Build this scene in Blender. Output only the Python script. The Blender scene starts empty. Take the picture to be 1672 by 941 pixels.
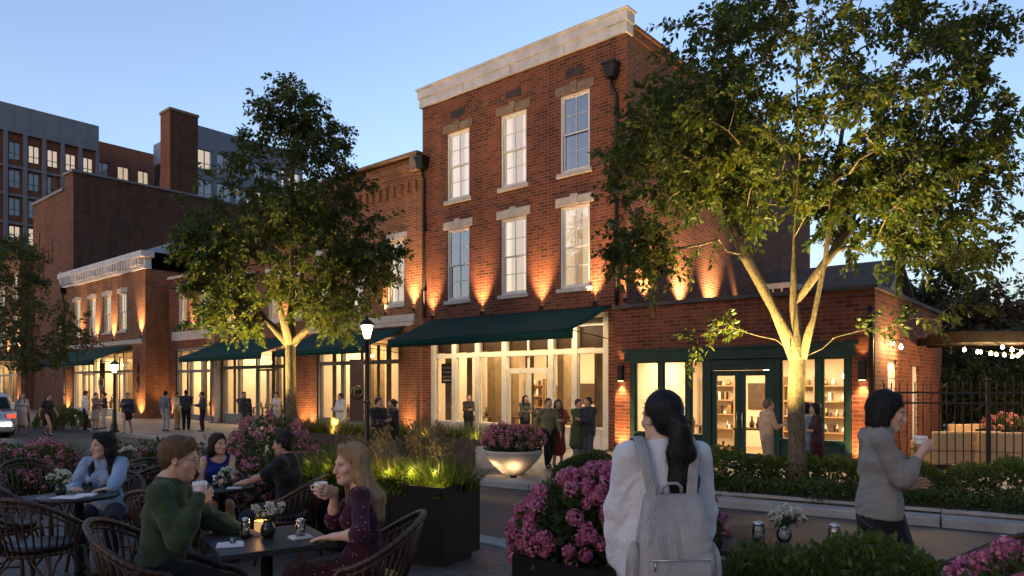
import bpy, math, random
import numpy as np
from mathutils import Vector, Matrix
R = math.radians
random.seed(7); NP = np.random.RandomState(7)
scene = bpy.context.scene
COL = scene.collection

# ------------------------------------------------------------------ mesh helpers
class MB:
    def __init__(s): s.v = []; s.f = []; s.m = []; s.sm = []
    def add(s, v, f, m=0, sm=False):
        o = len(s.v); s.v += [tuple(p) for p in v]
        for q in f: s.f.append(tuple(i+o for i in q)); s.m.append(m); s.sm.append(sm)
        return s
    def box(s, c, d, rz=0, m=0, mat=None):
        x, y, z = d[0]/2, d[1]/2, d[2]/2
        v = [(-x,-y,-z),(x,-y,-z),(x,y,-z),(-x,y,-z),(-x,-y,z),(x,-y,z),(x,y,z),(-x,y,z)]
        M = Matrix.Translation(c) @ (mat if mat is not None else Matrix.Rotation(rz, 4, 'Z'))
        v = [M @ Vector(p) for p in v]
        return s.add(v, [(0,3,2,1),(4,5,6,7),(0,1,5,4),(1,2,6,5),(2,3,7,6),(3,0,4,7)], m)
    def b2(s, x0, x1, y0, y1, z0, z1, m=0):
        return s.box(((x0+x1)/2,(y0+y1)/2,(z0+z1)/2), (x1-x0,y1-y0,z1-z0), 0, m)
    def bar(s, a, b, w, h, m=0):
        a = Vector(a); b = Vector(b); d = b-a
        if d.length < 1e-6: return s
        q = d.to_track_quat('X','Z').to_matrix().to_4x4()
        return s.box((a+b)/2, (d.length, w, h), 0, m, q)
    def tube(s, pts, r, seg=8, m=0, cap=True):
        pts = [Vector(p) for p in pts]; n = len(pts)
        rs = r if isinstance(r, (list, tuple)) else [r]*n
        vs = []; fs = []; up = None
        for i in range(n):
            t = (pts[min(i+1,n-1)]-pts[max(i-1,0)])
            if t.length < 1e-9: t = Vector((0,0,1))
            t.normalize()
            if up is None:
                up = Vector((0,0,1)) if abs(t.z) < .9 else Vector((1,0,0))
            up = up - t*up.dot(t)
            if up.length < 1e-6: up = t.orthogonal()
            up.normalize(); sd = t.cross(up)
            for k in range(seg):
                a = 2*math.pi*k/seg
                vs.append(pts[i] + (up*math.cos(a)+sd*math.sin(a))*rs[i])
        for i in range(n-1):
            for k in range(seg):
                a = i*seg+k; b = i*seg+(k+1)%seg
                fs.append((a, a+seg, b+seg, b))
        if cap: fs.append(tuple(range(seg))); fs.append(tuple(reversed(range((n-1)*seg, n*seg))))
        return s.add(vs, fs, m, True)
    def lathe(s, prof, seg=24, c=(0,0,0), m=0, sx=1, sy=1, bump=None):
        vs = []; fs = []; n = len(prof)
        for i, (r, z) in enumerate(prof):
            for k in range(seg):
                a = 2*math.pi*k/seg
                vs.append((c[0]+r*math.cos(a)*sx, c[1]+r*math.sin(a)*sy, c[2]+z))
        for i in range(n-1):
            for k in range(seg):
                a = i*seg+k; b = i*seg+(k+1)%seg
                fs.append((a, b, b+seg, a+seg))
        if prof[0][0] > 1e-5: fs.append(tuple(reversed(range(seg))))
        if prof[-1][0] > 1e-5: fs.append(tuple(range((n-1)*seg, n*seg)))
        return s.add(vs, fs, m, True)
    def quad(s, a, b, c, d, m=0): return s.add([a,b,c,d], [(0,1,2,3)], m)
    def prism(s, poly, z0, z1, m=0):            # poly: list of (x,y) counter-clockwise
        n = len(poly)
        v = [(p[0],p[1],z0) for p in poly]+[(p[0],p[1],z1) for p in poly]
        f = [tuple(reversed(range(n))), tuple(range(n,2*n))]+[(i,(i+1)%n,n+(i+1)%n,n+i) for i in range(n)]
        return s.add(v, f, m)
    def wall(s, x0, x1, z0, z1, y, ops=(), d=.2, m=0, mr=None):   # a wall facing -y with openings and reveals
        mr = m if mr is None else mr
        xs = sorted({x0,x1,*[o[0] for o in ops],*[o[1] for o in ops]})
        zs = sorted({z0,z1,*[o[2] for o in ops],*[o[3] for o in ops]})
        for i in range(len(xs)-1):
            for j in range(len(zs)-1):
                cx=(xs[i]+xs[i+1])/2; cz=(zs[j]+zs[j+1])/2
                if any(o[0]<cx<o[1] and o[2]<cz<o[3] for o in ops): continue
                s.quad((xs[i],y,zs[j]),(xs[i+1],y,zs[j]),(xs[i+1],y,zs[j+1]),(xs[i],y,zs[j+1]),m)
        for a,b,c,e in ops:
            s.quad((a,y,c),(a,y,e),(a,y+d,e),(a,y+d,c),mr); s.quad((b,y,e),(b,y,c),(b,y+d,c),(b,y+d,e),mr)
            s.quad((a,y,e),(b,y,e),(b,y+d,e),(a,y+d,e),mr)
            if c > z0+.001: s.quad((b,y,c),(a,y,c),(a,y+d,c),(b,y+d,c),mr)
        return s
    def build(s, name, mats, parent=None, bevel=0, uv=True):
        me = bpy.data.meshes.new(name); me.from_pydata(s.v, [], s.f)
        if not isinstance(mats, (list, tuple)): mats = [mats]
        for m in mats: me.materials.append(m)
        me.polygons.foreach_set('material_index', s.m)
        me.polygons.foreach_set('use_smooth', s.sm)
        me.update()
        if uv and len(s.f) < 30000: boxuv(me)
        o = bpy.data.objects.new(name, me); COL.objects.link(o)
        if parent: o.parent = parent
        if bevel:
            b = o.modifiers.new('bevel','BEVEL'); b.width = bevel; b.segments = 2; b.limit_method='ANGLE'; b.angle_limit=R(40)
        return o

def boxuv(me):
    uv = me.uv_layers.new(name='UVMap'); nl = len(me.loops)
    if nl == 0: return
    co = np.zeros(len(me.vertices)*3); me.vertices.foreach_get('co', co); co = co.reshape(-1,3)
    vi = np.zeros(nl, dtype=np.int32); me.loops.foreach_get('vertex_index', vi)
    nrm = np.zeros(len(me.polygons)*3); me.polygons.foreach_get('normal', nrm); nrm = np.abs(nrm.reshape(-1,3))
    tot = np.zeros(len(me.polygons), dtype=np.int32); me.polygons.foreach_get('loop_total', tot)
    ax = np.repeat(nrm.argmax(1), tot); p = co[vi]
    u = np.where(ax==0, p[:,1], p[:,0]); v = np.where(ax==2, p[:,1], p[:,2])
    uv.data.foreach_set('uv', np.stack([u,v],1).ravel())

import bmesh
def weld(o):
    bm=bmesh.new(); bm.from_mesh(o.data); bmesh.ops.remove_doubles(bm,verts=bm.verts,dist=.0005); bm.to_mesh(o.data); bm.free()
def npmesh(name, V, F, mat, parent=None, smooth=False):
    """V (n,3) array, F (m,k) array of equal-size faces."""
    me = bpy.data.meshes.new(name); k = F.shape[1]
    me.vertices.add(len(V)); me.vertices.foreach_set('co', np.ascontiguousarray(V, dtype=np.float32).ravel())
    me.loops.add(F.size); me.loops.foreach_set('vertex_index', np.ascontiguousarray(F, dtype=np.int32).ravel())
    me.polygons.add(len(F)); me.polygons.foreach_set('loop_start', np.arange(0,F.size,k,dtype=np.int32))
    me.polygons.foreach_set('loop_total', np.full(len(F),k,dtype=np.int32))
    if smooth: me.polygons.foreach_set('use_smooth', np.ones(len(F),dtype=bool))
    me.update(calc_edges=True); me.validate()
    for m in (mat if isinstance(mat,(list,tuple)) else [mat]): me.materials.append(m)
    o = bpy.data.objects.new(name, me); COL.objects.link(o)
    if parent: o.parent = parent
    return o

def tag(o, label=None, cat=None, group=None, kind=None):
    if label: o['label'] = label
    if cat: o['category'] = cat
    if group: o['group'] = group
    if kind: o['kind'] = kind
    return o
def thing(name, label, cat, loc=(0,0,0), rz=0, group=None):
    o = bpy.data.objects.new(name, None); o.empty_display_size=.1; COL.objects.link(o)
    o.location = loc; o.rotation_euler = (0,0,rz)
    return tag(o, label, cat, group)
def structure(name, mb, mat): return tag(mb.build(name, mat), kind='structure')
def copy_tree(o, parent=None, loc=None, rz=None, label=None):
    c = o.copy(); COL.objects.link(c)
    if parent: c.parent = parent
    if loc is not None: c.location = loc
    if rz is not None: c.rotation_euler = (0,0,rz)
    if label: c['label'] = label
    for ch in list(o.children): copy_tree(ch, c)
    return c
LK = .45
def lamp(name, kind, loc, energy, color=(1,.62,.28), parent=None, rot=None, to=None, **kw):
    l = bpy.data.lights.new(name, kind); l.energy = energy*(LK if kind!='SUN' else 1); l.color = color
    for k, v in kw.items(): setattr(l, k, v)
    o = bpy.data.objects.new(name, l); COL.objects.link(o); o.location = loc
    if to is not None: o.rotation_euler = (Vector(to)-Vector(loc)).to_track_quat('-Z','Y').to_euler()
    if rot is not None: o.rotation_euler = rot
    if parent: o.parent = parent
    return o

# ------------------------------------------------------------------ materials
class NT:
    def __init__(s, name):
        s.m = bpy.data.materials.new(name); s.m.use_nodes = True; s.t = s.m.node_tree
        s.n = s.t.nodes; s.bs = s.n['Principled BSDF']; s.out = s.n['Material Output']
    def new(s, typ, **kw):
        n = s.n.new(typ)
        for k, v in kw.items():
            if hasattr(n, k) and not k.startswith('in_'): setattr(n, k, v)
        return n
    def link(s, a, b): s.t.links.new(a, b)
    def set(s, **kw):
        for k, v in kw.items():
            i = s.bs.inputs[k.replace('_',' ')]
            i.default_value = v
    def ramp(s, fac, stops):
        n = s.new('ShaderNodeValToRGB'); e = n.color_ramp.elements
        while len(e) < len(stops): e.new(.5)
        for x, (p, c) in zip(e, stops): x.position = p; x.color = (*c, 1) if len(c)==3 else c
        s.link(fac, n.inputs[0]); return n.outputs[0]
    def noise(s, scale, detail=4, vec=None, rough=.55, dist=0):
        n = s.new('ShaderNodeTexNoise'); n.inputs['Scale'].default_value = scale
        n.inputs['Detail'].default_value = detail; n.inputs['Roughness'].default_value = rough
        n.inputs['Distortion'].default_value = dist
        if vec is not None: s.link(vec, n.inputs['Vector'])
        return n.outputs[0]
    def mix(s, fac, a, b, blend='MIX'):
        n = s.new('ShaderNodeMix'); n.data_type='RGBA'; n.blend_type = blend
        for sock, v in ((n.inputs[0],fac),(n.inputs[6],a),(n.inputs[7],b)):
            if isinstance(v, (int,float)): sock.default_value = v
            elif isinstance(v, tuple): sock.default_value = (*v,1) if len(v)==3 else v
            else: s.link(v, sock)
        return n.outputs[2]
    def math(s, op, a, b=None):
        n = s.new('ShaderNodeMath'); n.operation = op
        for i, v in enumerate((a,b)):
            if v is None: continue
            if isinstance(v,(int,float)): n.inputs[i].default_value = v
            else: s.link(v, n.inputs[i])
        return n.outputs[0]
    def coord(s, which='Object'):
        return s.new('ShaderNodeTexCoord').outputs[which]
    def mapping(s, vec, scale=(1,1,1), rot=(0,0,0)):
        n = s.new('ShaderNodeMapping'); n.inputs['Scale'].default_value = scale; n.inputs['Rotation'].default_value = rot
        s.link(vec, n.inputs['Vector']); return n.outputs[0]
    def bump(s, h, strength=.3, dist=.01):
        n = s.new('ShaderNodeBump'); n.inputs['Strength'].default_value = strength; n.inputs['Distance'].default_value = dist
        s.link(h, n.inputs['Height']); s.link(n.outputs[0], s.bs.inputs['Normal']); return n
def sc(c, k): return tuple(max(0,min(1,x*k)) for x in c)

def plain(name, c, rough=.6, metal=0, var=.25, nscale=6, bump=0, bscale=60, bdist=.004, spec=.5):
    t = NT(name); o = t.coord()
    n = t.noise(nscale, 5, o)
    t.link(t.ramp(n, [(.3, sc(c,1-var)), (.7, sc(c,1+var))]), t.bs.inputs['Base Color'])
    t.set(Roughness=rough, Metallic=metal); t.bs.inputs['Specular IOR Level'].default_value = spec
    if bump: t.bump(t.noise(bscale, 3, o), bump, bdist)
    return t.m
def brick(name, c1, c2, dark, mortar, bw=.30, rh=.10, ms=.011, sideways=False, bump=.8):
    t = NT(name); uv = t.coord('UV')
    b = t.new('ShaderNodeTexBrick'); t.link(uv, b.inputs['Vector'])
    b.inputs['Scale'].default_value = 1; b.inputs['Brick Width'].default_value = bw; b.inputs['Row Height'].default_value = rh
    b.inputs['Mortar Size'].default_value = ms; b.inputs['Mortar Smooth'].default_value = .25; b.inputs['Bias'].default_value = -.15
    b.inputs['Color1'].default_value = (*c1,1); b.inputs['Color2'].default_value = (*c2,1); b.inputs['Mortar'].default_value = (*mortar,1)
    # per-brick darker bricks: white noise on brick cell index through a second brick grid
    b2 = t.new('ShaderNodeTexBrick'); t.link(uv, b2.inputs['Vector'])
    for k, v in (('Scale',1),('Brick Width',bw),('Row Height',rh),('Mortar Size',0),('Bias',-.55)): b2.inputs[k].default_value = v
    b2.inputs['Color1'].default_value = (0,0,0,1); b2.inputs['Color2'].default_value = (1,1,1,1); b2.inputs['Mortar'].default_value=(0,0,0,1)
    col = t.mix(t.math('MULTIPLY', b2.outputs[0], .75), b.outputs[0], dark)
    big = t.noise(.55, 6, uv, .65); fine = t.noise(18, 5, uv)
    col = t.mix(.65, col, t.ramp(big, [(.30,(.34,.33,.34)),(.50,(.95,.95,.95)),(.72,(1.0,.96,.90))]), 'MULTIPLY')
    col = t.mix(.5, col, t.ramp(fine, [(.3,(.45,.45,.45)),(.65,(1.0,1.0,1.0))]), 'MULTIPLY')
    streak = t.noise(1.0, 5, t.mapping(uv,(2.6,.16,1)), .65)
    col = t.mix(.75, col, t.ramp(streak, [(.32,(.50,.47,.46)),(.55,(1,1,1)),(.75,(1.08,1.0,.92))]), 'MULTIPLY')
    mm = t.mix(b.outputs[1], col, mortar)
    eff = t.noise(1.7, 5, uv, .7)          # lime bloom
    mm = t.mix(t.math('MULTIPLY', t.math('MULTIPLY', t.ramp(eff,[(.66,(0,0,0)),(.8,(1,1,1))]), .35), t.ramp(fine,[(.45,(0,0,0)),(.6,(1,1,1))])), mm, (.42,.36,.31))
    t.link(mm, t.bs.inputs['Base Color']); t.set(Roughness=.88); t.bs.inputs['Specular IOR Level'].default_value=.25
    h = t.math('ADD', t.math('MULTIPLY', t.math('SUBTRACT', 1, b.outputs[1]), .6), t.math('MULTIPLY', fine, .5))
    t.bump(h, bump, .012)
    return t.m
def leafmat(name, c1, c2, c3, rough=.5, trans=.35):
    t = NT(name); g = t.new('ShaderNodeNewGeometry')
    col = t.ramp(g.outputs['Random Per Island'], [(0,c1),(.5,c2),(1,c3)])
    t.link(col, t.bs.inputs['Base Color']); t.set(Roughness=rough); t.bs.inputs['Specular IOR Level'].default_value=.35
    tr = t.new('ShaderNodeBsdfTranslucent'); t.link(t.mix(.35, col, (.5,.5,.05), 'MIX'), tr.inputs[0])
    mx = t.new('ShaderNodeMixShader'); mx.inputs[0].default_value = trans
    t.link(t.bs.outputs[0], mx.inputs[1]); t.link(tr.outputs[0], mx.inputs[2]); t.link(mx.outputs[0], t.out.inputs[0])
    return t.m
def glassmat(name, refl=.12, tint=(1,1,1), rough=.0, power=1.0):
    t = NT(name); t.n.remove(t.bs)
    fr = t.new('ShaderNodeFresnel'); fr.inputs[0].default_value = 1.5
    gl = t.new('ShaderNodeBsdfGlossy'); gl.inputs['Roughness'].default_value = rough
    tr = t.new('ShaderNodeBsdfTransparent'); tr.inputs[0].default_value = (*tint,1)
    o = t.coord(); nz = t.noise(.9, 2, o); bp = t.new('ShaderNodeBump'); bp.inputs['Strength'].default_value=.06; bp.inputs['Distance'].default_value=.05
    t.link(nz, bp.inputs['Height']); t.link(bp.outputs[0], gl.inputs['Normal'])
    mx = t.new('ShaderNodeMixShader')
    t.link(t.math('ADD', t.math('MULTIPLY', fr.outputs[0], .75 if refl<.05 else 1), refl), mx.inputs[0])
    t.link(tr.outputs[0], mx.inputs[1]); t.link(gl.outputs[0], mx.inputs[2]); t.link(mx.outputs[0], t.out.inputs[0])
    return t.m
def emit(name, c, s, base=(.8,.8,.8)):
    s*=.45
    t = NT(name); t.bs.inputs['Base Color'].default_value=(*base,1)
    t.bs.inputs['Emission Color'].default_value=(*c,1); t.bs.inputs['Emission Strength'].default_value=s
    return t.m
def fabric(name, c, rough=.9, var=.18, wr=.45, weave=0, spots=None, sheen=.12):
    t = NT(name); o = t.coord()
    n = t.noise(9, 6, o, .65); col = t.ramp(n, [(.25, sc(c,1-var)), (.75, sc(c,1+var))])
    if weave:
        w = t.noise(weave, 2, o, .8); col = t.mix(.55, col, t.ramp(w, [(.38,(.62,.62,.62)),(.62,(1,1,1))]), 'MULTIPLY')
    if spots:
        vo = t.new('ShaderNodeTexVoronoi'); vo.inputs['Scale'].default_value = spots[1]; t.link(o, vo.inputs['Vector'])
        rr = t.ramp(vo.outputs['Color'], [(.45,(0,0,0)),(.5,(1,1,1))])
        mk = t.math('MULTIPLY', t.ramp(vo.outputs['Distance'], [(.16,(1,1,1)),(.24,(0,0,0))]), rr)
        col = t.mix(mk, col, spots[0])
    t.link(col, t.bs.inputs['Base Color']); t.set(Roughness=rough); t.bs.inputs['Specular IOR Level'].default_value=.2
    t.bs.inputs['Sheen Weight'].default_value=sheen
    h = t.math('ADD', t.noise(5.5, 4, t.mapping(o,(1.6,1.6,.8)), .5, .9), t.math('MULTIPLY', t.noise(weave or 220, 2, o), .05))
    t.bump(h, wr, .035)
    return t.m
def hairmat(name, c, c2=None):
    t = NT(name); o = t.coord(); v = t.mapping(o, (150,150,7))
    n = t.noise(1, 4, v, .6); c2 = c2 or sc(c,2.2)
    t.link(t.ramp(n, [(.3, sc(c,.55)), (.5, c), (.72, c2)]), t.bs.inputs['Base Color']); t.set(Roughness=.5)
    t.bs.inputs['Specular IOR Level'].default_value=.28
    t.bump(n, .6, .006); return t.m
def skinmat(name, c):
    t = NT(name); a = t.new('ShaderNodeVertexColor'); a.layer_name='tint'
    n = t.noise(30, 4, t.coord())
    col = t.mix(1.0, t.ramp(n,[(.3,sc(c,.93)),(.7,sc(c,1.05))]), a.outputs[0], 'MULTIPLY')
    t.link(col, t.bs.inputs['Base Color']); t.set(Roughness=.5); t.bs.inputs['Subsurface Weight'].default_value=.12
    t.bs.inputs['Subsurface Radius'].default_value=(.012,.005,.003); t.bs.inputs['Specular IOR Level'].default_value=.35
    return t.m

M = {}
M['brick_red'] = brick('brick_red', (.28,.088,.042),(.155,.048,.030),(.042,.024,.021),(.21,.14,.10))
M['brick_side'] = brick('brick_side', (.24,.10,.062),(.16,.066,.045),(.07,.036,.028),(.25,.18,.135), bw=.26, rh=.09)
M['brick_annex'] = brick('brick_annex', (.26,.078,.038),(.14,.042,.028),(.04,.022,.02),(.18,.12,.09), bw=.34, rh=.10)
M['brick_tan'] = brick('brick_tan', (.33,.14,.065),(.24,.095,.048),(.11,.05,.03),(.30,.20,.13))
M['brick_old'] = brick('brick_old', (.28,.10,.05),(.22,.075,.04),(.10,.04,.025),(.26,.17,.11))
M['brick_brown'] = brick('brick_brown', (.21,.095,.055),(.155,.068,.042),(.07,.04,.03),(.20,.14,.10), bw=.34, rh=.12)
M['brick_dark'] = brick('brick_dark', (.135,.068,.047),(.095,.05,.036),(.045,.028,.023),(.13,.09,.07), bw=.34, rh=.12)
M['stone'] = plain('stone', (.50,.46,.40), .8, var=.18, nscale=4, bump=.35, bscale=30)
M['stone_brown'] = plain('stone_brown', (.22,.16,.11), .85, var=.25, nscale=5, bump=.4, bscale=30)
M['white_paint'] = plain('white_paint', (.72,.71,.68), .45, var=.08, nscale=3, bump=.1, bscale=40)
M['cornice_white'] = plain('cornice_white', (.56,.565,.59), .6, var=.18, nscale=2.5, bump=.2, bscale=20)
M['cream_paint'] = plain('cream_paint', (.64,.60,.51), .45, var=.1, nscale=3, bump=.1, bscale=40)
M['grey_frame'] = plain('grey_frame', (.20,.21,.20), .45, var=.12, nscale=4)
M['green_paint'] = plain('green_paint', (.010,.040,.033), .5, var=.2, nscale=3, bump=.1, bscale=30, spec=.25)
M['green_canvas'] = fabric('green_canvas', (.006,.050,.044), .85, .12, .12, 400, sheen=0)
M['dark_metal'] = plain('dark_metal', (.018,.018,.020), .42, .6, .25, 5)
M['black_metal'] = plain('black_metal', (.012,.012,.013), .38, .3, .2, 5)
M['planter_metal'] = plain('planter_metal', (.007,.0074,.008), .55, .0, .22, 2.5, .15, 20, spec=.2)
M['corten'] = plain('corten', (.055,.040,.032), .6, .3, .35, 2.5, .2, 18)
M['concrete'] = plain('concrete', (.42,.40,.36), .8, var=.16, nscale=3, bump=.3, bscale=45)
M['concrete_grey'] = plain('concrete_grey', (.30,.285,.27), .85, var=.2, nscale=2.2, bump=.35, bscale=60)
M['plaster_warm'] = plain('plaster_warm', (.62,.52,.38), .8, var=.07, nscale=1.5)
M['floor_wood'] = plain('floor_wood', (.25,.16,.09), .5, var=.2, nscale=3)
M['wood_light'] = plain('wood_light', (.36,.23,.12), .55, var=.25, nscale=5)
M['pergola_wood'] = plain('pergola_wood', (.022,.016,.012), .7, var=.3, nscale=5, spec=.2)
M['wood_dark'] = plain('wood_dark', (.07,.04,.022), .5, var=.3, nscale=5)
M['roof_dark'] = plain('roof_dark', (.055,.055,.058), .8, var=.3, nscale=3, bump=.4, bscale=25)
M['roof_grey'] = plain('roof_grey', (.17,.18,.20), .6, var=.2, nscale=2)
M['slate_blue'] = plain('slate_blue', (.16,.20,.27), .5, .1, .12, 1.5)
M['panel_grey'] = plain('panel_grey', (.21,.235,.285), .5, .1, .12, .8)
M['terracotta'] = plain('terracotta', (.26,.10,.055), .8, var=.16, nscale=.8, bump=.2, bscale=20)
M['glass_shop'] = glassmat('glass_shop', .0)
M['glass_upper'] = glassmat('glass_upper', .30, (.9,.9,.9))
M['glass_far'] = glassmat('glass_far', .40, (.85,.9,.95))
M['glass_ware'] = glassmat('glass_ware', .10, (.86,.89,.88))
M['sky_glow_curtain'] = emit('sky_glow_curtain', (1,.76,.50), .38, (.7,.6,.45))  # curtain emission stands in for the peach sky reflected in upper panes
M['drape'] = plain('drape', (.17,.12,.06), .9, var=.25, nscale=3)
M['lit_far'] = emit('lit_far', (1,.70,.42), .55, (.6,.5,.35))
M['dim_room'] = plain('dim_room', (.16,.12,.08), .9, var=.2, nscale=2)
M['dim_curtain'] = plain('dim_curtain', (.30,.27,.22), .9, var=.15, nscale=5)
M['sky_glow_room'] = emit('sky_glow_room', (1,.74,.45), .16, (.6,.5,.35))  # room emission added to warm the panes like reflected sunset
M['warm_bulb'] = emit('warm_bulb', (1,.66,.30), 22)
M['pendant'] = emit('pendant', (1,.74,.42), 6)
M['spot_lens'] = emit('spot_lens', (1,.68,.34), 8)
M['lantern_glass'] = emit('lantern_glass', (1,.70,.36), 20)
M['candle_glass'] = emit('candle_glass', (1,.55,.18), .28, (.35,.26,.14))
M['flame'] = emit('flame', (1,.6,.2), 16)
M['headlight'] = emit('headlight', (1,.9,.7), 5)
M['bark'] = None
def barkmat(name, c1, c2, scl=22):
    t = NT(name); o = t.coord(); v = t.mapping(o,(1,1,.35))
    n = t.noise(scl, 6, v, .7, .6)
    t.link(t.ramp(n,[(.35,c1),(.62,c2)]), t.bs.inputs['Base Color']); t.set(Roughness=.9); t.bump(n, .9, .02); return t.m
M['bark'] = barkmat('bark', (.035,.026,.016), (.19,.15,.095), 34)
M['bark_dark'] = barkmat('bark_dark', (.04,.03,.02), (.11,.085,.06))
M['leaf_tree'] = leafmat('leaf_tree', (.016,.040,.009),(.027,.058,.011),(.056,.082,.015), trans=.27)
M['leaf_tree_b'] = leafmat('leaf_tree_b', (.016,.044,.011),(.027,.060,.013),(.054,.082,.017), trans=.27)
M['leaf_dark'] = leafmat('leaf_dark', (.010,.022,.010),(.016,.032,.014),(.028,.045,.018), trans=.2)
M['leaf_red'] = leafmat('leaf_red', (.030,.018,.014),(.045,.022,.018),(.025,.030,.015), trans=.2)
M['leaf_hedge'] = leafmat('leaf_hedge', (.022,.052,.013),(.048,.088,.018),(.095,.125,.028), trans=.25)
M['leaf_bush'] = leafmat('leaf_bush', (.018,.046,.017),(.032,.068,.022),(.055,.092,.030), trans=.25)
M['grass_mat'] = leafmat('grass_mat', (.030,.065,.014),(.060,.095,.020),(.12,.13,.04), trans=.35)
M['grass_tan'] = leafmat('grass_tan', (.12,.085,.04),(.20,.13,.065),(.26,.16,.09), trans=.3)
M['grass_low'] = leafmat('grass_low', (.045,.085,.012),(.085,.12,.018),(.14,.16,.03), trans=.35)
M['petal_pink'] = leafmat('petal_pink', (.38,.075,.15),(.54,.15,.24),(.70,.32,.40), trans=.3)
M['petal_deep'] = leafmat('petal_deep', (.34,.055,.16),(.50,.13,.26),(.66,.27,.40), trans=.3)
M['petal_white'] = leafmat('petal_white', (.66,.63,.55),(.75,.73,.66),(.80,.79,.74), trans=.3)
M['soil'] = plain('soil', (.035,.026,.018), .95, var=.4, nscale=12, bump=.8, bscale=40, bdist=.02)
M['rattan'] = plain('rattan', (.050,.025,.013), .45, var=.4, nscale=14, bump=.5, bscale=120)
M['leather'] = plain('leather', (.016,.016,.018), .45, var=.2, nscale=8, bump=.2, bscale=90)
M['table_top'] = plain('table_top', (.030,.030,.033), .42, var=.25, nscale=10, bump=.06, bscale=80, spec=.25)
M['white_ceramic'] = plain('white_ceramic', (.78,.77,.75), .3, var=.03, nscale=3)
M['paper'] = plain('paper', (.70,.70,.70), .8, var=.05, nscale=9, bump=.2, bscale=40)
M['kraft'] = plain('kraft', (.36,.24,.13), .8, var=.1, nscale=20)
M['napkin'] = fabric('napkin', (.66,.67,.70), .9, .05, .3)
M['chrome'] = plain('chrome', (.55,.53,.50), .25, 1, .1, 5)
M['brass'] = plain('brass', (.50,.36,.16), .35, 1, .15, 5)
M['dark_ceramic'] = plain('dark_ceramic', (.015,.022,.018), .2, var=.2, nscale=4)
M['sign_brown'] = plain('sign_brown', (.10,.055,.035), .7, var=.15, nscale=4)
M['sofa'] = fabric('sofa', (.50,.36,.20), .9, .1, .3)
M['car_paint'] = plain('car_paint', (.62,.62,.63), .22, .2, .04, 2)
M['car_glass'] = plain('car_glass', (.012,.014,.017), .08, 0, .05, 2)
M['tyre'] = plain('tyre', (.012,.012,.012), .85, 0, .2, 10)
M['tail_red'] = emit('tail_red', (1,.08,.04), .8, (.4,.02,.02))
def asphalt():
    t = NT('asphalt'); o = t.coord()
    big = t.noise(.35, 6, o, .65); fine = t.noise(90, 3, o, .8)
    col = t.mix(.7, t.ramp(big,[(.3,(.024,.025,.029)),(.7,(.050,.050,.054))]), t.ramp(fine,[(.35,(.55,.55,.55)),(.65,(1,1,1))]), 'MULTIPLY')
    crack = t.new('ShaderNodeTexVoronoi'); crack.feature='DISTANCE_TO_EDGE'; crack.inputs['Scale'].default_value=.30
    dv = t.new('ShaderNodeMix'); dv.data_type='VECTOR'; dv.inputs[0].default_value=.12; t.link(o, dv.inputs[4])
    nn = t.new('ShaderNodeTexNoise'); nn.inputs['Scale'].default_value=1.2; t.link(o, nn.inputs['Vector']); t.link(nn.outputs[1], dv.inputs[5]); t.link(dv.outputs[1], crack.inputs['Vector'])
    col = t.mix(t.ramp(crack.outputs['Distance'],[(.004,(.6,.6,.6)),(.010,(0,0,0))]), col, (.03,.03,.03))
    t.link(col, t.bs.inputs['Base Color'])
    t.link(t.ramp(big,[(.3,(.55,.55,.55)),(.7,(.8,.8,.8))]), t.bs.inputs['Roughness']); t.bump(fine,.5,.006); return t.m
M['asphalt'] = asphalt()
def pavers(name, c1, c2, mort, bw, rh, rot=0):
    t = NT(name); uv = t.mapping(t.coord('UV'), (1,1,1), (0,0,rot))
    b = t.new('ShaderNodeTexBrick'); t.link(uv, b.inputs['Vector'])
    for k, v in (('Scale',1),('Brick Width',bw),('Row Height',rh),('Mortar Size',.006),('Mortar Smooth',.3),('Bias',-.1)): b.inputs[k].default_value=v
    b.inputs['Color1'].default_value=(*c1,1); b.inputs['Color2'].default_value=(*c2,1); b.inputs['Mortar'].default_value=(*mort,1)
    n = t.noise(1.1, 6, uv, .7); f = t.noise(30, 4, uv)
    col = t.mix(.7, b.outputs[0], t.ramp(n,[(.3,(.5,.5,.5)),(.7,(1,1,1))]), 'MULTIPLY')
    col = t.mix(.5, col, t.ramp(f,[(.3,(.6,.6,.6)),(.7,(1,1,1))]), 'MULTIPLY')
    t.link(col, t.bs.inputs['Base Color']); t.link(t.ramp(n,[(.3,(.45,.45,.45)),(.7,(.75,.75,.75))]), t.bs.inputs['Roughness'])
    t.bump(t.math('ADD', t.math('SUBTRACT',1,b.outputs[1]), t.math('MULTIPLY',f,.3)), .6, .01); return t.m
M['patio_paver'] = pavers('patio_paver', (.145,.12,.10),(.10,.085,.075),(.03,.026,.023), .26,.13, R(40))
M['walk_paver'] = pavers('walk_paver', (.34,.30,.25),(.28,.25,.21),(.12,.105,.09), 1.2,1.2, R(40))
M['dirt'] = plain('dirt', (.06,.055,.045), .95, var=.3, nscale=.4, bump=.3, bscale=5)

# ------------------------------------------------------------------ places
# camera at the origin of x,y, 1.68 m above the terrace, looking along +y; the street runs off to the left
F_PX, HX, HY, CAMZ = 1150., 836., 628., 1.68
GZ = -.28                                  # far pavement level
C0 = Vector((3.33, 20.5, GZ))              # street corner of the tall brick house
XA = Vector((1356, -1150, 0)).normalized(); YA = Vector((1150, 1356, 0)).normalized(); ANG = math.atan2(XA.y, XA.x)
def SW(x, y, z=0): return C0 + XA*x + YA*y + Vector((0,0,z))
def FX(px, yo=0.):                         # street-frame x on the plane y=yo
    u = (px-HX)/F_PX; c = C0 + YA*yo
    return (c.y*u - c.x)/(XA.x - XA.y*u)
def at(px, Y): return (px-HX)/F_PX*Y
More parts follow.
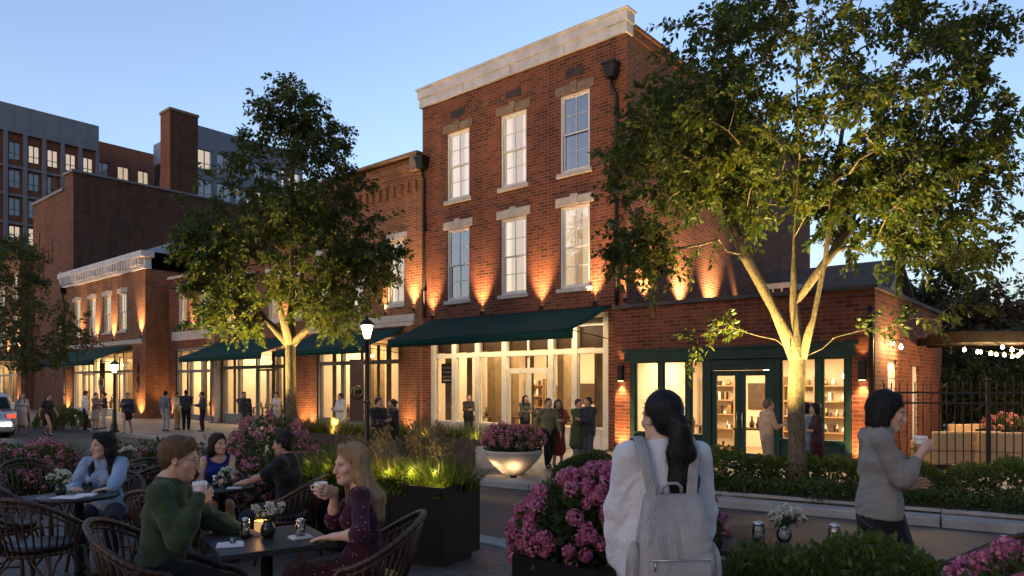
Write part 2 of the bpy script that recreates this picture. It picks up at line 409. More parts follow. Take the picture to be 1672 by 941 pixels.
# ================================================================== ground
structure('ground', MB().b2(-400,400,-60,700,-.9,-.62), M['dirt'])
NK = [(-75,71.3),(-45,45.7),(-20,24.5),(-.42,7.89),(.22,7.37),(3.5,4.71),(14,-3.8)]
FK = [(-75,78.6),(-45,53.2),(-30,40.6),(-12,25.2),(-6,19.4),(-.7,14.46),(3.45,12.0),(6.26,10.28),(14,5.5),(26,-1.8)]
def offs(poly, d):                                             # shift a polyline to its left-hand normal (away from the camera)
    out = []
    for i, p in enumerate(poly):
        a = Vector(poly[max(i-1,0)]); b = Vector(poly[min(i+1,len(poly)-1)]); t = (b-a).normalized()
        out.append((p[0]-t.y*d, p[1]+t.x*d))
    return out
def strip(A, B, za, zb):
    mb = MB()
    def res(P, n=40):
        P=[Vector(p) for p in P]; L=[0]
        for i in range(1,len(P)): L.append(L[-1]+(P[i]-P[i-1]).length)
        o=[]
        for k in range(n+1):
            t=L[-1]*k/n; i=max(j for j in range(len(L)) if L[j]<=t+1e-9); i=min(i,len(P)-2)
            o.append(P[i].lerp(P[i+1],(t-L[i])/(L[i+1]-L[i])))
        return o
    a=res(A); b=res(B)
    for i in range(len(a)-1):
        mb.quad((*a[i],za),(*a[i+1],za),(*b[i+1],zb),(*b[i],zb))
    return mb
structure('road', strip(offs(NK,-.3), offs(FK,.3), -.12, -.42), M['asphalt'])
# terrace: prism so that its edge to the road is closed
pt = [(p[0],p[1]) for p in offs(NK,-.28)]
structure('patio_pavement', MB().prism([(-75,-30),(14,-30)]+list(reversed(pt)), -.5, 0), M['patio_paver'])
fw = offs(FK,.38)
structure('far_pavement', MB().prism(fw+[(60,-1.8),(60,90),(-75,130)], -.6, GZ), M['walk_paver'])
def kerb(poly, w, zt, zb, L=1.15, gap=.022, seed=1):
    mb = MB(); rnd = random.Random(seed)
    for i in range(len(poly)-1):
        a=Vector(poly[i]); b=Vector(poly[i+1]); d=(b-a); n=max(1,round(d.length/L)); t=d.normalized(); nn=Vector((-t.y,t.x))
        for k in range(n):
            p=a+d*(k/n)+t*gap/2; q=a+d*((k+1)/n)-t*gap/2; dz=rnd.uniform(-.004,.004)
            mb.prism([tuple(p),tuple(q),tuple(q+nn*w),tuple(p+nn*w)], zb, zt+dz)
    return mb
k = structure('kerb', kerb(offs(FK,-.02)[1:-1], .40, GZ+.006, -.62), M['concrete_grey']); b=k.modifiers.new('b','BEVEL'); b.width=.018; b.segments=2
k = structure('kerb', kerb([p for p in offs(NK,-.30)][1:], .30, .012, -.4, seed=2), M['concrete_grey']); b=k.modifiers.new('b','BEVEL'); b.width=.018; b.segments=2
# planted verge on the far side, right of the bowl planter
vg0 = offs([(1.75,13.0),(3.45,12.0),(6.26,10.28),(14,5.5)], .42); vg1 = offs([(1.75,13.0),(3.45,12.0),(6.26,10.28),(14,5.5)], 2.75)
structure('verge_soil', MB().prism(vg0+list(reversed(vg1)), GZ-.05, GZ+.03), M['soil'])
structure('verge_edging', kerb(offs([(1.75,13.0),(3.45,12.0),(6.26,10.28),(14,5.5)], .42), .10, GZ+.075, GZ-.1, 1.6, .012, 3), M['concrete_grey'])

# ================================================================== windows, shop fronts, awnings
def sash(parent, xc, z0, z1, w, y, frame='white_paint', glass='glass_upper', lintel=None, sill=None, blind=.55, cols=2, rows=2, fr=.075, deep=.2, room='sky_glow_room', lk=1, cur='sky_glow_curtain'):
    """a double-hung sash window standing in a wall opening; y = plane of the wall face"""
    f = MB(); yb = y+deep-.10; x0=xc-w/2; x1=xc+w/2
    for a,b_,c,d in ((x0,x0+fr,z0,z1),(x1-fr,x1,z0,z1),(x0+fr,x1-fr,z1-fr,z1),(x0+fr,x1-fr,z0,z0+fr)): f.b2(a,b_,yb-.05,yb+.06,c,d)
    zm=(z0+z1)/2; ix0=x0+fr; ix1=x1-fr
    for (a,b_,yo) in ((zm-.03,z1-fr,-.01),(z0+fr,zm+.03,.025)):
        s_=.045
        f.b2(ix0,ix0+s_,yb+yo,yb+yo+.034,a,b_); f.b2(ix1-s_,ix1,yb+yo,yb+yo+.034,a,b_)
        f.b2(ix0+s_,ix1-s_,yb+yo,yb+yo+.034,a,a+.055); f.b2(ix0+s_,ix1-s_,yb+yo,yb+yo+.034,b_-.05,b_)
        for i in range(1,cols):
            xx=ix0+s_+(ix1-ix0-2*s_)*i/cols; f.b2(xx-.012,xx+.012,yb+yo+.004,yb+yo+.03,a+.055,b_-.05)
        for j in range(1,rows):
            zz=a+.055+(b_-a-.105)*j/rows; f.b2(ix0+s_,ix1-s_,yb+yo+.006,yb+yo+.028,zz-.011,zz+.011)
    win = f.build('window', M[frame], parent)
    g = MB(); g.quad((ix0,yb+.012,zm),(ix1,yb+.012,zm),(ix1,yb+.012,z1-fr),(ix0,yb+.012,z1-fr)); g.quad((ix0,yb+.046,z0+fr),(ix1,yb+.046,z0+fr),(ix1,yb+.046,zm),(ix0,yb+.046,zm))
    g.build('pane', M[glass], win)
    # room and side curtains; emissive ones imitate peach sky glow in the panes
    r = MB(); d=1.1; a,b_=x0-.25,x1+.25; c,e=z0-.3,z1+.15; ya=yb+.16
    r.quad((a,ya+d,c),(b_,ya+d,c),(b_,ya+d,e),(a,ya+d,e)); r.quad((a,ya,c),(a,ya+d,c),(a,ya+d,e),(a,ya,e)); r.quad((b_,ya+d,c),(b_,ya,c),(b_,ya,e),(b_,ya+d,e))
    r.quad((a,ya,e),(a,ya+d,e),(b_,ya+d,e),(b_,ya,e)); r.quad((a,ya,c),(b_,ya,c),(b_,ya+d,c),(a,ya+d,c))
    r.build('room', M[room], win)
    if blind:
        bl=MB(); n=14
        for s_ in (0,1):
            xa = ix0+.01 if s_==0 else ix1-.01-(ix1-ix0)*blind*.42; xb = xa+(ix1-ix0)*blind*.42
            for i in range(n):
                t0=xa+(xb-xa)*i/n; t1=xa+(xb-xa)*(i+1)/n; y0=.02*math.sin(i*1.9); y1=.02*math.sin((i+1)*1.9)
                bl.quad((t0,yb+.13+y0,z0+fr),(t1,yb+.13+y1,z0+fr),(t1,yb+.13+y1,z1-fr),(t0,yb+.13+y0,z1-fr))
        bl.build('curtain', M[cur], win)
    if sill: MB().b2(x0-.10,x1+.10,y-.07,y+deep*.5,z0-.13,z0-.001).build('sill', M[sill], win, .008)
    if lintel:
        l=MB(); l.b2(x0-.16,x1+.16,y-.035,y+.08,z1+.001,z1+.27)
        l.add([(xc-.09,y-.075,z1-.0),(xc+.09,y-.075,z1),(xc+.13,y-.075,z1+.33),(xc-.13,y-.075,z1+.33),(xc-.09,y+.03,z1),(xc+.09,y+.03,z1),(xc+.13,y+.03,z1+.33),(xc-.13,y+.03,z1+.33)],[(0,1,2,3),(4,7,6,5),(0,4,5,1),(1,5,6,2),(2,6,7,3),(3,7,4,0)])
        l.build('lintel', M[lintel], win, .008)
    return win

def shopfront(parent, posts, z0, zt, z1, y, mat, pw=.12, glass='glass_shop', sillh=None, name='shopfront', doors=(), base=None, mull=()):
    """posts: x of the uprights; z0 glass bottom, zt transom bar, z1 top; doors: index of bays whose glass reaches the floor"""
    f=MB(); gl=[]; X=posts
    for i,x in enumerate(X): f.b2(x-pw/2,x+pw/2,y-.07,y+.12,0,z1)
    f.b2(X[0]-pw/2-.01,X[-1]+pw/2+.01,y-.09,y+.13,z1,z1+.16)
    for i in range(len(X)-1):
        a=X[i]+pw/2; b_=X[i+1]-pw/2
        if zt: f.b2(a,b_,y-.05,y+.08,zt-.08,zt+.08)
        if i in doors: continue
        f.b2(a,b_,y-.08,y+.13,z0-.07,z0)
        (base or f).b2(a,b_,y-.02,y+.10,0,z0-.07)
        (base or f).b2(a+.10,b_-.10,y-.045,y-.018,.10,z0-.17)
        f.b2(a,a+.04,y-.02,y+.05,z0,(zt or z1)-.0); f.b2(b_-.04,b_,y-.02,y+.05,z0,(zt or z1))
        gl.append((a,b_))
    for xm,za,zb in mull: f.b2(xm-.025,xm+.025,y-.03,y+.06,za,zb)
    o=f.build(name, M[mat], parent, .006)
    for a,b_ in gl: MB().quad((a,y+.02,z0),(b_,y+.02,z0),(b_,y+.02,z1),(a,y+.02,z1)).build('pane', M[glass], o)
    return o
def glazed_door(parent, xa, xb, ztop, y, mat, zt2=None, handle_side=1, glass='glass_shop', st=.10, kick=.25):
    f=MB(); f.b2(xa,xa+st,y-.03,y+.03,.02,ztop); f.b2(xb-st,xb,y-.03,y+.03,.02,ztop); f.b2(xa+st,xb-st,y-.03,y+.03,.02,kick); f.b2(xa+st,xb-st,y-.03,y+.03,ztop-st,ztop)
    d=f.build('door', M[mat], parent, .005)
    MB().quad((xa+st,y,kick),(xb-st,y,kick),(xb-st,y,ztop-st),(xa+st,y,ztop-st)).build('pane', M[glass], d)
    hx = xb-st/2 if handle_side>0 else xa+st/2
    h=MB(); h.tube([(hx,y-.03,.85),(hx,y-.075,.87),(hx,y-.075,1.25),(hx,y-.03,1.27)], .012, 8); h.build('handle', M['chrome'], d)
    return d
def awning(parent, x0, x1, zt, d, zb, y, val=.25, mat='green_canvas'):
    """sloping canvas with a straight valance, open at the ends, thin real thickness"""
    c=MB(); n=10; th=.014
    def top(t): return (y-.03-d*t, zt-(zt-zb)*t-.05*math.sin(math.pi*t))
    rows=[top(i/n) for i in range(n+1)]+[(y-.03-d-.006, zb-val)]
    for i in range(len(rows)-1):
        (ya,za),(yb,zb_)=rows[i],rows[i+1]
        m=24
        for j in range(m):
            xa=x0+(x1-x0)*j/m; xb=x0+(x1-x0)*(j+1)/m
            w=lambda q:(.012*math.sin(q*5.1)+.008*math.sin(q*2.3+1)) if i==len(rows)-2 else 0
            c.quad((xa,yb+w(xa),zb_),(xb,yb+w(xb),zb_),(xb,ya,za),(xa,ya,za))
    o=c.build('awning', M[mat], parent); weld(o)
    s=o.modifiers.new('t','SOLIDIFY'); s.thickness=th; s.offset=0
    o.data.polygons.foreach_set('use_smooth',[True]*len(o.data.polygons))
    e=MB()
    for xx in (x0+.02,x1-.02): e.tube([(xx,y-.02,zt-1.0),(xx,y-d-.02,zb-.05)],.014,6); e.add([(xx,y-.05,zt-1.02)],[]); 
    e.tube([(x0,y-d-.03,zb-.01),(x1,y-d-.03,zb-.01)],.018,6); e.tube([(x0,y-.03,zt-.005),(x1,y-.03,zt-.005)],.022,6)
    e.build('awning_arm', M['dark_metal'], o)
    return o
def uplight(parent, x, z, y, e=26, ang=58, aim=1.2, off=.075):
    """small bullet lamp on a bracket that washes the brick above it"""
    f=MB(); f.tube([(x,y,z-.03),(x,y-off,z-.03)],.012,6); f.lathe([(.03,-.05),(.045,-.04),(.045,.05),(.036,.05),(.036,.03)],12,(x,y-off,z))
    o=f.build('wall_lamp', M['black_metal'], parent)
    MB().lathe([(.001,0),(.034,0)],12,(x,y-off,z+.036)).build('lens', M['spot_lens'], o)
    lamp('uplight_wash','SPOT',(x,y-.42,z-.10),e*15,(1,.56,.24),parent,to=(x,y-.03,z+1.10),spot_size=R(56),spot_blend=1.0,shadow_soft_size=.08)
    lamp('uplight_beam','SPOT',(x,y-off,z+.06),e*3.2,(1,.56,.24),parent,to=(x,y-off+.012,z+aim),spot_size=R(48),spot_blend=1.0,shadow_soft_size=.02)
def sconce(parent, x, z, y, e=18):
    f=MB(); f.b2(x-.075,x+.075,y-.15,y-.03,z-.22,z+.22); f.b2(x-.05,x+.05,y-.03,y+.01,z-.10,z+.10)
    o=f.build('wall_lamp', M['dark_metal'], parent, .006)
    MB().b2(x-.06,x+.06,y-.14,y-.04,z-.226,z-.221).build('lens', M['spot_lens'], o)
    lamp('down_beam','SPOT',(x,y-.11,z-.26),e*3,(1,.55,.22),parent,to=(x,y-.03,z-1.6),spot_size=R(85),spot_blend=.8,shadow_soft_size=.04)
    lamp('up_beam','SPOT',(x,y-.11,z+.26),e*.3,(1,.55,.22),parent,to=(x,y-.03,z+1.6),spot_size=R(85),spot_blend=.8,shadow_soft_size=.04)
def well_light(parent, x, z, y, e=30, ang=75):
    MB().lathe([(.09,0),(.09,.02),(.065,.025),(.06,.018)],14,(x,y,z)).build('ground_lamp', M['black_metal'], parent)
    lamp('ground_beam','SPOT',(x,y,z+.05),e*5,(1,.50,.18),parent,to=(x,y+.06,z+1.6),spot_size=R(100),spot_blend=1.0,shadow_soft_size=.04)
def room(parent, x0, x1, y0, y1, z1, e, wall='plaster_warm', n=1, shelves=True, seed=0, colr=(1,.72,.41), pend=True, drapes=True):
    """a furnished shop room behind the glass"""
    rnd=random.Random(seed); b=MB()
    b.quad((x0,y1,0),(x1,y1,0),(x1,y1,z1),(x0,y1,z1)); b.quad((x0,y0,0),(x0,y1,0),(x0,y1,z1),(x0,y0,z1)); b.quad((x1,y1,0),(x1,y0,0),(x1,y0,z1),(x1,y1,z1)); b.quad((x0,y0,z1),(x0,y1,z1),(x1,y1,z1),(x1,y0,z1))
    r=b.build('interior', M[wall], parent)
    MB().quad((x0,y0,.02),(x1,y0,.02),(x1,y1,.02),(x0,y1,.02)).build('floor', M['floor_wood'], r)
    w=x1-x0
    if shelves:
        s=MB(); items=MB(); k=0; xx=x0+.3
        while xx < x1-.9:
            ww=rnd.uniform(.7,1.3)
            if rnd.random()<.85:
                for zz in (.55,1.0,1.45,1.9):
                    s.b2(xx,xx+ww,y1-.36,y1-.03,zz,zz+.035)
                    q=xx+.06
                    while q<xx+ww-.12:
                        hh=rnd.uniform(.08,.30); wd=rnd.uniform(.05,.14)
                        if rnd.random()<.75:
                            if rnd.random()<.5: items.b2(q,q+wd,y1-.28,y1-.12,zz+.036,zz+.036+hh)
                            else: items.lathe([(wd*.45,0),(wd*.5,hh*.5),(wd*.2,hh*.75),(wd*.22,hh)],8,(q+wd/2,y1-.2,zz+.036))
                        q+=wd+rnd.uniform(.02,.1)
                s.b2(xx-.03,xx,y1-.37,y1-.02,0,2.2); s.b2(xx+ww,xx+ww+.03,y1-.37,y1-.02,0,2.2)
            else:
                items.b2(xx+.1,xx+ww-.1,y1-.05,y1-.02,1.2,2.0)
            xx+=ww+rnd.uniform(.15,.6)
        s.build('shelf', M['wood_light'], r); o=items.build('goods', M['wood_dark'], r)
        o.data.materials.append(M['white_ceramic']); o.data.materials.append(M['brass'])
        mi=[]; pr=0
        for p in o.data.polygons: mi.append((int(p.center.x*7.3)+int(p.center.z*3.1))%3)
        o.data.polygons.foreach_set('material_index', mi)
        # display tables and plinths near the glass
        t=MB()
        for i in range(max(1,int(w/2.2))):
            tx=x0+.7+i*2.1+rnd.uniform(-.2,.2); ty=y0+rnd.uniform(1.2,2.2)
            if tx>x1-.6: break
            t.b2(tx-.5,tx+.5,ty-.3,ty+.3,.72,.77); [t.b2(tx+a-.03,tx+a+.03,ty+c-.03,ty+c+.03,0,.72) for a in (-.44,.44) for c in (-.24,.24)]
            for j in range(4): t.lathe([(.05,0),(.08,.1),(.03,.2),(.04,rnd.uniform(.22,.4))],10,(tx-.36+j*.24,ty+rnd.uniform(-.15,.15),.771))
        t.build('display_table', M['wood_dark'], r)
    q=x0+rnd.uniform(.2,.5)
    while q<x1-.5:
        wd=rnd.uniform(.18,.42)
        if drapes and rnd.random()<.75:
            yy=y0+rnd.uniform(.10,.16); nn=8; dr=MB()
            for i in range(nn):
                t0=q+wd*i/nn; t1=q+wd*(i+1)/nn; dr.quad((t0,yy+.03*math.sin(i*2.1),.05),(t1,yy+.03*math.sin((i+1)*2.1),.05),(t1,yy+.03*math.sin((i+1)*2.1),z1-.35),(t0,yy+.03*math.sin(i*2.1),z1-.35))
            weld(dr.build('drape', M['drape'], r))
        q+=wd+rnd.uniform(.35,1.0)
    pn=MB(); q=x0+.4
    while q<x1-.6:
        if drapes and rnd.random()<.5: pn.b2(q,q+rnd.uniform(.12,.5),y0+rnd.uniform(1.6,2.6),y0+2.7,0.02,z1-.3)
        q+=rnd.uniform(.9,1.6)
    if pn.f: pn.build('partition', M['drape'], r)
    if pend:
        p=MB(); c=MB()
        for i in range(max(2,int(w/1.5))):
            px=x0+(i+.5)*w/max(2,int(w/1.5)); py=y0+(y1-y0)*rnd.uniform(.35,.7); pz=z1-rnd.uniform(.45,.8)
            p.lathe([(.02,.08),(.06,.05),(.075,0),(.05,-.055),(.01,-.07)],12,(px,py,pz)); c.tube([(px,py,pz+.1),(px,py,z1)],.008,4)
        l=p.build('pendant_lamp', M['pendant'], r); c.build('cord', M['black_metal'], l)
    for i in range(n):
        xx=x0+w*(i+.5)/n
        lamp('ceiling_light','AREA',(xx,(y0+y1)/2-.3,z1-.08),e*1.2/n,colr,r,rot=(0,0,0),shape='RECTANGLE',size=w/n*.7,size_y=(y1-y0)*.5)
    return r
def downpipe(parent, x, y, z0, z1, head=True, kink=0):
    d=MB(); d.tube([(x,y-.09,z0),(x,y-.09,z1-.55),(x+kink,y-.16,z1-.25),(x+kink,y-.16,z1)],.055,8)
    for z in np.arange(z0+1,z1-.6,2.2): d.b2(x-.075,x+.075,y-.15,y,z,z+.05)
    if head: d.add([(x+kink-.13,y-.32,z1),(x+kink+.13,y-.32,z1),(x+kink+.13,y-.02,z1),(x+kink-.13,y-.02,z1),(x+kink-.2,y-.38,z1+.36),(x+kink+.2,y-.38,z1+.36),(x+kink+.2,y-.02,z1+.36),(x+kink-.2,y-.02,z1+.36)],[(0,3,2,1),(4,5,6,7),(0,1,5,4),(1,2,6,5),(2,3,7,6),(3,0,4,7)])
    if head: d.b2(x+kink-.23,x+kink+.23,y-.41,y-.02,z1+.36,z1+.42)
    return d.build('downpipe', M['dark_metal'], parent)
def bld(name, label, x0, y0=0): return thing(name, label, 'building', SW(x0,y0), ANG)
def bodybox(mb, w, d, h, y=0, left=True, right=True, back=True, roof=True, m=0, par=.0):
    if left: mb.quad((0,y+d,0),(0,y,0),(0,y,h),(0,y+d,h),m)
    if right: mb.quad((w,y,0),(w,y+d,0),(w,y+d,h),(w,y,h),m)
    if back: mb.quad((w,y+d,0),(0,y+d,0),(0,y+d,h),(w,y+d,h),m)
    if roof: mb.quad((0,y,h-par),(w,y,h-par),(w,y+d,h-par),(0,y+d,h-par),m)

# ------------------------------------------------------------------ the tall three-storey house
W=8.72; H=12.2
b=bld('brick_house','tall three-storey red brick house with white cornice, six sash windows and green awning',-W)
xs=[W-6.88,W-4.31,W-1.84]; sh0,sh1=.40,W-.62
ops=[]
for x in xs: ops+=[(x-.56,x+.56,8.53,10.97),(x-.56,x+.56,4.94,7.50)]
ops.append((sh0,sh1,0,4.12))
wb=MB(); wb.wall(0,W,0,H,0,ops,.22); wb.quad((0,0,H),(W,0,H),(W,16.5,H),(0,16.5,H))
wb.quad((0,16.5,0),(0,0,0),(0,0,H),(0,16.5,H)); wb.quad((W,16.5,0),(0,16.5,0),(0,16.5,H),(W,16.5,H))
wb.build('wall', M['brick_red'], b)
MB().quad((W,0,0),(W,16.5,0),(W,16.5,H),(W,0,H)).build('side_wall', M['brick_side'], b)
for i,x in enumerate(xs):
    sash(b,x,8.53,10.97,1.12,0,lintel='stone_brown',sill='stone',blind=(.9,.6,.35)[i],room=('sky_glow_room','sky_glow_room','dim_room')[i],cur=('sky_glow_curtain','sky_glow_curtain','dim_curtain')[i])
    sash(b,x,4.94,7.50,1.12,0,lintel='stone',sill='stone',blind=(.3,.5,.8)[i],room=('dim_room','sky_glow_room','sky_glow_room')[i],cur=('dim_curtain','sky_glow_curtain','sky_glow_curtain')[i])
    v=MB(); v.b2(x-.34,x+.34,-.012,.05,11.45,11.70)
    for k in range(4): v.b2(x-.32,x+.32,-.02,-.005,11.48+k*.055,11.495+k*.055)
    v.build('vent_grille', M['corten'], b)
c=MB(); c.b2(-.10,W+.06,-.08,.3,H,H+.32); c.b2(-.14,W+.10,-.14,.3,H+.32,H+.62); c.b2(-.19,W+.15,-.20,.34,H+.62,H+.69)
for k in range(1,4): c.b2(W*k/4-.006,W*k/4+.006,-.142,-.1,H+.02,H+.61)
c.build('cornice', M['cornice_white'], b, .012)
cp=MB(); cp.b2(W-.25,W+.05,.34,16.5,H,H+.25); cp.b2(W-.30,W+.12,.34,16.5,H+.25,H+.34); cp.build('parapet', M['brick_side'], b)
downpipe(b,W-.28,0,.2,10.95,True,-.12); downpipe(b,.18,0,4.4,9.9,True,.0)
posts=[sh0+.10,FX(739)+W,FX(777)+W,FX(821)+W,FX(897)+W,FX(936)+W,sh1-.12]
s=shopfront(b,posts,.66,2.98,4.0,.12,'cream_paint',.20,doors=(3,),mull=())
da,db=posts[3]+.10,posts[4]-.10; dm=(da+db)/2
glazed_door(s.parent,da,dm-.003,2.42,.16,'cream_paint',handle_side=1); glazed_door(s.parent,dm+.003,db,2.42,.16,'cream_paint',handle_side=-1)
tl=MB(); tl.b2(da,db,.13,.20,2.42,2.50); tl.b2(dm-.03,dm+.03,.13,.2,2.5,2.9); tl.b2(dm-.03,dm+.03,.13,.2,3.06,4.0); t_=tl.build('transom', M['cream_paint'], b)
MB().quad((da,.165,2.5),(db,.165,2.5),(db,.165,4.0),(da,.165,4.0)).build('pane', M['glass_shop'], t_)
MB().b2(sh0-.05,sh1+.05,-.30,.4,-.02,.035).build('doorstep', M['concrete'], b)
awning(b,.35,W-.52,4.30,1.92,3.50,0,.27)
for x in (FX(707)+W,FX(788)+W,FX(885)+W,FX(972)+W): uplight(b,x,4.42,0,30)
room(b,sh0+.02,sh1-.02,.34,5.6,3.95,330,n=2,seed=3)
MB().b2(sh0+.05,sh1-.05,.30,.335,3.10,3.98).build('transom_shade_panel', M['wood_dark'], b)  # dark sheet added so the transom glass looks shaded by the awning
lb=MB(); lb.b2(.9,W-1.1,-.62,-.54,3.86,3.90); lb.build('added_awning_strip', M['spot_lens'], b)  # strip added under the awning to brighten the storefront columns
lamp('added_awning_fill','AREA',(W/2,-.62,3.84),75,(1,.74,.44),b,to=(W/2,-.05,1.0),shape='RECTANGLE',size=W-2.2,size_y=.08)
# white sign lettering hung inside the left pane
sg=MB(); zx=(posts[0]+posts[1])/2; sg.b2(zx-.30,zx+.26,.26,.28,2.0,2.72); sb=sg.build('window_sign', M['black_metal'], b)
q=MB(); rnd=random.Random(5)
for r_,z in enumerate((2.56,2.40,2.24)):
    xx=zx-.2
    while xx<zx+.18:
        pts=[(xx+.012*math.cos(a*1.3+r_)+a*.008,.252,z+.045*math.sin(a*2.1+r_)) for a in range(6)]; q.tube(pts,.006,4); xx+=.085
q.b2(zx-.2,zx+.18,.25,.256,2.09,2.13)
q.build('lettering', M['white_paint'], sb)

# ------------------------------------------------------------------ the low annex with dark green joinery
A0=-.0; AW=6.76; AH=4.10; yA=-.6
b=bld('brick_annex','single-storey red brick shop with dark green doors and windows and two lit corner piers',A0-.02,yA)
# annex frame: origin at its left front corner
s0,s1=.50,6.28
wb=MB(); wb.wall(0,AW,0,AH,0,[(s0,s1,0,2.86)],.3); bodybox(wb,AW,8.2,AH,right=False)
wb.build('wall', M['brick_annex'], b)
side_ops=[(1.2,2.25,0,2.55),(3.9,4.8,0,2.45)]
sw=MB()
tmp=MB(); tmp.wall(0,8.2,0,AH,0,[(a,c,z,e) for a,c,z,e in side_ops],.18)
sw.add([(AW-p[1],p[0],p[2]) for p in tmp.v],tmp.f); sw.build('side_wall', M['brick_annex'], b)
for a,c,z,e in side_ops:
    d=MB(); d.b2(AW-.15,AW-.08,a,c,z+.02,e)
    for k in range(9): d.b2(AW-.085,AW-.06,a+.05,c-.05,z+.12+k*(e-.3)/9,z+.12+(k+.86)*(e-.3)/9)
    d.build('side_door', M['white_paint'], b, .006)
cp=MB(); cp.b2(-.06,AW+.07,-.08,.35,AH,AH+.10); cp.b2(AW-.3,AW+.07,.35,8.2,AH,AH+.10); cp.b2(-.06,.3,.35,.6,AH,AH+.1); cp.build('parapet_cap', M['roof_dark'], b, .01)
hd=MB(); hd.b2(.36,6.36,-.10,.14,2.60,2.86); hd.b2(.30,6.42,-.14,.1,2.86,2.93); hd.build('fascia', M['green_paint'], b, .01)
ps=[.58,1.44,2.25,2.74]; pe=[4.60,5.56,6.20]
shopfront(b,ps,.66,0,2.55,.06,'green_paint',.13); shopfront(b,pe,.66,0,2.55,.06,'green_paint',.13)
dm=3.66
df=MB(); df.b2(2.80,2.90,-.02,.14,0,2.6); df.b2(4.42,4.54,-.02,.14,0,2.6); df.b2(2.90,4.42,-.01,.13,2.32,2.46); df.b2(2.9,4.42,.0,.12,2.46,2.6); df.build('door_frame', M['green_paint'], b, .006)
glazed_door(b,2.905,dm-.003,2.31,.06,'green_paint',handle_side=1,kick=.24,st=.13); glazed_door(b,dm+.003,4.415,2.31,.06,'green_paint',handle_side=-1,kick=.24,st=.13)
room(b,s0+.03,s1-.03,.32,4.4,2.95,230,n=2,seed=11,drapes=False)
for x in (.25,6.52): sconce(b,x,2.28,0,34); well_light(b,x,.0,-.22,42)
downpipe(b,AW-.06,0,.2,3.7,False)
bulb=MB()
for (y_,z_) in ((.9,2.93),(1.75,2.86)):
    bulb.lathe([(.001,-.06),(.035,-.04),(.045,0),(.03,.04),(.015,.07)],10,(AW+.16,y_,z_))
    lamp('bulb_glow','POINT',(AW+.26,y_,z_-.03),40,(1,.6,.25),b,shadow_soft_size=.05)
bo=bulb.build('wall_bulb', M['warm_bulb'], b)
br=MB()
for (y_,z_) in ((.9,2.93),(1.75,2.86)): br.tube([(AW,y_,z_+.18),(AW+.16,y_,z_+.16),(AW+.16,y_,z_+.06)],.01,6)
br.build('bulb_bracket', M['black_metal'], b)
# small lamps on the annex roof that graze the tall side wall (fixed to the tall house)
th=[o for o in COL.objects if o.name=='brick_house'][0]
for yv in (1.0,3.3,5.6,8.4):
    f=MB().lathe([(.03,0),(.06,.02),(.06,.10),(.04,.10)],10,(W+.13,yv,AH+.16)); f.b2(W-.0,W+.13,yv-.015,yv+.015,AH+.15,AH+.18)
    f.build('wall_lamp', M['black_metal'], th)
    lamp('uplight_wash','SPOT',(W+.60,yv,AH+.3),750,(1,.54,.22),th,to=(W+.02,yv,AH+1.5),spot_size=R(80),spot_blend=1,shadow_soft_size=.08)
    lamp('uplight_beam','SPOT',(W+.10,yv,AH+.30),130,(1,.56,.24),th,to=(W+.085,yv,AH+1.6),spot_size=R(48),spot_blend=1,shadow_soft_size=.02)
uplight(th,W-.02,4.42,0,14)

# lean-to roof piece and the gabled house behind the annex
b=bld('gabled_house','grey gabled house with pale dormer front seen above the brick annex roof',.15,8.6)
g=MB(); w_,d_,h_,rg=4.4,6,4.9,6.6
g.quad((0,0,0),(w_,0,0),(w_,0,h_),(0,0,h_)); g.quad((w_,0,0),(w_,d_,0),(w_,d_,h_),(w_,0,h_)); g.quad((0,d_,0),(0,0,0),(0,0,h_),(0,d_,h_))
g.add([(w_,0,h_),(w_,d_,h_),(w_,d_/2,rg)],[(0,1,2)]); g.add([(0,0,h_),(0,d_,h_),(0,d_/2,rg)],[(0,2,1)])
g.build('wall', M['plaster_warm'], b)
rf=MB(); rf.add([(-.3,-.35,h_-.25),(w_+.3,-.35,h_-.25),(w_+.3,d_/2,rg+.05),(-.3,d_/2,rg+.05),(-.3,d_+.35,h_-.25),(w_+.3,d_+.35,h_-.25)],[(0,1,2,3),(3,2,5,4)])
o=rf.build('roof', M['roof_dark'], b); m_=o.modifiers.new('t','SOLIDIFY'); m_.thickness=.14
dr=MB(); dr.b2(.8,1.9,-.6,1.2,h_-.6,h_+.75); dr.build('dormer', M['cream_paint'], b)
dw=MB(); [dw.b2(.92+i*.32,1.16+i*.32,-.62,-.59,h_-.2,h_+.55) for i in range(3)]; dw.build('window', M['car_glass'], b)

# ------------------------------------------------------------------ tan brick shop with corbelled cornice
x0,x1=-16.0,-8.74; w=x1-x0
b=bld('corbelled_brick_shop','tan brick two-storey shop with corbelled brick cornice beside the tall house',x0)
hx=[ -10.25-x0, -12.65-x0, -15.0-x0]; st=[(.55,w-1.25,0,3.95)]
wb=MB(); wb.wall(0,w,0,9.6,0,[(x-.5,x+.5,5.05,7.5) for x in hx]+st,.22); bodybox(wb,w,12,9.6,roof=True)
for k in range(3): wb.b2(-.0,w,-.05-.05*k,.02,9.6+.22*k,9.6+.22*k+.22)
for k in range(int(w/.42)): wb.b2(.1+k*.42,.1+k*.42+.18,-.10,.0,9.15,9.6)
wb.b2(0,w,-.02,.35,10.26,10.5)
wb.build('wall', M['brick_tan'], b)
MB().b2(-.05,w+.02,-.30,.4,10.5,10.6).build('cornice', M['stone_brown'], b, .02)
MB().b2(w-.42,w-.02,-.28,.0,9.9,10.5).build('bracket', M['stone_brown'], b, .03)
for x in hx: sash(b,x,5.05,7.5,1.0,0,frame='cream_paint',glass='glass_upper',lintel='stone',sill='stone',blind=.3)
bd=MB(); bd.b2(0,w-.4,-.05,.02,4.35,4.62); bd.b2(0,w-.4,-.09,.02,4.18,4.33); bd.build('band_course', M['stone'], b, .01)
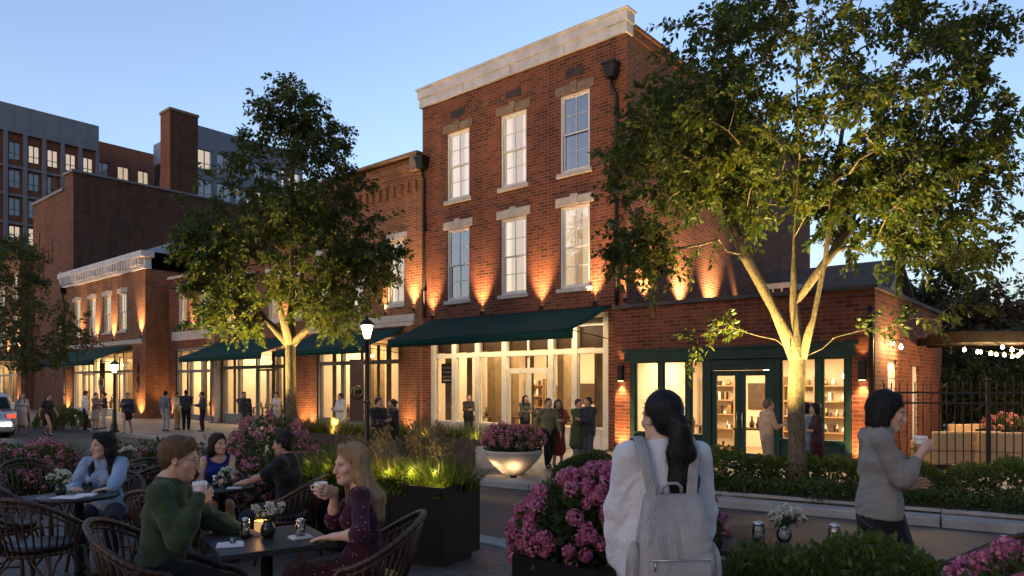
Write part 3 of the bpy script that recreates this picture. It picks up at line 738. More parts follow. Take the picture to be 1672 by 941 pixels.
P=[.65,2.25,3.9,w-1.35]; shopfront(b,P,.55,2.85,3.8,.12,'grey_frame',.12)
awning(b,.3,w-.95,4.12,1.8,3.35,0,.25); room(b,.57,w-1.27,.34,5.2,3.9,240,n=2,seed=5)
uplight(b,w-.42,4.75,0,34); uplight(b,w-1.3-.75,4.72,0,14); well_light(b,w-.62,0,-.25,30); well_light(b,.25,0,-.25,30)
pc=MB(); [pc.b2(w-1.2+k*.62,w-.86+k*.62,-.07,0,.0,4.1) for k in range(2)]; pc.build('pier', M['brick_tan'], b)

# ------------------------------------------------------------------ brick shop behind the street tree
x0,x1=-24.8,-16.02; w=x1-x0
b=bld('brick_shop','red brick two-storey shop with deep green awning behind the trunk of the street tree',x0)
hx=[1.5,3.6,5.9,7.7]
wb=MB(); wb.wall(0,w,0,8.7,0,[(x-.5,x+.5,4.9,7.1) for x in hx]+[(1.0,w-1.0,0,3.95)],.22); bodybox(wb,w,12,8.7); wb.build('wall', M['brick_old'], b)
MB().b2(0,w,-.12,.35,8.7,8.95).build('cornice', M['stone_brown'], b, .02)
for x in hx: sash(b,x,4.9,7.1,1.0,0,frame='cream_paint',lintel='stone',sill='stone',blind=0,lk=1)
P=[1.12,2.6,4.3,6.1,w-1.12]; shopfront(b,P,.5,2.8,3.8,.12,'grey_frame',.11,doors=(2,))
glazed_door(b,P[2]+.06,(P[2]+P[3])/2,2.7,.14,'grey_frame'); glazed_door(b,(P[2]+P[3])/2+.005,P[3]-.06,2.7,.14,'grey_frame',handle_side=-1)
awning(b,.5,w-.6,4.1,1.9,3.3,0,.25); room(b,1.02,w-1.02,.34,5.2,3.9,300,n=2,seed=6)
MB().b2(.62,.98,-.2,.05,0,3.5).build('pier', M['concrete_grey'], b,.01)
for x in (.3,w-.4): well_light(b,x,0,-.25,30)
uplight(b,2.5,4.6,0,22); uplight(b,6.8,4.6,0,22)

# ------------------------------------------------------------------ small shop with grey steel front
x0,x1=-30.9,-24.82; w=x1-x0
b=bld('small_brick_shop','small red brick shop with two upper windows and a tall grey glazed front',x0,.5)
hx=[w-4.35,w-1.75]
wb=MB(); wb.wall(0,w,0,8.0,0,[(x-.55,x+.55,5.15,7.25) for x in hx]+[(.9,w-.75,0,4.0)],.22); bodybox(wb,w,12,8.0); wb.build('wall', M['brick_red'], b)
MB().b2(0,w,-.10,.35,8.0,8.16).build('parapet_cap', M['stone'], b,.01)
for x in hx: sash(b,x,5.15,7.25,1.1,0,frame='cream_paint',lintel='stone',sill='stone',blind=.4)
MB().b2(.5,w-.3,-.06,.02,4.45,4.95).build('band_course', M['stone'], b,.01)
shopfront(b,[1.0,2.5,4.1,w-.85],.3,2.7,3.85,.12,'grey_frame',.11); room(b,.92,w-.77,.34,5.2,3.95,220,n=1,seed=8)
for x in (.4,w-.3): well_light(b,x,0,-.25,34)
uplight(b,(hx[0]+hx[1])/2,5.0,0,30,off=.2)

# ------------------------------------------------------------------ shop with white bracketed cornice
x0,x1=-44.6,-31.4; w=x1-x0
b=bld('white_corniced_shop','brick shop with white bracketed cornice and a row of four sash windows',x0,-.6)
hx=[FX(142)-x0,FX(167)-x0,FX(192)-x0,FX(217)-x0]
wb=MB(); wb.wall(0,w,0,8.6,0,[(x-.6,x+.6,5.2,7.5) for x in hx]+[(1.6,w-1.7,0,4.0)],.22); bodybox(wb,w,12,8.6); wb.build('wall', M['brick_tan'], b)
c=MB(); c.b2(-.3,w+.25,-.35,.4,9.25,9.6); c.b2(-.15,w+.12,-.12,.3,8.6,8.78); c.b2(-.1,w+.08,-.05,.3,8.78,9.25)
for k in range(34): c.b2(.05+k*w/34,.05+k*w/34+.17,-.30,-.05,8.80,9.25)
c.build('cornice', M['cornice_white'], b,.01)
rf=MB(); rf.add([(-.1,.2,9.6),(w+.1,.2,9.6),(w+.1,9,9.6),(-.1,9,9.6),(2.5,3,11.0),(w-2.5,3,11.0),(w-2.5,7,11.0),(2.5,7,11.0)],[(0,1,5,4),(1,2,6,5),(2,3,7,6),(3,0,4,7),(4,5,6,7)]); rf.build('roof', M['roof_grey'], b)
for x in hx: sash(b,x,5.2,7.5,1.2,0,frame='cream_paint',lintel='stone',sill='stone',blind=.5)
MB().b2(.3,w-.4,-.06,.02,4.35,4.6).build('band_course', M['stone'], b,.01)
P=[1.75,3.3,5.2,6.6,8.6,10.0,w-1.85]; shopfront(b,P,.45,2.75,3.85,.12,'cream_paint',.16,doors=(1,4))
for i in (1,4): glazed_door(b,P[i]+.08,P[i+1]-.08,2.65,.14,'cream_paint')
awning(b,.6,w-1.9,4.25,2.0,3.35,0,.28); room(b,1.62,w-1.72,.34,5.2,3.95,420,n=3,seed=9)
well_light(b,w-.55,0,-.28,75,60); well_light(b,.7,0,-.28,60); uplight(b,w-.5,4.75,0,50); uplight(b,w-4.5,4.7,0,44); uplight(b,w-7.2,4.7,0,44); uplight(b,w-9.8,4.7,0,44)
downpipe(b,.25,0,.2,8.2,True)
sgn=MB(); sgn.b2(P[3]+.1,P[4]-1.15,-.12,-.06,1.3,3.3); so=sgn.build('sign_board', M['sign_brown'], b,.01)
rg=MB(); ctr=(P[3]+.45,-.16,2.05)
rg.tube([(ctr[0]+.26*math.cos(a),ctr[1],ctr[2]+.26*math.sin(a)) for a in np.linspace(R(45),R(315),18)],.035,6); rg.tube([(ctr[0]+.42*math.cos(a),ctr[1],ctr[2]+.42*math.sin(a)) for a in np.linspace(0,2*math.pi,28)],.02,6)
rg.build('emblem', M['cream_paint'], so)
sl=MB(); lx=w-.85
sl.tube([(lx-.12,-.06,3.05),(lx+.12,-.06,3.05)],.03,5); sl.tube([(lx,-.06,3.05),(lx,-.06,2.65)],.03,5)
for zc in (2.25,1.7): sl.tube([(lx+.13*math.cos(a),-.06,zc+.2*math.sin(a)) for a in np.linspace(R(40),R(320),12)],.03,5)
sl.build('pier_lettering', M['dark_metal'], b)

# ------------------------------------------------------------------ tall blank brown warehouse, chimney block and the low block at far left
x0,x1=-53.4,-44.75; w=x1-x0
b=bld('brown_brick_warehouse','tall blank brown brick warehouse with stepped parapet and two wall anchors',x0)
wb=MB(); wb.quad((0,0,0),(w,0,0),(w,0,15.9),(0,0,15.9)); wb.quad((0,24,0),(0,0,0),(0,0,15.9),(0,24,15.9)); wb.quad((w,24,0),(0,24,0),(0,24,15.9),(w,24,15.9)); wb.quad((0,0,15.8),(w,0,15.8),(w,24,15.8),(0,24,15.8))
wb.b2(w-1.7,w,-.02,.5,15.9,16.9)
wb.build('wall', M['brick_brown'], b)
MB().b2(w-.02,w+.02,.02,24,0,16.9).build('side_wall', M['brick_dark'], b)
cp=MB(); cp.b2(-.1,w-1.8,-.12,.5,15.9,16.1); cp.b2(w-1.8,w+.1,-.12,.5,16.9,17.08); cp.b2(w-.4,w+.12,.5,24,16.9,17.05); cp.build('parapet_cap', M['roof_grey'], b)
an=MB()
for z in (5.9,9.7): an.tube([(w-2.3+.16*math.cos(a),-.07,z+.38*math.sin(a)) for a in np.linspace(0,2*math.pi,20)],.07,6); an.tube([(w-2.3,-.06,z-.3),(w-2.3,-.06,z+.3)],.05,5)
an.build('wall_anchor', M['brass'], b)
rl=MB(); rl.b2(1.3,1.5,-.05,0,9.5,13.6); rl.b2(2.2,2.36,-.05,0,10,12.2); rl.b2(2.2,4.4,-.05,0,12.0,12.15); rl.b2(3.4,3.55,-.05,0,11,12); rl.b2(4.3,4.45,-.05,0,11,12.9); rl.build('brick_relief', M['brick_brown'], b)
x0,x1=-68,-53.5; w=x1-x0
b=bld('corner_brick_block','orange brick block with tall pale windows at the left end of the street',x0,-.8)
hx=[w-1.6,w-5.0,w-8.5,w-12]
wb=MB(); wb.wall(0,w,0,12.3,0,[(x-.75,x+.75,z,z+2.3) for x in hx for z in (5.2,8.4)]+[(1,w-1,0,3.9)],.25); bodybox(wb,w,14,12.3); wb.build('wall', M['brick_tan'], b)
MB().b2(-.1,w+.1,-.15,.4,12.3,12.6).build('cornice', M['stone_brown'], b,.02)
for x in hx:
    for z in (5.2,8.4): sash(b,x,z,z+2.3,1.5,0,frame='cream_paint',lintel=None,sill='stone',blind=.5,cols=3)
shopfront(b,[1.1,3.4,6,8.6,11.2,w-1.1],.5,2.7,3.75,.12,'cream_paint',.18); room(b,1.02,w-1.02,.34,5,3.85,420,n=2,seed=12)
for x in (.4,w-.5): well_light(b,x,0,-.3,60)
uplight(b,w-.4,4.4,0,80); uplight(b,w-3.3,4.4,0,60); uplight(b,w-6.7,4.4,0,60)
MB().b2(.3,w-.3,-2.0,.0,3.75,3.95).build('canopy', M['grey_frame'], b,.02)

def face_building(name, label, px0, Y0, L, zt, depthdir, floors, bays, mats, zb=GZ, wind=(.55,.62), frames='slate_blue'):
    """a far block whose long face recedes to the right; windows are parts"""
    p0=Vector((at(px0,Y0),Y0,GZ)); b=thing(name,label,'building',p0,math.atan2(YA.y,YA.x)); return b
# modern apartment block: local x along the receding face, -y towards the viewer's right
def apart(name,label,px0,Y0,L,H,D,nb,nf,z1st,fh,mat,lit,ratio=.5,band=None,frame='slate_blue'):
    b=thing(name,label,'building',(at(px0,Y0),Y0,GZ),math.atan2(YA.y,YA.x)); rnd=random.Random(len(name)+nb)
    bw=L/nb; ops=[]
    for i in range(nb):
        for j in range(nf):
            ops.append((i*bw+bw*(1-ratio)/2, i*bw+bw*(1+ratio)/2, z1st+j*fh, z1st+j*fh+fh*.66))
    wb=MB(); wb.wall(0,L,0,H,0,ops,.3); wb.quad((0,D,0),(0,0,0),(0,0,H),(0,D,H)); wb.quad((L,0,0),(L,D,0),(L,D,H),(L,0,H)); wb.quad((L,D,0),(0,D,0),(0,D,H),(L,D,H)); wb.quad((0,0,H),(L,0,H),(L,D,H),(0,D,H))
    wb.build('wall', M[mat], b)
    for (a,c,z,e) in ops:
        f=MB(); 
        for q in ((a,a+.09,z,e),(c-.09,c,z,e),(a,c,z,z+.09),(a,c,e-.09,e),((a+c)/2-.04,(a+c)/2+.04,z+.09,e-.09)): f.b2(q[0],q[1],.10,.20,q[2],q[3])
        f.b2(a+.09,c-.09,.11,.19,z+.62,z+.68)
        o=f.build('window', M[frame], b)
        MB().quad((a,.16,z),(c,.16,z),(c,.16,e),(a,.16,e)).build('pane', M['glass_far'], o)
        r=MB(); r.quad((a-.2,1.1,z-.2),(c+.2,1.1,z-.2),(c+.2,1.1,e+.2),(a-.2,1.1,e+.2)); r.build('room', M['lit_far' if rnd.random()<lit else 'panel_grey'], o)
    return b
b=apart('apartment_block','modern grey and terracotta apartment block, tallest building at the far left',-60,66,11.4,29.2,14,7,9,2.0,2.75,'terracotta',.75,.62)
g=MB(); g.b2(-.1,11.5,-.35,.0,26.6,29.3); 
for i in range(8): g.b2(i*1.6286-.16,i*1.6286+.16,-.35,.0,0,26.6)
for j in range(1,9): g.b2(-.1,11.5,-.22,.0,j*2.75+1.15,j*2.75+1.4)
for i in range(1,9): g.b2(i*1.3-.015,i*1.3+.015,-.37,-.3,26.8,29.2)
g.build('metal_cladding', M['panel_grey'], b)
b=apart('terracotta_block','terracotta apartment block stepping down behind the brown warehouse',150,80,9,29.8,14,4,8,2.2,3.3,'terracotta',.7,.6)
MB().b2(-.1,9.1,-.3,-.0,23.2,23.6).build('balcony_band', M['panel_grey'], b)
b=apart('slate_tower','blue-grey glazed tower partly hidden behind the left street tree',318,74,13,29.3,10,6,8,2.4,3.2,'slate_blue',.35,.8)
g=MB(); [g.b2(-.13,-.01,.4+j*0,9.6,2+j*3.2,4.4+j*3.2) for j in range(8)]; g.build('window_band', M['glass_far'], b)
b=thing('brick_chimney','square dark brick chimney stack rising behind the brown warehouse','chimney',(at(262,66),66,GZ),math.atan2(XA.y,XA.x))
c=MB(); c.b2(0,2.0,0,2.6,0,27.2); c.build('stack', M['brick_brown'], b)
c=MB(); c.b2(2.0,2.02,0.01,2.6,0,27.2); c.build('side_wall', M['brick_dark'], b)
MB().b2(-.08,2.1,-.08,2.68,27.2,27.45).build('cap', M['stone_brown'], b)
# ================================================================== plants
def leaves(name, C, D, size, mat, parent=None, rs=None, width=.5, fold=.25, droop=0, nrm=None):
    """C (n,3) base points, D (n,3) directions; one folded two-triangle leaf each"""
    rs = rs or np.random.RandomState(1); n=len(C)
    D=D/np.maximum(np.linalg.norm(D,axis=1,keepdims=True),1e-6)
    r=rs.normal(size=(n,3)) if nrm is None else nrm; S=np.cross(D,r); S/=np.maximum(np.linalg.norm(S,axis=1,keepdims=True),1e-6); N=np.cross(S,D)
    L=(size*rs.uniform(.65,1.3,(n,1))); w=L*width*.5
    base=C; tip=C+D*L; tip[:,2]-=droop*L[:,0]; mid=C+D*L*.45
    l=mid+S*w+N*w*fold*2; r_=mid-S*w+N*w*fold*2
    V=np.stack([base,l,tip,r_],1).reshape(-1,3); i=np.arange(n)*4
    F=np.concatenate([np.stack([i,i+1,i+2],1),np.stack([i,i+2,i+3],1)])
    return npmesh(name,V,F,mat,parent)
def cloudpts(rs, n, c, rad, shell=.35):
    d=rs.normal(size=(n,3)); d/=np.linalg.norm(d,axis=1,keepdims=True); r=rs.uniform(shell**3,1,(n,1))**(1/3)
    return np.array(c)+d*r*np.array(rad)
def unit3(v): return v/max(np.linalg.norm(v),1e-9)
def tree(name, label, loc, trunk, envs, ncl, lpc, lsize, mat, bark, seed, rbase=.2, spread=.34, group=None, thick=1.0, extra=(), droop=.35):
    """trunk: local polylines (leaders); envs: [(weight, centre, radii)] lobes of the crown; extra: [(points, n)] hand-placed sprays"""
    rs=np.random.RandomState(seed); t=thing(name,label,'tree',loc,0,group)
    nodes=[]; par=[]; chains=[]
    def addchain(pts, parent):
        ids=[parent] if parent is not None else []
        for p in pts:
            nodes.append(np.array(p,float)); par.append(ids[-1] if ids else -1); ids.append(len(nodes)-1)
        chains.append(ids); return ids
    first=addchain(trunk[0],None)
    for tr in trunk[1:]:
        k=min(first,key=lambda i:np.linalg.norm(nodes[i]-np.array(tr[0]))); addchain(tr[1:],k)
    W=np.array([e[0] for e in envs],float); W/=W.sum(); A=[]
    for (wt,c,rad),f in zip(envs,W): A.append(cloudpts(rs,max(1,int(ncl*f)),c,rad,.45))
    A=np.concatenate(A)
    for pts in extra: A=np.concatenate([A,np.array(pts,float)])
    trn=np.array(nodes); order=np.argsort([np.min(np.linalg.norm(trn-a,axis=1)) for a in A])
    tips=[]
    zmin=min(n[2] for n in trn)+(max(n[2] for n in trn)-zbase_frac(trn))*0
    for ai in order:
        a=A[ai]; P=np.array(nodes); d=np.linalg.norm(P-a,axis=1); up=np.maximum(0,P[:,2]-a[2]+.30*d); cost=d+1.4*up
        cost[P[:,2]<trunk[0][0][2]+TREE_CLEAR]+=50
        k=int(np.argmin(cost)); p0=P[k]; L=d[k]; n=max(2,int(L/.28)); pts=[]
        for i in range(1,n+1):
            u=i/n; q=p0+(a-p0)*u; q=q+np.array([0,0,.10*L*math.sin(math.pi*u)])+rs.normal(size=3)*.03*L*(u<1)
            pts.append(q)
        addchain(pts,k); tips.append((a,(a-p0)/max(L,1e-5),pts))
    n=len(nodes); acc=np.zeros(n)
    for i in range(n-1,-1,-1):
        r=max(acc[i],.006**2.2*1.0); 
        acc[i]=r
        if par[i]>=0: acc[par[i]]+=r if len(chains)==0 else r*(1.0)
    # children along a chain carry the same load: recompute as tip counts
    cnt=np.zeros(n); kids=[[] for _ in range(n)]
    for i,p in enumerate(par):
        if p>=0: kids[p].append(i)
    for i in range(n-1,-1,-1):
        cnt[i]=1 if not kids[i] else sum(cnt[k] for k in kids[i])
    rad=.0085*thick*cnt**.46; s_=rbase/max(rad[0],1e-6); rad=np.where(rad>.03,rad*(1+(s_-1)*np.clip((rad-.03)/max(rad[0]-.03,1e-6),0,1)),rad)
    mt=MB(); ml=MB()
    for ci,ids in enumerate(chains):
        P=[nodes[i] for i in ids]; rr=[rad[i] for i in ids]
        if ci>=len(trunk): rr[0]=min(rr[0],rr[1]*1.25)
        elif ci==0: rr=[r*(1+.55*math.exp(-((p[2]-P[0][2])/.22))) for r,p in zip(rr,P)]
        (mt if ci<len(trunk) else ml).tube(P,rr,12 if ci<len(trunk) else 5)
    mt.build('trunk',bark,t); ml.build('limb',bark,t)
    C=[];D=[]; T=6; tw=MB()
    for a,d,pts in tips:
        pts=np.array(pts); k=max(2,int(lpc/T))
        for j in range(T):
            o=pts[rs.randint(max(0,len(pts)-3),len(pts))]; td=unit3(d*.75+rs.normal(size=3)*.75+np.array([0,0,.05])); L=spread*rs.uniform(1.0,2.1)
            u=np.sort(rs.uniform(.12,1.0,k))[:,None]; bend=np.array([0,0,-1])*(u**2)*L*.28; p=o+td*L*u+bend
            sd=rs.normal(size=(k,3)); sd-=td*(sd@td)[:,None]; sd/=np.maximum(np.linalg.norm(sd,axis=1,keepdims=True),1e-6)
            C.append(p+sd*.012); dd=td*.55+sd*.85; dd[:,2]-=droop; D.append(dd)
            tw.tube([tuple(o),tuple(o+td*L*.5+np.array([0,0,-.07*L])),tuple(o+td*L*.97+np.array([0,0,-.26*L]))],[.006,.004,.002],3,cap=False)
    tw.build('twigs',bark,t)['kind']='stuff'
    leaves('crown',np.concatenate(C),np.concatenate(D),lsize,mat,t,rs,.52,.18,.12)
    return t
TREE_CLEAR=2.0
def zbase_frac(x): return 0
# big street tree on the right, lit from the ground
TREE_CLEAR=1.9
tb=(at(1300,12.6),12.6,GZ)
tree('street_tree','large leafy street tree with pale lit trunk in front of the brick annex',tb,
  [[(0,0,0),(.02,0,.8),(.0,.02,1.6),(.03,.0,2.4),(-.02,.05,3.4),(.0,.1,4.6),(.1,.1,6),(.05,.1,7.6)],
   [(.03,0,2.4),(.28,-.05,3.1),(.48,-.1,4.2),(.62,-.1,5.4),(.9,0,7.0)],[(0,.02,2.4),(-.35,.1,3.3),(-.9,.1,4.3),(-1.3,.1,5.4)],[(0,.0,3.4),(.7,.2,4.3),(1.5,.2,5.3)]],
  [(3.4,(.1,.3,7.0),(3.0,2.4,2.3)),(1.0,(-2.0,0,6.1),(1.45,1.7,.95)),(1.1,(1.9,.1,5.4),(1.8,1.7,.9)),(.28,(-2.75,-.2,4.3),(.65,.8,.40)),(.45,(2.9,0,6.3),(1.1,1.1,.9)),(.3,(2.6,.1,4.5),(1.4,.9,.4)),(.25,(3.2,.1,8.3),(.6,.8,.8))],
  450,138,.108,M['leaf_tree'],M['bark'],21,.148,.30,
  extra=[[(-1.5,-.5,2.9),(-1.9,-.5,2.75),(1.5,-.4,3.0),(2.3,-.3,3.1),(3.0,-.2,3.35),(3.6,0,4.3),(4.0,.1,4.9),(3.9,0,5.7),(3.6,.1,6.4),(3.3,.2,7.1),(-3.2,0,4.2),(-3.3,0,5.5)]])
TREE_CLEAR=2.2
tree('street_tree','full green street tree with lit trunk behind the pink bush and lamp post',(at(474,18.6),18.6,GZ),
  [[(0,0,0),(.02,0,1.5),(0,0,3.0),(.05,0,4.6),(0,0,6.5),(.1,0,8.6),(.15,0,9.8)],[(0,0,2.7),(.6,.1,3.6),(1.3,.1,4.6)],[(0,0,2.6),(-.7,.1,3.7),(-1.5,.1,4.9)],[(0,0,3.3),(-.3,-.5,4.6),(-.5,-.6,6.2)]],
  [(3,(-.1,0,5.4),(2.6,2.3,1.7)),(2.4,(.05,0,7.5),(1.75,1.6,1.9)),(.9,(-1.9,0,5.3),(1.15,1.2,1.0)),(.9,(1.75,0,5.1),(1.1,1.2,1.0)),(.55,(0,0,9.25),(.8,.8,.8)),(.5,(-1.5,-.3,3.7),(1.0,1.0,.5)),(.4,(1.3,-.3,3.7),(.9,.9,.5))],
  420,132,.112,M['leaf_tree_b'],M['bark'],33,.135,.29,
  extra=[[(-2.9,0,6.7),(-2.7,.1,6.1),(2.6,0,6.3),(2.9,.1,5.5),(2.1,0,7.2),(-2.3,0,7.5),(-2.7,0,4.5),(2.4,0,4.4)]])
TREE_CLEAR=2.0
tree('street_tree','slender sparse street tree at the far left edge before the corner block',(at(40,36),36,GZ),
  [[(0,0,0),(.1,0,2),(0,0,4),(.2,0,6),(.1,0,8.3)]],
  [(2,(.2,0,4.6),(3.0,2.4,2.0)),(1,(-.6,0,8.0),(1.6,1.3,1.5))],150,50,.19,M['leaf_tree'],M['bark_dark'],44,.15,.42)
# dark trees beyond the annex
for i,(px,Y,h,wd,sd,lab,mt) in enumerate([(1500,32,7.6,3.3,51,'dark broad tree behind the annex roof, left of the reddish tree','leaf_dark'),(1580,28,5.6,3.0,52,'dark reddish tree behind the pergola beam','leaf_red'),(1668,36,8.4,3.2,53,'tall thin-leaved tree at the right edge beyond the pergola','leaf_dark'),(1420,40,8.2,3.2,54,'dark tree behind the grey gabled house','leaf_dark'),(1650,24,3.9,2.6,55,'low dark tree just beyond the pergola at the right edge','leaf_dark')]):
    tree('garden_tree',lab,(at(px,Y),Y,GZ),[[(0,0,0),(.1,0,h*.35),(0,0,h*.7)]],[(2,(0,0,h*.60),(wd*.9,wd*.8,h*.33)),(1,(-wd*.4,0,h*.45),(wd*.6,wd*.6,h*.25)),(1,(wd*.35,0,h*.75),(wd*.6,wd*.5,h*.24))],110 if i!=2 else 60,110 if i!=2 else 40,.28,M[mt],M['bark_dark'],sd,.16,.55,group='trees beyond the annex')

def hedge(name,label,poly,width,z0,h,n,lsize,mat,seed,cat='hedge',lump=.12,kind=None,stems=True):
    """clipped leafy hedge along a polyline: a dark twig core with leaves over and inside it"""
    rs=np.random.RandomState(seed); P=[Vector((*p,0)) for p in poly]; seg=[(P[i+1]-P[i]).length for i in range(len(P)-1)]; tot=sum(seg)
    t=tag(bpy.data.objects.new(name,None),label,cat,kind=kind); COL.objects.link(t); t.location=(poly[0][0],poly[0][1],z0)
    u=rs.uniform(0,tot,n); base=np.zeros((n,3)); nor=np.zeros((n,3))
    cum=np.cumsum([0]+seg)
    for i in range(len(seg)):
        k=(u>=cum[i])&(u<=cum[i+1]); f=((u[k]-cum[i])/seg[i])[:,None]
        base[k]=np.array(P[i])*(1-f)+np.array(P[i+1])*f; d=(P[i+1]-P[i]).normalized(); nor[k]=(-d.y,d.x,0)
    a=rs.uniform(-.15,math.pi+.15,n); rr=rs.uniform(.62,1.0,n)**.5
    lum=1+lump*np.sin(u*4.1+seed)+lump*.8*np.sin(u*9.7+1.3*seed)+lump*.6*np.sin(u*2.3)
    ce=np.sign(np.cos(a))*np.abs(np.cos(a))**.7; se=np.abs(np.sin(a))**.7
    C=base+nor*(ce*rr*width/2*lum)[:,None]; C[:,2]=np.maximum(.02,se*rr*h*lum)
    end=np.minimum(u,tot-u); C[:,2]*=np.clip(.55+end/(width*.6)*.45,.5,1)
    D=nor*ce[:,None]+rs.normal(size=(n,3))*.6; D[:,2]+=se*.9
    C=C-np.array([poly[0][0],poly[0][1],0])
    leaves('foliage',C,D,lsize,mat,t,rs,.55,.2)
    m=MB(); ns=max(4,int(tot/.35))
    if stems:
        for i in range(ns*2):
            j=rs.randint(n); c=C[j]; q=base[j]-np.array([poly[0][0],poly[0][1],0]); m.tube([(q[0],q[1],0),((q[0]+c[0])/2,(q[1]+c[1])/2,c[2]*.5),tuple(c)],[.012,.009,.004],4)
        m.build('stem',M['bark_dark'],t)
    return t
v=[(1.75,13.0),(3.45,12.0),(6.26,10.28),(14,5.5)]
hedge('hedge','long low hedge with reddish tips running along the verge before the annex',[(3.1,13.4)]+offs(v,1.85)[1:],1.35,GZ+.02,.62,30000,.085,M['leaf_hedge'],61)
hedge('ground_cover','low dark green ground cover between hedge and kerb',offs(v,.98),.95,GZ+.02,.24,16000,.07,M['leaf_bush'],62,cat='ground cover',kind='stuff',stems=False)
hedge('boxwood','rounded clipped boxwood hedge between the bowl planter and the backpack woman',[(at(915,13.9),13.9),(at(1030,13.3),13.3)],1.0,GZ+.02,.62,9000,.06,M['leaf_bush'],63,lump=.05)
hedge('grass_patch','small patch of lawn at the foot of the boxwood hedge',[(at(905,13.1),13.1),(at(1010,12.75),12.75)],.5,GZ+.03,.06,1500,.06,M['grass_mat'],64,cat='lawn',kind='stuff',stems=False)

def bush(name,label,loc,lobes,nfl,fr,petal,leafm,seed,nleaf=2600,lsize=.07,pet=34,psize=None,group=None,zlo=-.25):
    """flowering bush: leafy lobes and round flower heads built of many petals"""
    rs=np.random.RandomState(seed); t=thing(name,label,'flower bush',loc,0,group)
    C=[];D=[];H=[];HN=[]
    vol=np.array([l[1][0]*l[1][1]+l[1][2]*l[1][0] for l in lobes]); vol=vol/vol.sum()
    for (c,r),f in zip(lobes,vol):
        k=int(nleaf*f); p=cloudpts(rs,k,(0,0,0),(1,1,1),.5); C.append(p*np.array(r)*.97+np.array(c)); D.append(p+rs.normal(size=(k,3))*.5)
        k=int(nfl*f*1.7); d=rs.normal(size=(k,3)); d/=np.linalg.norm(d,axis=1,keepdims=True); d=d[d[:,2]>zlo]
        for q in d:
            p=q*np.array(r)*rs.uniform(.92,1.06)+np.array(c)
            if any(np.sum(((p-np.array(c2))/np.array(r2))**2)<.8 for c2,r2 in lobes): continue
            if H and np.min(np.linalg.norm(np.array(H)-p,axis=1))<fr*1.2: continue
            H.append(p);HN.append(q)
    C=np.concatenate(C);D=np.concatenate(D); k=C[:,2]>.01; leaves('foliage',C[k],D[k],lsize,leafm,t,rs,.6,.2)
    PC=[];PD=[];PN=[]
    for p,q in zip(H,HN):
        rr=fr*rs.uniform(.7,1.25); d=rs.normal(size=(pet,3)); d/=np.linalg.norm(d,axis=1,keepdims=True); d=d+q*.55; d/=np.linalg.norm(d,axis=1,keepdims=True)
        PN.append(d+rs.normal(size=(pet,3))*.25); tg=np.cross(d,rs.normal(size=(pet,3))); PC.append(p+d*rr*rs.uniform(.78,1.0,(pet,1))-tg/np.linalg.norm(tg,axis=1,keepdims=True)*rr*.15); PD.append(tg/np.linalg.norm(tg,axis=1,keepdims=True)+d*.45)
    o=leaves('blossoms',np.concatenate(PC),np.concatenate(PD),psize or fr*.55,petal,t,rs,1.0,.22,0,np.concatenate(PN)); o['kind']='stuff'
    m=MB()
    for i in range(14):
        l=lobes[rs.randint(len(lobes))]; m.tube([(l[0][0]*.3,l[0][1]*.3,0),(l[0][0]*.8,l[0][1]*.8,l[0][2]*.6),tuple(np.array(l[0])+rs.normal(size=3)*np.array(l[1])*.3)],[.012,.009,.005],4)
    m.build('stem',M['bark_dark'],t)
    return t
def grass(name,label,loc,n,h,spread,mat,seed,cat='grass clump',plume=None,group=None,lean=.5,kind=None,w=.010):
    rs=np.random.RandomState(seed); t=thing(name,label,cat,loc,0,group)
    if kind: t['kind']=kind
    a=rs.uniform(0,2*math.pi,n); r=np.sqrt(rs.uniform(0,1,n)); sx,sy=spread
    B=np.stack([np.cos(a)*r*sx,np.sin(a)*r*sy,np.zeros(n)],1); H=h*rs.uniform(.55,1.15,n)
    ld=np.stack([np.cos(a),np.sin(a)],1)*(r*lean*rs.uniform(.4,1.5,n))[:,None]+rs.normal(size=(n,2))*.16*lean
    V=[];F=[]; K=4
    sd=np.stack([-np.sin(a+rs.normal(size=n)),np.cos(a+rs.normal(size=n))],1)
    rows=[]
    for k in range(K+1):
        u=k/K; c=B.copy(); c[:,0]+=ld[:,0]*H*u**1.8; c[:,1]+=ld[:,1]*H*u**1.8; c[:,2]+=H*(u-.22*u**3*np.linalg.norm(ld,axis=1)*1.6)
        ww=(w*(1-u*.9))*np.ones(n)
        rows.append(np.stack([c+np.stack([sd[:,0]*ww,sd[:,1]*ww,0*ww],1),c-np.stack([sd[:,0]*ww,sd[:,1]*ww,0*ww],1)],1))
    V=np.stack(rows,1).reshape(-1,3); i=np.arange(n)*(2*(K+1)); F=np.concatenate([np.stack([i+2*k,i+2*k+1,i+2*k+3,i+2*k+2],1) for k in range(K)])
    npmesh('blades',V,F,M[mat],t)
    if plume:
        PC=[];PD=[];m=MB()
        for _ in range(plume[0]):
            b0=np.array([rs.normal()*sx*.5,rs.normal()*sy*.5,0]); hh=h*rs.uniform(1.05,1.7); l=rs.normal(size=2)*.16
            top=b0+np.array([l[0]*hh,l[1]*hh,hh]); m.tube([tuple(b0),tuple(b0*.5+top*.5+np.array([0,0,.03])),tuple(top)],[.004,.003,.002],4)
            for j in range(plume[1]):
                u=rs.uniform(.72,1.05); PC.append(b0*(1-u)+top*u+rs.normal(size=3)*.018); PD.append(np.array([l[0],l[1],.8])+rs.normal(size=3)*.7)
        m.build('stalk',M['grass_tan'],t)['kind']='stuff'; leaves('plume',np.array(PC),np.array(PD),.045,M['grass_tan'],t,rs,.5)['kind']='stuff'
    return t

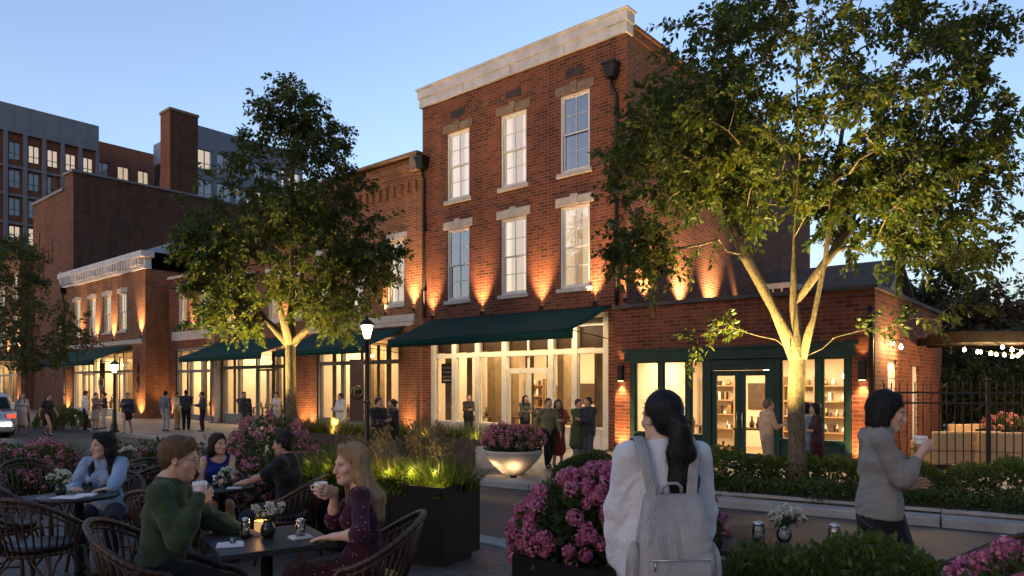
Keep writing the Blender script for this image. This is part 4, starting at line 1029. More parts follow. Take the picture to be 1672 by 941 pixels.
# ---- bowl planter on the far pavement
bx=(at(838,15.4),15.4,GZ)
t=thing('bowl_planter','round pale concrete bowl planter on the far pavement filled with pink flowers','planter',bx)
m=MB().lathe([(.22,0),(.25,.03),(.42,.18),(.58,.36),(.66,.50),(.665,.535),(.62,.54),(.60,.50),(.0,.47)],40); m.build('bowl',M['concrete'],t)
MB().lathe([(.59,.0),(.001,.04)],30,(0,0,.48)).build('soil',M['soil'],t)
MB().lathe([(.07,0),(.07,.05),(.05,.06)],12,(0,-.55,0)).build('ground_lamp',M['black_metal'],t)
lamp('planter_beam','SPOT',(0,-.62,.06),9,(1,.62,.30),t,to=(0,-.2,.35),spot_size=R(120),spot_blend=.9,shadow_soft_size=.06)
lamp('planter_beam','SPOT',(-.55,-.35,.06),7,(1,.62,.30),t,to=(0,0,.4),spot_size=R(120),spot_blend=.9,shadow_soft_size=.06)
bush('flower_bush','dome of pink mum flowers growing in the round concrete bowl',(bx[0],bx[1],GZ+.5),[((0,0,.18),(.66,.62,.36)),((-.25,.05,.28),(.40,.4,.30)),((.28,0,.26),(.40,.4,.28))],330,.062,M['petal_pink'],M['leaf_bush'],71,2600,.075,26,zlo=-.1)
t=thing('concrete_plinth','low square concrete block beside the bowl planter','planter box',(at(812,16.6),16.6,GZ),-.5)
MB().b2(-.42,.42,-.3,.3,0,.52).build('block',M['concrete'],t,.012); MB().b2(-.36,.36,-.24,.24,.52,.535).build('soil',M['soil'],t)

# ---- long steel planter across the street, in front of the shops
def trough(label,a,b,w,h,z0,mat,toe=0):
    a=Vector((*a,z0)); b=Vector((*b,z0)); d=b-a; t=thing('trough_planter',label,'planter',a,math.atan2(d.y,d.x)); L=d.length
    m=MB(); th=.03
    m.b2(0,L,0,th,toe,h); m.b2(0,L,w-th,w,toe,h); m.b2(0,th,th,w-th,toe,h); m.b2(L-th,L,th,w-th,toe,h); m.b2(th,L-th,th,w-th,toe,toe+.05)
    for s_ in np.arange(1.3,L,1.3): m.b2(s_-.004,s_+.004,-.004,.0,toe,h)
    m.build('box',M[mat],t,.006)
    if toe: MB().b2(.06,L-.06,.06,w-.06,0,toe).build('plinth',M['black_metal'],t)
    MB().b2(th,L-th,th,w-th,h-.14,h-.06).build('soil',M['soil'],t)
    return t,L,d.normalized(),Vector((-d.normalized().y,d.normalized().x,0))
fa=(-6.6,19.15); fb=(-.66,16.45)
tp,L,dv,nv=trough('long low bronze steel planter across the street in front of the shop windows',fa,fb,.8,.67,GZ,'corten')
rnd=random.Random(4)
for i in range(11):
    s_=.35+i*(L-.6)/10.5; p=Vector((*fa,GZ+.58))+dv*s_+nv*.42; tan=i in (1,3,8)
    lab='%s grass clump %s'%('feathery tan' if tan else 'rounded green',['left end of the far planter', 'second from the left end of the far planter', 'third from the left end of the far planter', 'in the far planter left of the lamp post', 'in the far planter just left of the lamp', 'in the far planter behind the lamp post', 'in the far planter behind the people in black', 'in the far planter right of the people in black', 'in the far planter near the white storefront', 'second from the right end of the far planter', 'at the right end of the far planter'][i])
    grass('grass_clump',lab,p,420,.56 if tan else .48,(.26,.24),'grass_tan' if tan else 'grass_mat',80+i,lean=.75,group='grass clumps in the far planter',w=.008)
for k in range(5):
    lamp('planter_glow','POINT',(.6+k*1.4,.2,.74),2.2,(1,.75,.22),tp,shadow_soft_size=.04)
hedge('ground_cover','bright green ground cover at the foot of the grasses in the far planter',[tuple((Vector((*fa,0))+dv*.1+nv*.36).xy),tuple((Vector((*fa,0))+dv*(L-.1)+nv*.36).xy)],.6,GZ+.57,.14,4200,.05,M['grass_low'],92,cat='ground cover',kind='stuff',stems=False)

# ---- big black planter on the terrace
na=(-2.3,7.32); nb=(-.617,6.38)
tn,L,dv,nv=trough('long black metal planter on the terrace behind the blonde woman',na,nb,.62,.74,0,'planter_metal',.06)
hedge('ground_cover','glowing yellow-green moss and short grass in the black terrace planter',[tuple((Vector((*na,0))+dv*.06+nv*.30).xy),tuple((Vector((*na,0))+dv*(L-.05)+nv*.30).xy)],.64,.64,.19,11000,.05,M['grass_low'],93,cat='ground cover',kind='stuff',stems=False)
spec=[(.14,'grass_mat',.42,None),(.38,'grass_mat',.50,None),(.62,'grass_mat',.40,(5,14)),(.86,'grass_tan',.36,(9,16)),(1.08,'grass_tan',.42,(10,16)),(1.30,'grass_mat',.40,(12,16)),(1.54,'grass_mat',.46,(14,18)),(1.74,'grass_mat',.42,(8,16))]
for i,(s_,mt,h,pl) in enumerate(spec):
    p=Vector((*na,.66))+dv*s_+nv*.36
    lab=['dark green grass clump at the left end of the black planter','tall dark green grass clump second from the left in the black planter','green grass clump behind the man in black','tan seeded grass just left of the blonde woman','tan seeded grass behind the blonde woman','green grass with tan plumes right of the blonde woman','tallest green grass with tan plumes in the black planter','green grass clump overhanging the right end of the black planter'][i]
    grass('grass_clump',lab,p,520,h*.85,(.27,.20),mt,100+i,plume=pl,lean=.8,group='grass clumps in the black planter',w=.006)
for k in range(7):
    lamp('planter_glow','POINT',(.15+k*.27,.07,.86),(.2,.3,.7,1.1,1.4,1.6,1.7)[k],(1,.80,.20),tn,shadow_soft_size=.03)
# ---- flower beds on the left
bush('flower_bush','tall two-tiered bush of pink flowers behind the man in black',(at(440,8.9),8.9,0),[((0,0,.72),(.52,.5,.56)),((-.45,-.35,.42),(.55,.5,.42)),((.15,-.4,.45),(.45,.45,.42)),((.55,.1,.62),(.30,.3,.30))],300,.062,M['petal_pink'],M['leaf_bush'],72,4200,.08,26)
bush('flower_bush','broad bush of pink flowers at the left edge behind the empty rattan chairs',(at(40,9.9),9.9,0),[((-.3,0,.48),(.50,.4,.36)),((.28,0,.50),(.42,.4,.38)),((0,-.2,.3),(.55,.35,.3))],190,.06,M['petal_pink'],M['leaf_bush'],73,3400,.08,24)
bush('flower_bush','small dark bush with pink flowers behind the denim-shirt woman',(at(245,10.8),10.8,0),[((0,0,.36),(.5,.35,.32)),((.35,0,.30),(.32,.3,.26))],45,.06,M['petal_deep'],M['leaf_bush'],74,2600,.08,22)
hedge('hedge','dark mixed shrub hedge along the terrace edge behind the seated couple',[(at(200,10.6)-1.2,11.9),(at(300,10.9),10.9),(at(415,9.7),9.7)],1.0,0,.52,6500,.085,M['leaf_bush'],65,lump=.3)
for i,(px,Y,h) in enumerate([(90,13.5,.7),(235,12.0,.5),(330,10.4,.55),(385,9.9,.6),(540,8.6,.75)]):
    grass('grass_clump',['green grass clump beyond the left pink bush','low grass clump behind the dark flower bush','grass clump behind the green sweater man','grass clump left of the tall pink bush','tall grass clump right of the tall pink bush'][i],(at(px,Y),Y,0),520,h,(.42,.34),'grass_mat',120+i,lean=.7,group='grass clumps along the terrace edge',plume=(6,14) if i>2 else None)
hedge('hedge','green shrub bed on the far pavement below the corner block at far left',[(at(75,33),33),(at(125,31),31)],1.2,GZ,.8,2600,.13,M['leaf_hedge'],66)
# ---- right foreground planter
ra=(0.0,4.48); rb=(1.35,3.26)
tr,L,dv,nv=trough('black metal planter in the foreground beside the woman with the backpack',ra,rb,.75,.60,0,'planter_metal',.05)
bush('flower_bush','large bush of round pink flower heads beside the woman with the backpack',(.46,4.62,.50),[((0,0,.24),(.42,.34,.33)),((.18,.0,.40),(.32,.30,.25)),((-.12,.02,.12),(.34,.30,.24)),((.5,-.15,.25),(.35,.3,.3))],420,.047,M['petal_deep'],M['leaf_bush'],75,5200,.06,110,.021,zlo=-.35)
hedge('boxwood','dense dark green boxwood hedge in the foreground right of the backpack',[(.92,3.76),(1.7,3.50),(2.3,3.3)],.48,.0,.845,13500,.042,M['leaf_hedge'],67,lump=.05)
bush('flower_bush','pink flower bush in the bottom right corner in front of a rattan chair',(1.98,2.72,-.07),[((0,0,.86),(.26,.26,.24)),((.24,-.02,.90),(.26,.26,.24)),((.1,0,.60),(.42,.34,.45))],130,.044,M['petal_deep'],M['leaf_bush'],76,3400,.05,110,.020,zlo=-.3)
grass('grass_clump','small dry grass tuft beside the grey backpack',(1.0,4.35,.52),220,.30,(.14,.12),'grass_tan',131,lean=.9,w=.004)
# lamps in the ground under the two street trees
def tree_lamp(label,loc,pts,e,to):
    t=thing('ground_lamp',label,'ground lamp',loc)
    MB().lathe([(.09,0),(.10,.05),(.075,.09),(.07,.05)],14).build('housing',M['black_metal'],t)
    MB().lathe([(.001,0),(.068,0)],14,(0,0,.06)).build('lens',M['spot_lens'],t)
    lamp('tree_beam','SPOT',(0,0,.12),e,(1,.70,.22),t,to=to,spot_size=R(88),spot_blend=.9,shadow_soft_size=.05)
tree_lamp('ground lamp in the hedge left of the right street tree',(tb[0]-1.35,tb[1]-.75,GZ+.55),0,2600,(.9,.5,3.4))
tree_lamp('ground lamp in the hedge right of the right street tree',(tb[0]+1.3,tb[1]-.5,GZ+.55),0,2200,(-.7,.3,4.0))
ta=(at(474,18.6),18.6)
tree_lamp('ground lamp left of the left street tree',(ta[0]-1.2,ta[1]-.6,GZ+.6),0,1900,(.8,.3,4.4))
tree_lamp('ground lamp behind the trunk of the left street tree',(ta[0]+1.1,ta[1]+.4,GZ+.6),0,1700,(-.6,-.2,4.6))
# trees of the park behind the camera, seen only in the window panes
hedge('treeline','dark line of park trees behind the terrace, mirrored in the upper windows',[(-78,62),(-85,20),(-80,-20),(-55,-62),(0,-75)],10,-.6,9.5,34000,1.3,M['leaf_dark'],69,cat='treeline',kind='stuff',lump=.3,stems=False)
# ================================================================== street furniture
def street_lamp(label, loc, H, scale=1, e=120):
    t=thing('street_lamp',label,'street lamp',loc)
    m=MB(); m.lathe([(.20,0),(.20,.06),(.15,.10),(.13,.30),(.085,.42),(.075,.9),(.06,.95),(.055,H-1.1),(.045,H-.62),(.07,H-.60),(.09,H-.56),(.04,H-.53)],16); m.lathe([(.075,1.5),(.082,1.52),(.075,1.56)],16)
    m.build('pole',M['black_metal'],t)
    z=H-.53; g=MB(); g.lathe([(.075,0),(.155,.30),(.15,.34)],4,(0,0,z)); g.lathe([(.075,0),(.15,.31)],8,(0,0,z)); 
    g=MB().lathe([(.07,.01),(.145,.31),(.001,.315)],8,(0,0,z)); g.build('lantern_glass',M['lantern_glass'],t)
    c=MB(); c.lathe([(.19,.33),(.17,.37),(.08,.45),(.035,.47),(.03,.53),(.001,.55)],16,(0,0,z))
    for k in range(8):
        a=k*math.pi/4; c.tube([(.075*math.cos(a),.075*math.sin(a),z),(.152*math.cos(a),.152*math.sin(a),z+.33)],.008,5)
    c.build('lantern_frame',M['black_metal'],t)
    lamp('lantern_light','POINT',(0,0,z+.18),e,(1,.64,.30),t,shadow_soft_size=.16)
    return t
t=street_lamp('tall black street lamp with glowing lantern and brown banner before the long planter',(-3.55,17.25,GZ),3.62,e=150)
bn=MB(); bn.b2(-.42,-.08,-.012,.012,1.05,2.55); o=bn.build('banner',M['sign_brown'],t); MB().tube([(-.45,0,2.56),(0,0,2.56)],.012,6).build('bracket',M['black_metal'],t)
pl=MB(); pl.lathe([(.001,0),(.17,0),(.17,.03),(.001,.03)],28); pl.v=[(p[0]-.24,-.02-p[2],p[1]+1.78) for p in pl.v]; po=pl.build('emblem_plate',M['black_metal'],t)
em=MB(); em.tube([(-.24+.135*math.cos(a),-.055,1.78+.135*math.sin(a)) for a in np.linspace(0,2*math.pi,30)],.010,5); em.tube([(-.24+.075*math.cos(a),-.055,1.78+.085*math.sin(a)) for a in np.linspace(R(40),R(330),16)],.014,5)
em.build('emblem',M['brass'],po)
street_lamp('smaller dark street lamp farther left beside the white-corniced shop',(at(187,28.9),28.9,GZ),2.98,e=45)

# iron fence to the right of the annex
fa=Vector((SW(AW,-.35).x,SW(AW,-.35).y,GZ)); fb=Vector((13.6,14.0,GZ)); d=fb-fa; L=d.length
t=thing('iron_fence','black iron picket fence running right from the annex corner','fence',fa,math.atan2(d.y,d.x))
for z in (1.78,1.55,.18): MB().b2(0,L,-.018,.018,z-.02,z+.02).build('rail',M['black_metal'],t)
pk=MB(); n=int(L/.155)
for i in range(n):
    if i%14==13: continue
    x=.10+i*.155; pk.b2(x-.010,x+.010,-.010,.010,.06,1.95); pk.add([(x-.016,-.016,1.95),(x+.016,-.016,1.95),(x+.016,.016,1.95),(x-.016,.016,1.95),(x,0,2.04)],[(0,1,4),(1,2,4),(2,3,4),(3,0,4)])
pk.build('pickets',M['black_metal'],t)
for i in range(13,n,14):
    x=.10+i*.155; p=MB(); p.b2(x-.04,x+.04,-.04,.04,0,2.02); p.lathe([(.001,.1),(.05,.06),(.05,.03),(.03,0)],10,(x,0,2.02)); p.build('post',M['black_metal'],t)

# pergola with string lights behind the fence
t=thing('pergola','dark flat-roofed pergola behind the iron fence hung with string lights','pergola',(10.9,17.0,GZ))
MB().b2(0,7,0,1.5,2.98,3.26).build('roof',M['pergola_wood'],t,.02)
rb=MB(); [rb.b2(k*.9+.1,k*.9+.2,1.5,4.0,3.0,3.2) for k in range(8)]; rb.build('rafters',M['pergola_wood'],t,.01)
for x,y in ((.2,3.8),(6.5,.2),(6.5,3.8)): MB().b2(x-.09,x+.09,y-.09,y+.09,0,2.98).build('post',M['pergola_wood'],t)
t=thing('string_lights','string of warm round bulbs sagging below the pergola roof','string lights',(10.9,16.6,GZ))
cd=MB(); bl=MB(); k=0
for (p,q,s_) in (((.3,-.2,2.95),(3.6,.1,2.75),.42),((.2,1.2,2.95),(4.2,.2,2.95),.5),((1.2,2.2,2.95),(5.2,-.4,2.9),.6)):
    P=[Vector(p).lerp(Vector(q),i/14)-Vector((0,0,s_*4*(i/14)*(1-i/14)*.5)) for i in range(15)]; cd.tube(P,.008,4)
    for i in range(1,15): bl.lathe([(.001,-.07),(.035,-.05),(.04,-.02),(.02,.02),(.012,.04)],9,tuple(P[i]-Vector((0,0,.03))))
    for i in (3,9): lamp('bulb_glow','POINT',tuple(P[i]-Vector((0,0,.12))),28,(1,.6,.25),t,shadow_soft_size=.05)
cd.build('cord',M['black_metal'],t); bl.build('bulbs',M['warm_bulb'],t)
# lounge seating beyond the fence
def sofa(label,loc,rz,w):
    t=thing('sofa',label,'sofa',loc,rz,'sofas beyond the fence')
    MB().b2(-w/2,w/2,-.4,.4,.12,.42).build('seat',M['sofa'],t,.04); MB().b2(-w/2,w/2,.28,.42,.42,.88).build('backrest',M['sofa'],t,.05)
    for s_ in (-1,1): MB().b2(s_*(w/2-.07)-.08,s_*(w/2-.07)+.08,-.4,.28,.42,.64).build('armrest',M['sofa'],t,.04)
    for a in (-1,1):
        for c in (-1,1): MB().b2(a*(w/2-.1)-.03,a*(w/2-.1)+.03,c*.32-.03,c*.32+.03,0,.12).build('leg',M['wood_dark'],t)
sofa('pale tan outdoor sofa seen through the fence, nearest the annex',(at(1560,16.6),16.6,GZ),R(185),1.7)
sofa('pale tan outdoor sofa behind the fence at the right edge',(at(1655,16.2),16.2,GZ),R(170),1.8)
sofa('pale tan sofa farther back behind the fence',(at(1610,19),19,GZ),R(10),1.7)
bush('flower_bush','small pink flower bush behind the sofas beyond the fence',(at(1640,18.0),18.0,GZ+.75),[((0,0,.15),(.5,.3,.3))],60,.07,M['petal_pink'],M['leaf_bush'],77,900,.09,20)
MBp=thing('planter_box','dark planter box under the pink bush beyond the fence','planter',(at(1640,18.0),18.0,GZ)); MB().b2(-.55,.55,-.3,.3,0,.8).build('box',M['planter_metal'],MBp,.01)
MB().b2(-.5,.5,-.25,.25,.8,.815).build('soil',M['soil'],MBp)
hedge('hedge','tall dark hedge closing the back of the garden terrace',[(at(1520,21),22.5),(at(1680,21)+3,21)],1.2,GZ,2.6,5000,.16,M['leaf_dark'],68)

# ------------------------------------------------------------------ cars at the far left
def car(label,loc,rz,suv):
    t=thing('parked_car',label,'car',loc,rz,'cars at the far left')
    h=1.72 if suv else 1.46; zb=.32; zs=1.02 if suv else .88
    L=2.2
    prof=[(-L,zb+.1),(-L,zs-.12),(-L+.15,zs),(-1.25,zs+.05),(1.0,zs+.04),(L-.25,zs-.12),(L,zs-.28),(L,zb+.05),(L-.1,zb),(-L+.1,zb)]
    m=MB(); ws=.86
    def ex(p,w,mb): 
        n=len(p); v=[(x,-w,z) for x,z in p]+[(x,w,z) for x,z in p]
        mb.add(v,[tuple(range(n)),tuple(reversed(range(n,2*n)))]+[(i,n+i,n+(i+1)%n,(i+1)%n) for i in range(n)])
    ex(prof,ws,m); cab=[(-1.95 if suv else -1.5,zs+.02),(-1.75 if suv else -1.0,h-.06),(-1.4 if suv else -.6,h),(.2,h),(.45,h-.05),(1.15,zs+.02)]
    n=len(cab); v=[(x,-ws+.02 if z<zs+.1 else -ws+.17,z) for x,z in cab]; v+=[(x,-y,z) for x,y,z in v]
    m.add(v,[tuple(range(n)),tuple(reversed(range(n,2*n)))]+[(i,n+i,n+(i+1)%n,(i+1)%n) for i in range(n)])
    m.build('body',M['car_paint'],t,.07)
    g=MB()
    for s_ in (-1,1):
        for a,b in ((-1.55 if suv else -1.0,-.32),(-.25,.75)):
            q=[(a,zs+.08),(b+.12 if b>0 else b,zs+.08),(b-.25 if b>0 else b,h-.12),(a+.2,h-.12)]
            g.add([(x,s_*((ws-.015) if z<zs+.2 else ws-.135),z) for x,z in q],[(0,1,2,3)])
    g.add([(1.12,-.72,zs+.07),(1.12,.72,zs+.07),(.52,.62,h-.09),(.52,-.62,h-.09)],[(0,1,2,3)])
    xb=(-1.93,-1.79) if suv else (-1.47,-1.08); g.add([(xb[0]-.03,-.7,zs+.1),(xb[0]-.03,.7,zs+.1),(xb[1]-.03,.6,h-.16),(xb[1]-.03,-.6,h-.16)],[(0,3,2,1)])
    g.build('windows',M['car_glass'],t)
    for x in (-1.35,1.35):
        for s_ in (-1,1):
            w=MB(); w.lathe([(.20,-.1),(.32,-.1),(.345,-.06),(.345,.06),(.32,.1),(.20,.1)],22); w.v=[(p[0]+x,p[2]+s_*.80,p[1]+.345) for p in w.v]; o=w.build('wheel',M['tyre'],t)
            r=MB(); r.lathe([(.001,0),(.2,0),(.21,.02)],16); r.v=[(p[0]+x,s_*(.905+p[2]),p[1]+.345) for p in r.v]; r.build('rim',M['chrome'],o)
    for s_ in (-1,1):
        hl=MB(); hl.b2(L-.20,L+.006,s_*.62-.16,s_*.62+.16,zs-.34,zs-.20); hl.build('headlight',M['headlight'],t,.02)
        tl=MB(); tl.b2(-L-.006,-L+.1,s_*.66-.14,s_*.66+.14,zs-.26,zs-.10); tl.build('tail_light',M['tail_red'],t,.02)
    MB().b2(L-.05,L+.008,-.4,.4,zb+.16,zb+.3).build('grille',M['dark_metal'],t)
    return t
rd=math.atan2(XA.y,XA.x)
car('white parked sport utility car cut by the left edge',(at(-42,27.5),27.5,-.36),rd+R(180),True)
car('white low car with lit headlights facing the terrace at far left',(at(-52,25.8),25.8,-.34),rd,False)

# ================================================================== terrace furniture
def rattan_chair(loc,rz,label,group='rattan armchairs on the terrace'):
    t=thing('rattan_chair',label,'chair',loc,rz,group)
    s=MB(); s.lathe([(.001,.415),(.235,.415),(.25,.43),(.235,.445),(.001,.445)],28,sx=1,sy=.98); s.build('seat',M['rattan'],t)
    MB().lathe([(.001,.445),(.21,.447),(.228,.465),(.222,.487),(.19,.497),(.001,.502)],28).build('cushion',M['leather'],t)
    # horseshoe top rail: arms low at the front, high at the back
    def rail(u):   # u -1..1
        a=u*R(118); x=.315*math.sin(a); y=-.03-.30*math.cos(a); k=max(0,math.cos(a*.76)); return (x*(1+.05*k),y-.05*k, .60+.27*k**1.5)
    P=[rail(u) for u in np.linspace(-1,1,33)]
    P=[(P[0][0]*.92,P[0][1]+.06,.46)]+[(P[0][0],P[0][1]+.045,.54)]+P+[(P[-1][0],P[-1][1]+.045,.54)]+[(P[-1][0]*.92,P[-1][1]+.06,.46)]
    F=[]; rr=[]
    for i in range(len(P)-1):
        for k in range(4):
            F.append(tuple(Vector(P[i]).lerp(Vector(P[i+1]),k/4))); rr.append(.0175+(.004 if k==0 else 0))
    r=MB(); r.tube(F,rr,8); 
    r.tube([(p[0]*.97,p[1]*.97,p[2]-.045) for p in P[3:-3]],.009,6); r.build('top_rail',M['rattan'],t)
    sp=MB()
    for u in np.linspace(-.86,.86,21):
        p=rail(u); a=u*R(118); q=(.245*math.sin(a),-.01-.245*math.cos(a),.44); mid=((p[0]+q[0])/2*1.05,(p[1]+q[1])/2*1.04,(p[2]+q[2])/2)
        sp.tube([q,mid,p],.0075,5)
    sp.build('back_spindles',M['rattan'],t)
    for sx in (-1,1):
        for sy in (-1,1):
            l=MB(); l.tube([(sx*.20,sy*.19,.43),(sx*.225,sy*.215,.22),(sx*.25,sy*.24,0)],[.018,.017,.015],8); 
            l.tube([(sx*.225,sy*.215,.22),(sx*.13,sy*.2,.33),(sx*.06,sy*.205,.41)],.009,5); l.tube([(sx*.225,sy*.215,.22),(sx*.2,sy*.11,.35),(sx*.2,sy*.04,.41)],.009,5)
            l.build('leg',M['rattan'],t)
    st=MB(); 
    for sx in (-1,1): st.tube([(sx*.232,-.222,.16),(sx*.232,.222,.16)],.009,6)
    st.tube([(-.232,0,.16),(.232,0,.16)],.009,6); st.build('stretcher',M['rattan'],t)
    return t
def fz(dx,dy): return math.atan2(dy,dx)-math.pi/2      # rotation that turns local +y to (dx,dy)
def table(label,loc,rz,w,round_=False,h=.74):
    t=thing('cafe_table',label,'table',loc,rz,'cafe tables on the terrace')
    if round_: MB().lathe([(.001,h-.03),(w/2-.012,h-.03),(w/2,h-.02),(w/2,h-.006),(w/2-.006,h),(.001,h)],48).build('tabletop',M['table_top'],t)
    else: MB().b2(-w/2,w/2,-w/2,w/2,h-.034,h).build('tabletop',M['table_top'],t,.005)
    p=MB(); p.lathe([(.04,.05),(.036,.1),(.036,h-.05),(.06,h-.045)],16); p.b2(-.18,.18,-.18,.18,h-.046,h-.035); p.build('pedestal',M['black_metal'],t)
    MB().lathe([(.23,0),(.23,.012),(.08,.035),(.04,.06)],28).build('base',M['black_metal'],t)
    return t
T1=(-1.50,4.31); T2=(-2.885,7.0); T3=(-3.70,6.02); T4=(1.70,4.22); T5=(-4.55,8.2)
table('square dark cafe table between the green sweater man and the blonde woman',(*T1,0),R(33),.66)
table('round dark cafe table between the woman in blue and the man in black',(*T2,0),0,.60,True,.665)
table('round dark cafe table in front of the denim-shirt woman',(*T3,0),0,.62,True)
table('dark cafe table behind the foreground boxwood hedge',(*T4,0),R(-22),.80)
table('small dark cafe table with white flowers behind the denim-shirt woman',(*T5,0),0,.55,True)
CH={}
def chair(key,loc,dx,dy,label): CH[key]=rattan_chair((*loc,0),fz(dx,dy),label) if not CH else copy_tree(next(iter(CH.values())),None,(*loc,0),fz(dx,dy),label)
chair('green',(-2.13,4.25),.97,.22,'rattan armchair under the man in the green sweater')
chair('blonde',(-.93,4.38),-.97,-.14,'rattan armchair under the blonde woman in the dotted dress')
chair('black',(-2.13,6.72),-.98,.12,'rattan armchair under the man in the black shirt')
chair('blue',(-3.13,7.5),.45,-.89,'rattan armchair under the woman in the blue top')
chair('denim',(-3.80,6.58),.18,-.98,'rattan armchair under the woman in the denim shirt')
chair('front_empty',(-3.56,5.32),.05,.95,'empty rattan armchair with black seat pad at the near side of the left table')
chair('left_a',(-4.35,6.05),.9,.2,'empty rattan armchair at the left edge beside the left table')
chair('left_b',(-5.0,7.4),.7,-.5,'empty rattan armchair at the left edge beneath the pink bush')
chair('left_c',(-4.95,8.75),.45,-.85,'empty rattan armchair facing the camera behind the denim-shirt woman')
chair('mid_a',(-3.62,7.35),-.5,.85,'empty rattan armchair between the denim-shirt woman and the green sweater man')
chair('mid_b',(-4.2,8.0),-.55,.8,'empty rattan armchair by the small table with white flowers')
chair('mid_c',(-3.0,6.15),.1,.95,'empty rattan armchair behind the green sweater man at the round table')
chair('right',(2.60,3.92),-.95,.25,'empty rattan armchair behind the bottom right flower bush')

for k_,v_ in (('blue',.9),('black',.94),('denim',.96),('mid_c',.92)): CH[k_].scale=(v_,v_,v_)
def vase_flowers(label,loc,seed,s=1,mat='dark_ceramic',n=16):
    t=thing('flower_vase',label,'vase',loc,seed*1.3); rs=np.random.RandomState(seed)
    MB().lathe([(.028,0),(.040,.015),(.046,.045),(.038,.075),(.027,.09),(.030,.10),(.026,.098),(.022,.085)],24).build('vase',M[mat],t)
    st=MB(); H=[]; 
    for i in range(n):
        a=rs.uniform(0,6.28); r=rs.uniform(.02,.10)*s; z=.10+rs.uniform(.05,.12)*s-(r*.35); h=np.array([r*math.cos(a),r*math.sin(a),z]); H.append(h)
        st.tube([(0,0,.05),(h[0]*.3,h[1]*.3,.10),tuple(h)],.0016,4)
    st.build('stem',M['leaf_bush'],t)
    PC=[];PD=[];LC=[];LD=[]
    for h in H:
        k=26; d=rs.normal(size=(k,3)); d/=np.linalg.norm(d,axis=1,keepdims=True); d[:,2]=np.abs(d[:,2]); PC.append(h+d*.010); PD.append(d+rs.normal(size=(k,3))*.4)
        LC.append(np.repeat(h[None]*.75+np.array([0,0,.015]),5,0)+rs.normal(size=(5,3))*.014); LD.append(rs.normal(size=(5,3))+np.array([h[0]*8,h[1]*8,.2]))
    leaves('blossoms',np.concatenate(PC),np.concatenate(PD),.021,M['petal_white'],t,rs,.9,.3); leaves('leaf_sprig',np.concatenate(LC),np.concatenate(LD),.04,M['leaf_bush'],t,rs,.45)
    return t
zt=.741
vase_flowers('dark round vase of white flowers on the square front table',(T1[0]+.0,T1[1]+.02,zt),3)
vase_flowers('vase of white flowers on the round table before the woman in blue',(T2[0]+.08,T2[1]-.05,.666),4,.9)
vase_flowers('vase of pale cream flowers on the table before the denim-shirt woman',(T3[0]-.12,T3[1]-.06,zt),5,1.0)
vase_flowers('glass vase of white flowers on the table behind the boxwood hedge',(1.63,4.22,zt),6,1.05,'glass_ware',20)
vase_flowers('vase of white flowers on the small back table',(T5[0]+.05,T5[1],zt),7,1.1)
def jar(label,loc,h=.10,r=.032):
    t=thing('glass_jar',label,'jar',loc,0,'glass jars on the tables')
    MB().lathe([(.001,0),(r,.002),(r,h*.85),(r*.8,h*.97),(r*.8,h)],20).build('glass',M['glass_ware'],t)
    MB().lathe([(.001,.004),(r*.86,.004),(r*.86,h*.45),(.001,h*.45)],16).build('salt',M['white_ceramic'],t)
    MB().lathe([(r*.84,h),(r*.9,h+.004),(r*.9,h+.016),(r*.4,h+.024),(.001,h+.026)],20).build('lid',M['chrome'],t)
jar('tall glass jar left of the candle on the front table',(-1.635,4.32,zt),.10,.027)
jar('glass jar with metal lid on the napkin before the blonde woman',(-1.30,4.33,zt+.008),.085,.03)
jar('glass jar left of the vase on the table behind the hedge',(1.47,4.20,zt),.10,.036)
jar('glass jar right of the vase on the table behind the hedge',(1.90,4.15,zt),.10,.034)
jar('small glass jar beside the vase on the round middle table',(T2[0]-.03,T2[1]-.08,.666),.10,.03)
t=thing('candle_holder','glowing frosted candle glass on the front table','candle',(-1.585,4.45,zt))
MB().lathe([(.001,0),(.036,0),(.042,.03),(.042,.08),(.038,.08),(.036,.03),(.001,.012)],24).build('glass',M['candle_glass'],t)
MB().lathe([(.001,.013),(.03,.013),(.03,.04),(.001,.04)],14).build('wax',M['white_ceramic'],t)
MB().lathe([(.001,.045),(.005,.052),(.004,.06),(.001,.072)],8).build('flame',M['flame'],t)
lamp('candle_light','POINT',(0,0,.10),.35,(1,.5,.18),t,shadow_soft_size=.02)
def napkin(label,loc,rz,w=.15,d=.11):
    t=thing('napkin',label,'napkin',loc,rz,'napkins on the tables'); m=MB()
    for k in range(3): m.box((0,.003*k,.003+k*.0045),(w-.008*k,d-.006*k,.004),R(3*k))
    m.build('cloth',M['napkin'],t,.0015)
napkin('folded pale napkin on the left of the front table',(-1.64,4.10,zt),R(20))
napkin('folded pale napkin under the jar before the blonde woman',(-1.30,4.33,zt-.004),R(40),.13,.10)
napkin('folded napkin on the table of the denim-shirt woman',(T3[0]+.10,T3[1]-.08,zt),R(10),.16,.12)
napkin('folded napkin on the round middle table',(T2[0]+.18,T2[1]-.14,.666),R(15),.14,.08)
napkin('folded napkin on the table behind the boxwood hedge',(1.95,4.02,zt),R(-20),.16,.1)
t=thing('tea_glass','small glass cup lying on the left napkin of the front table','glass',(-1.625,4.10,zt+.016)); MB().lathe([(.001,0),(.016,0),(.022,.03),(.020,.03),(.014,.004),(.001,.004)],16).build('glass',M['glass_ware'],t)
t=thing('magazine','folded open magazine on the table of the denim-shirt woman','magazine',(T3[0]+.02,T3[1]-.18,zt)); 
m=MB(); m.b2(-.11,0,-.075,.075,.001,.008); m.b2(.004,.115,-.075,.075,.001,.006); m.build('pages',M['paper'],t,.002)
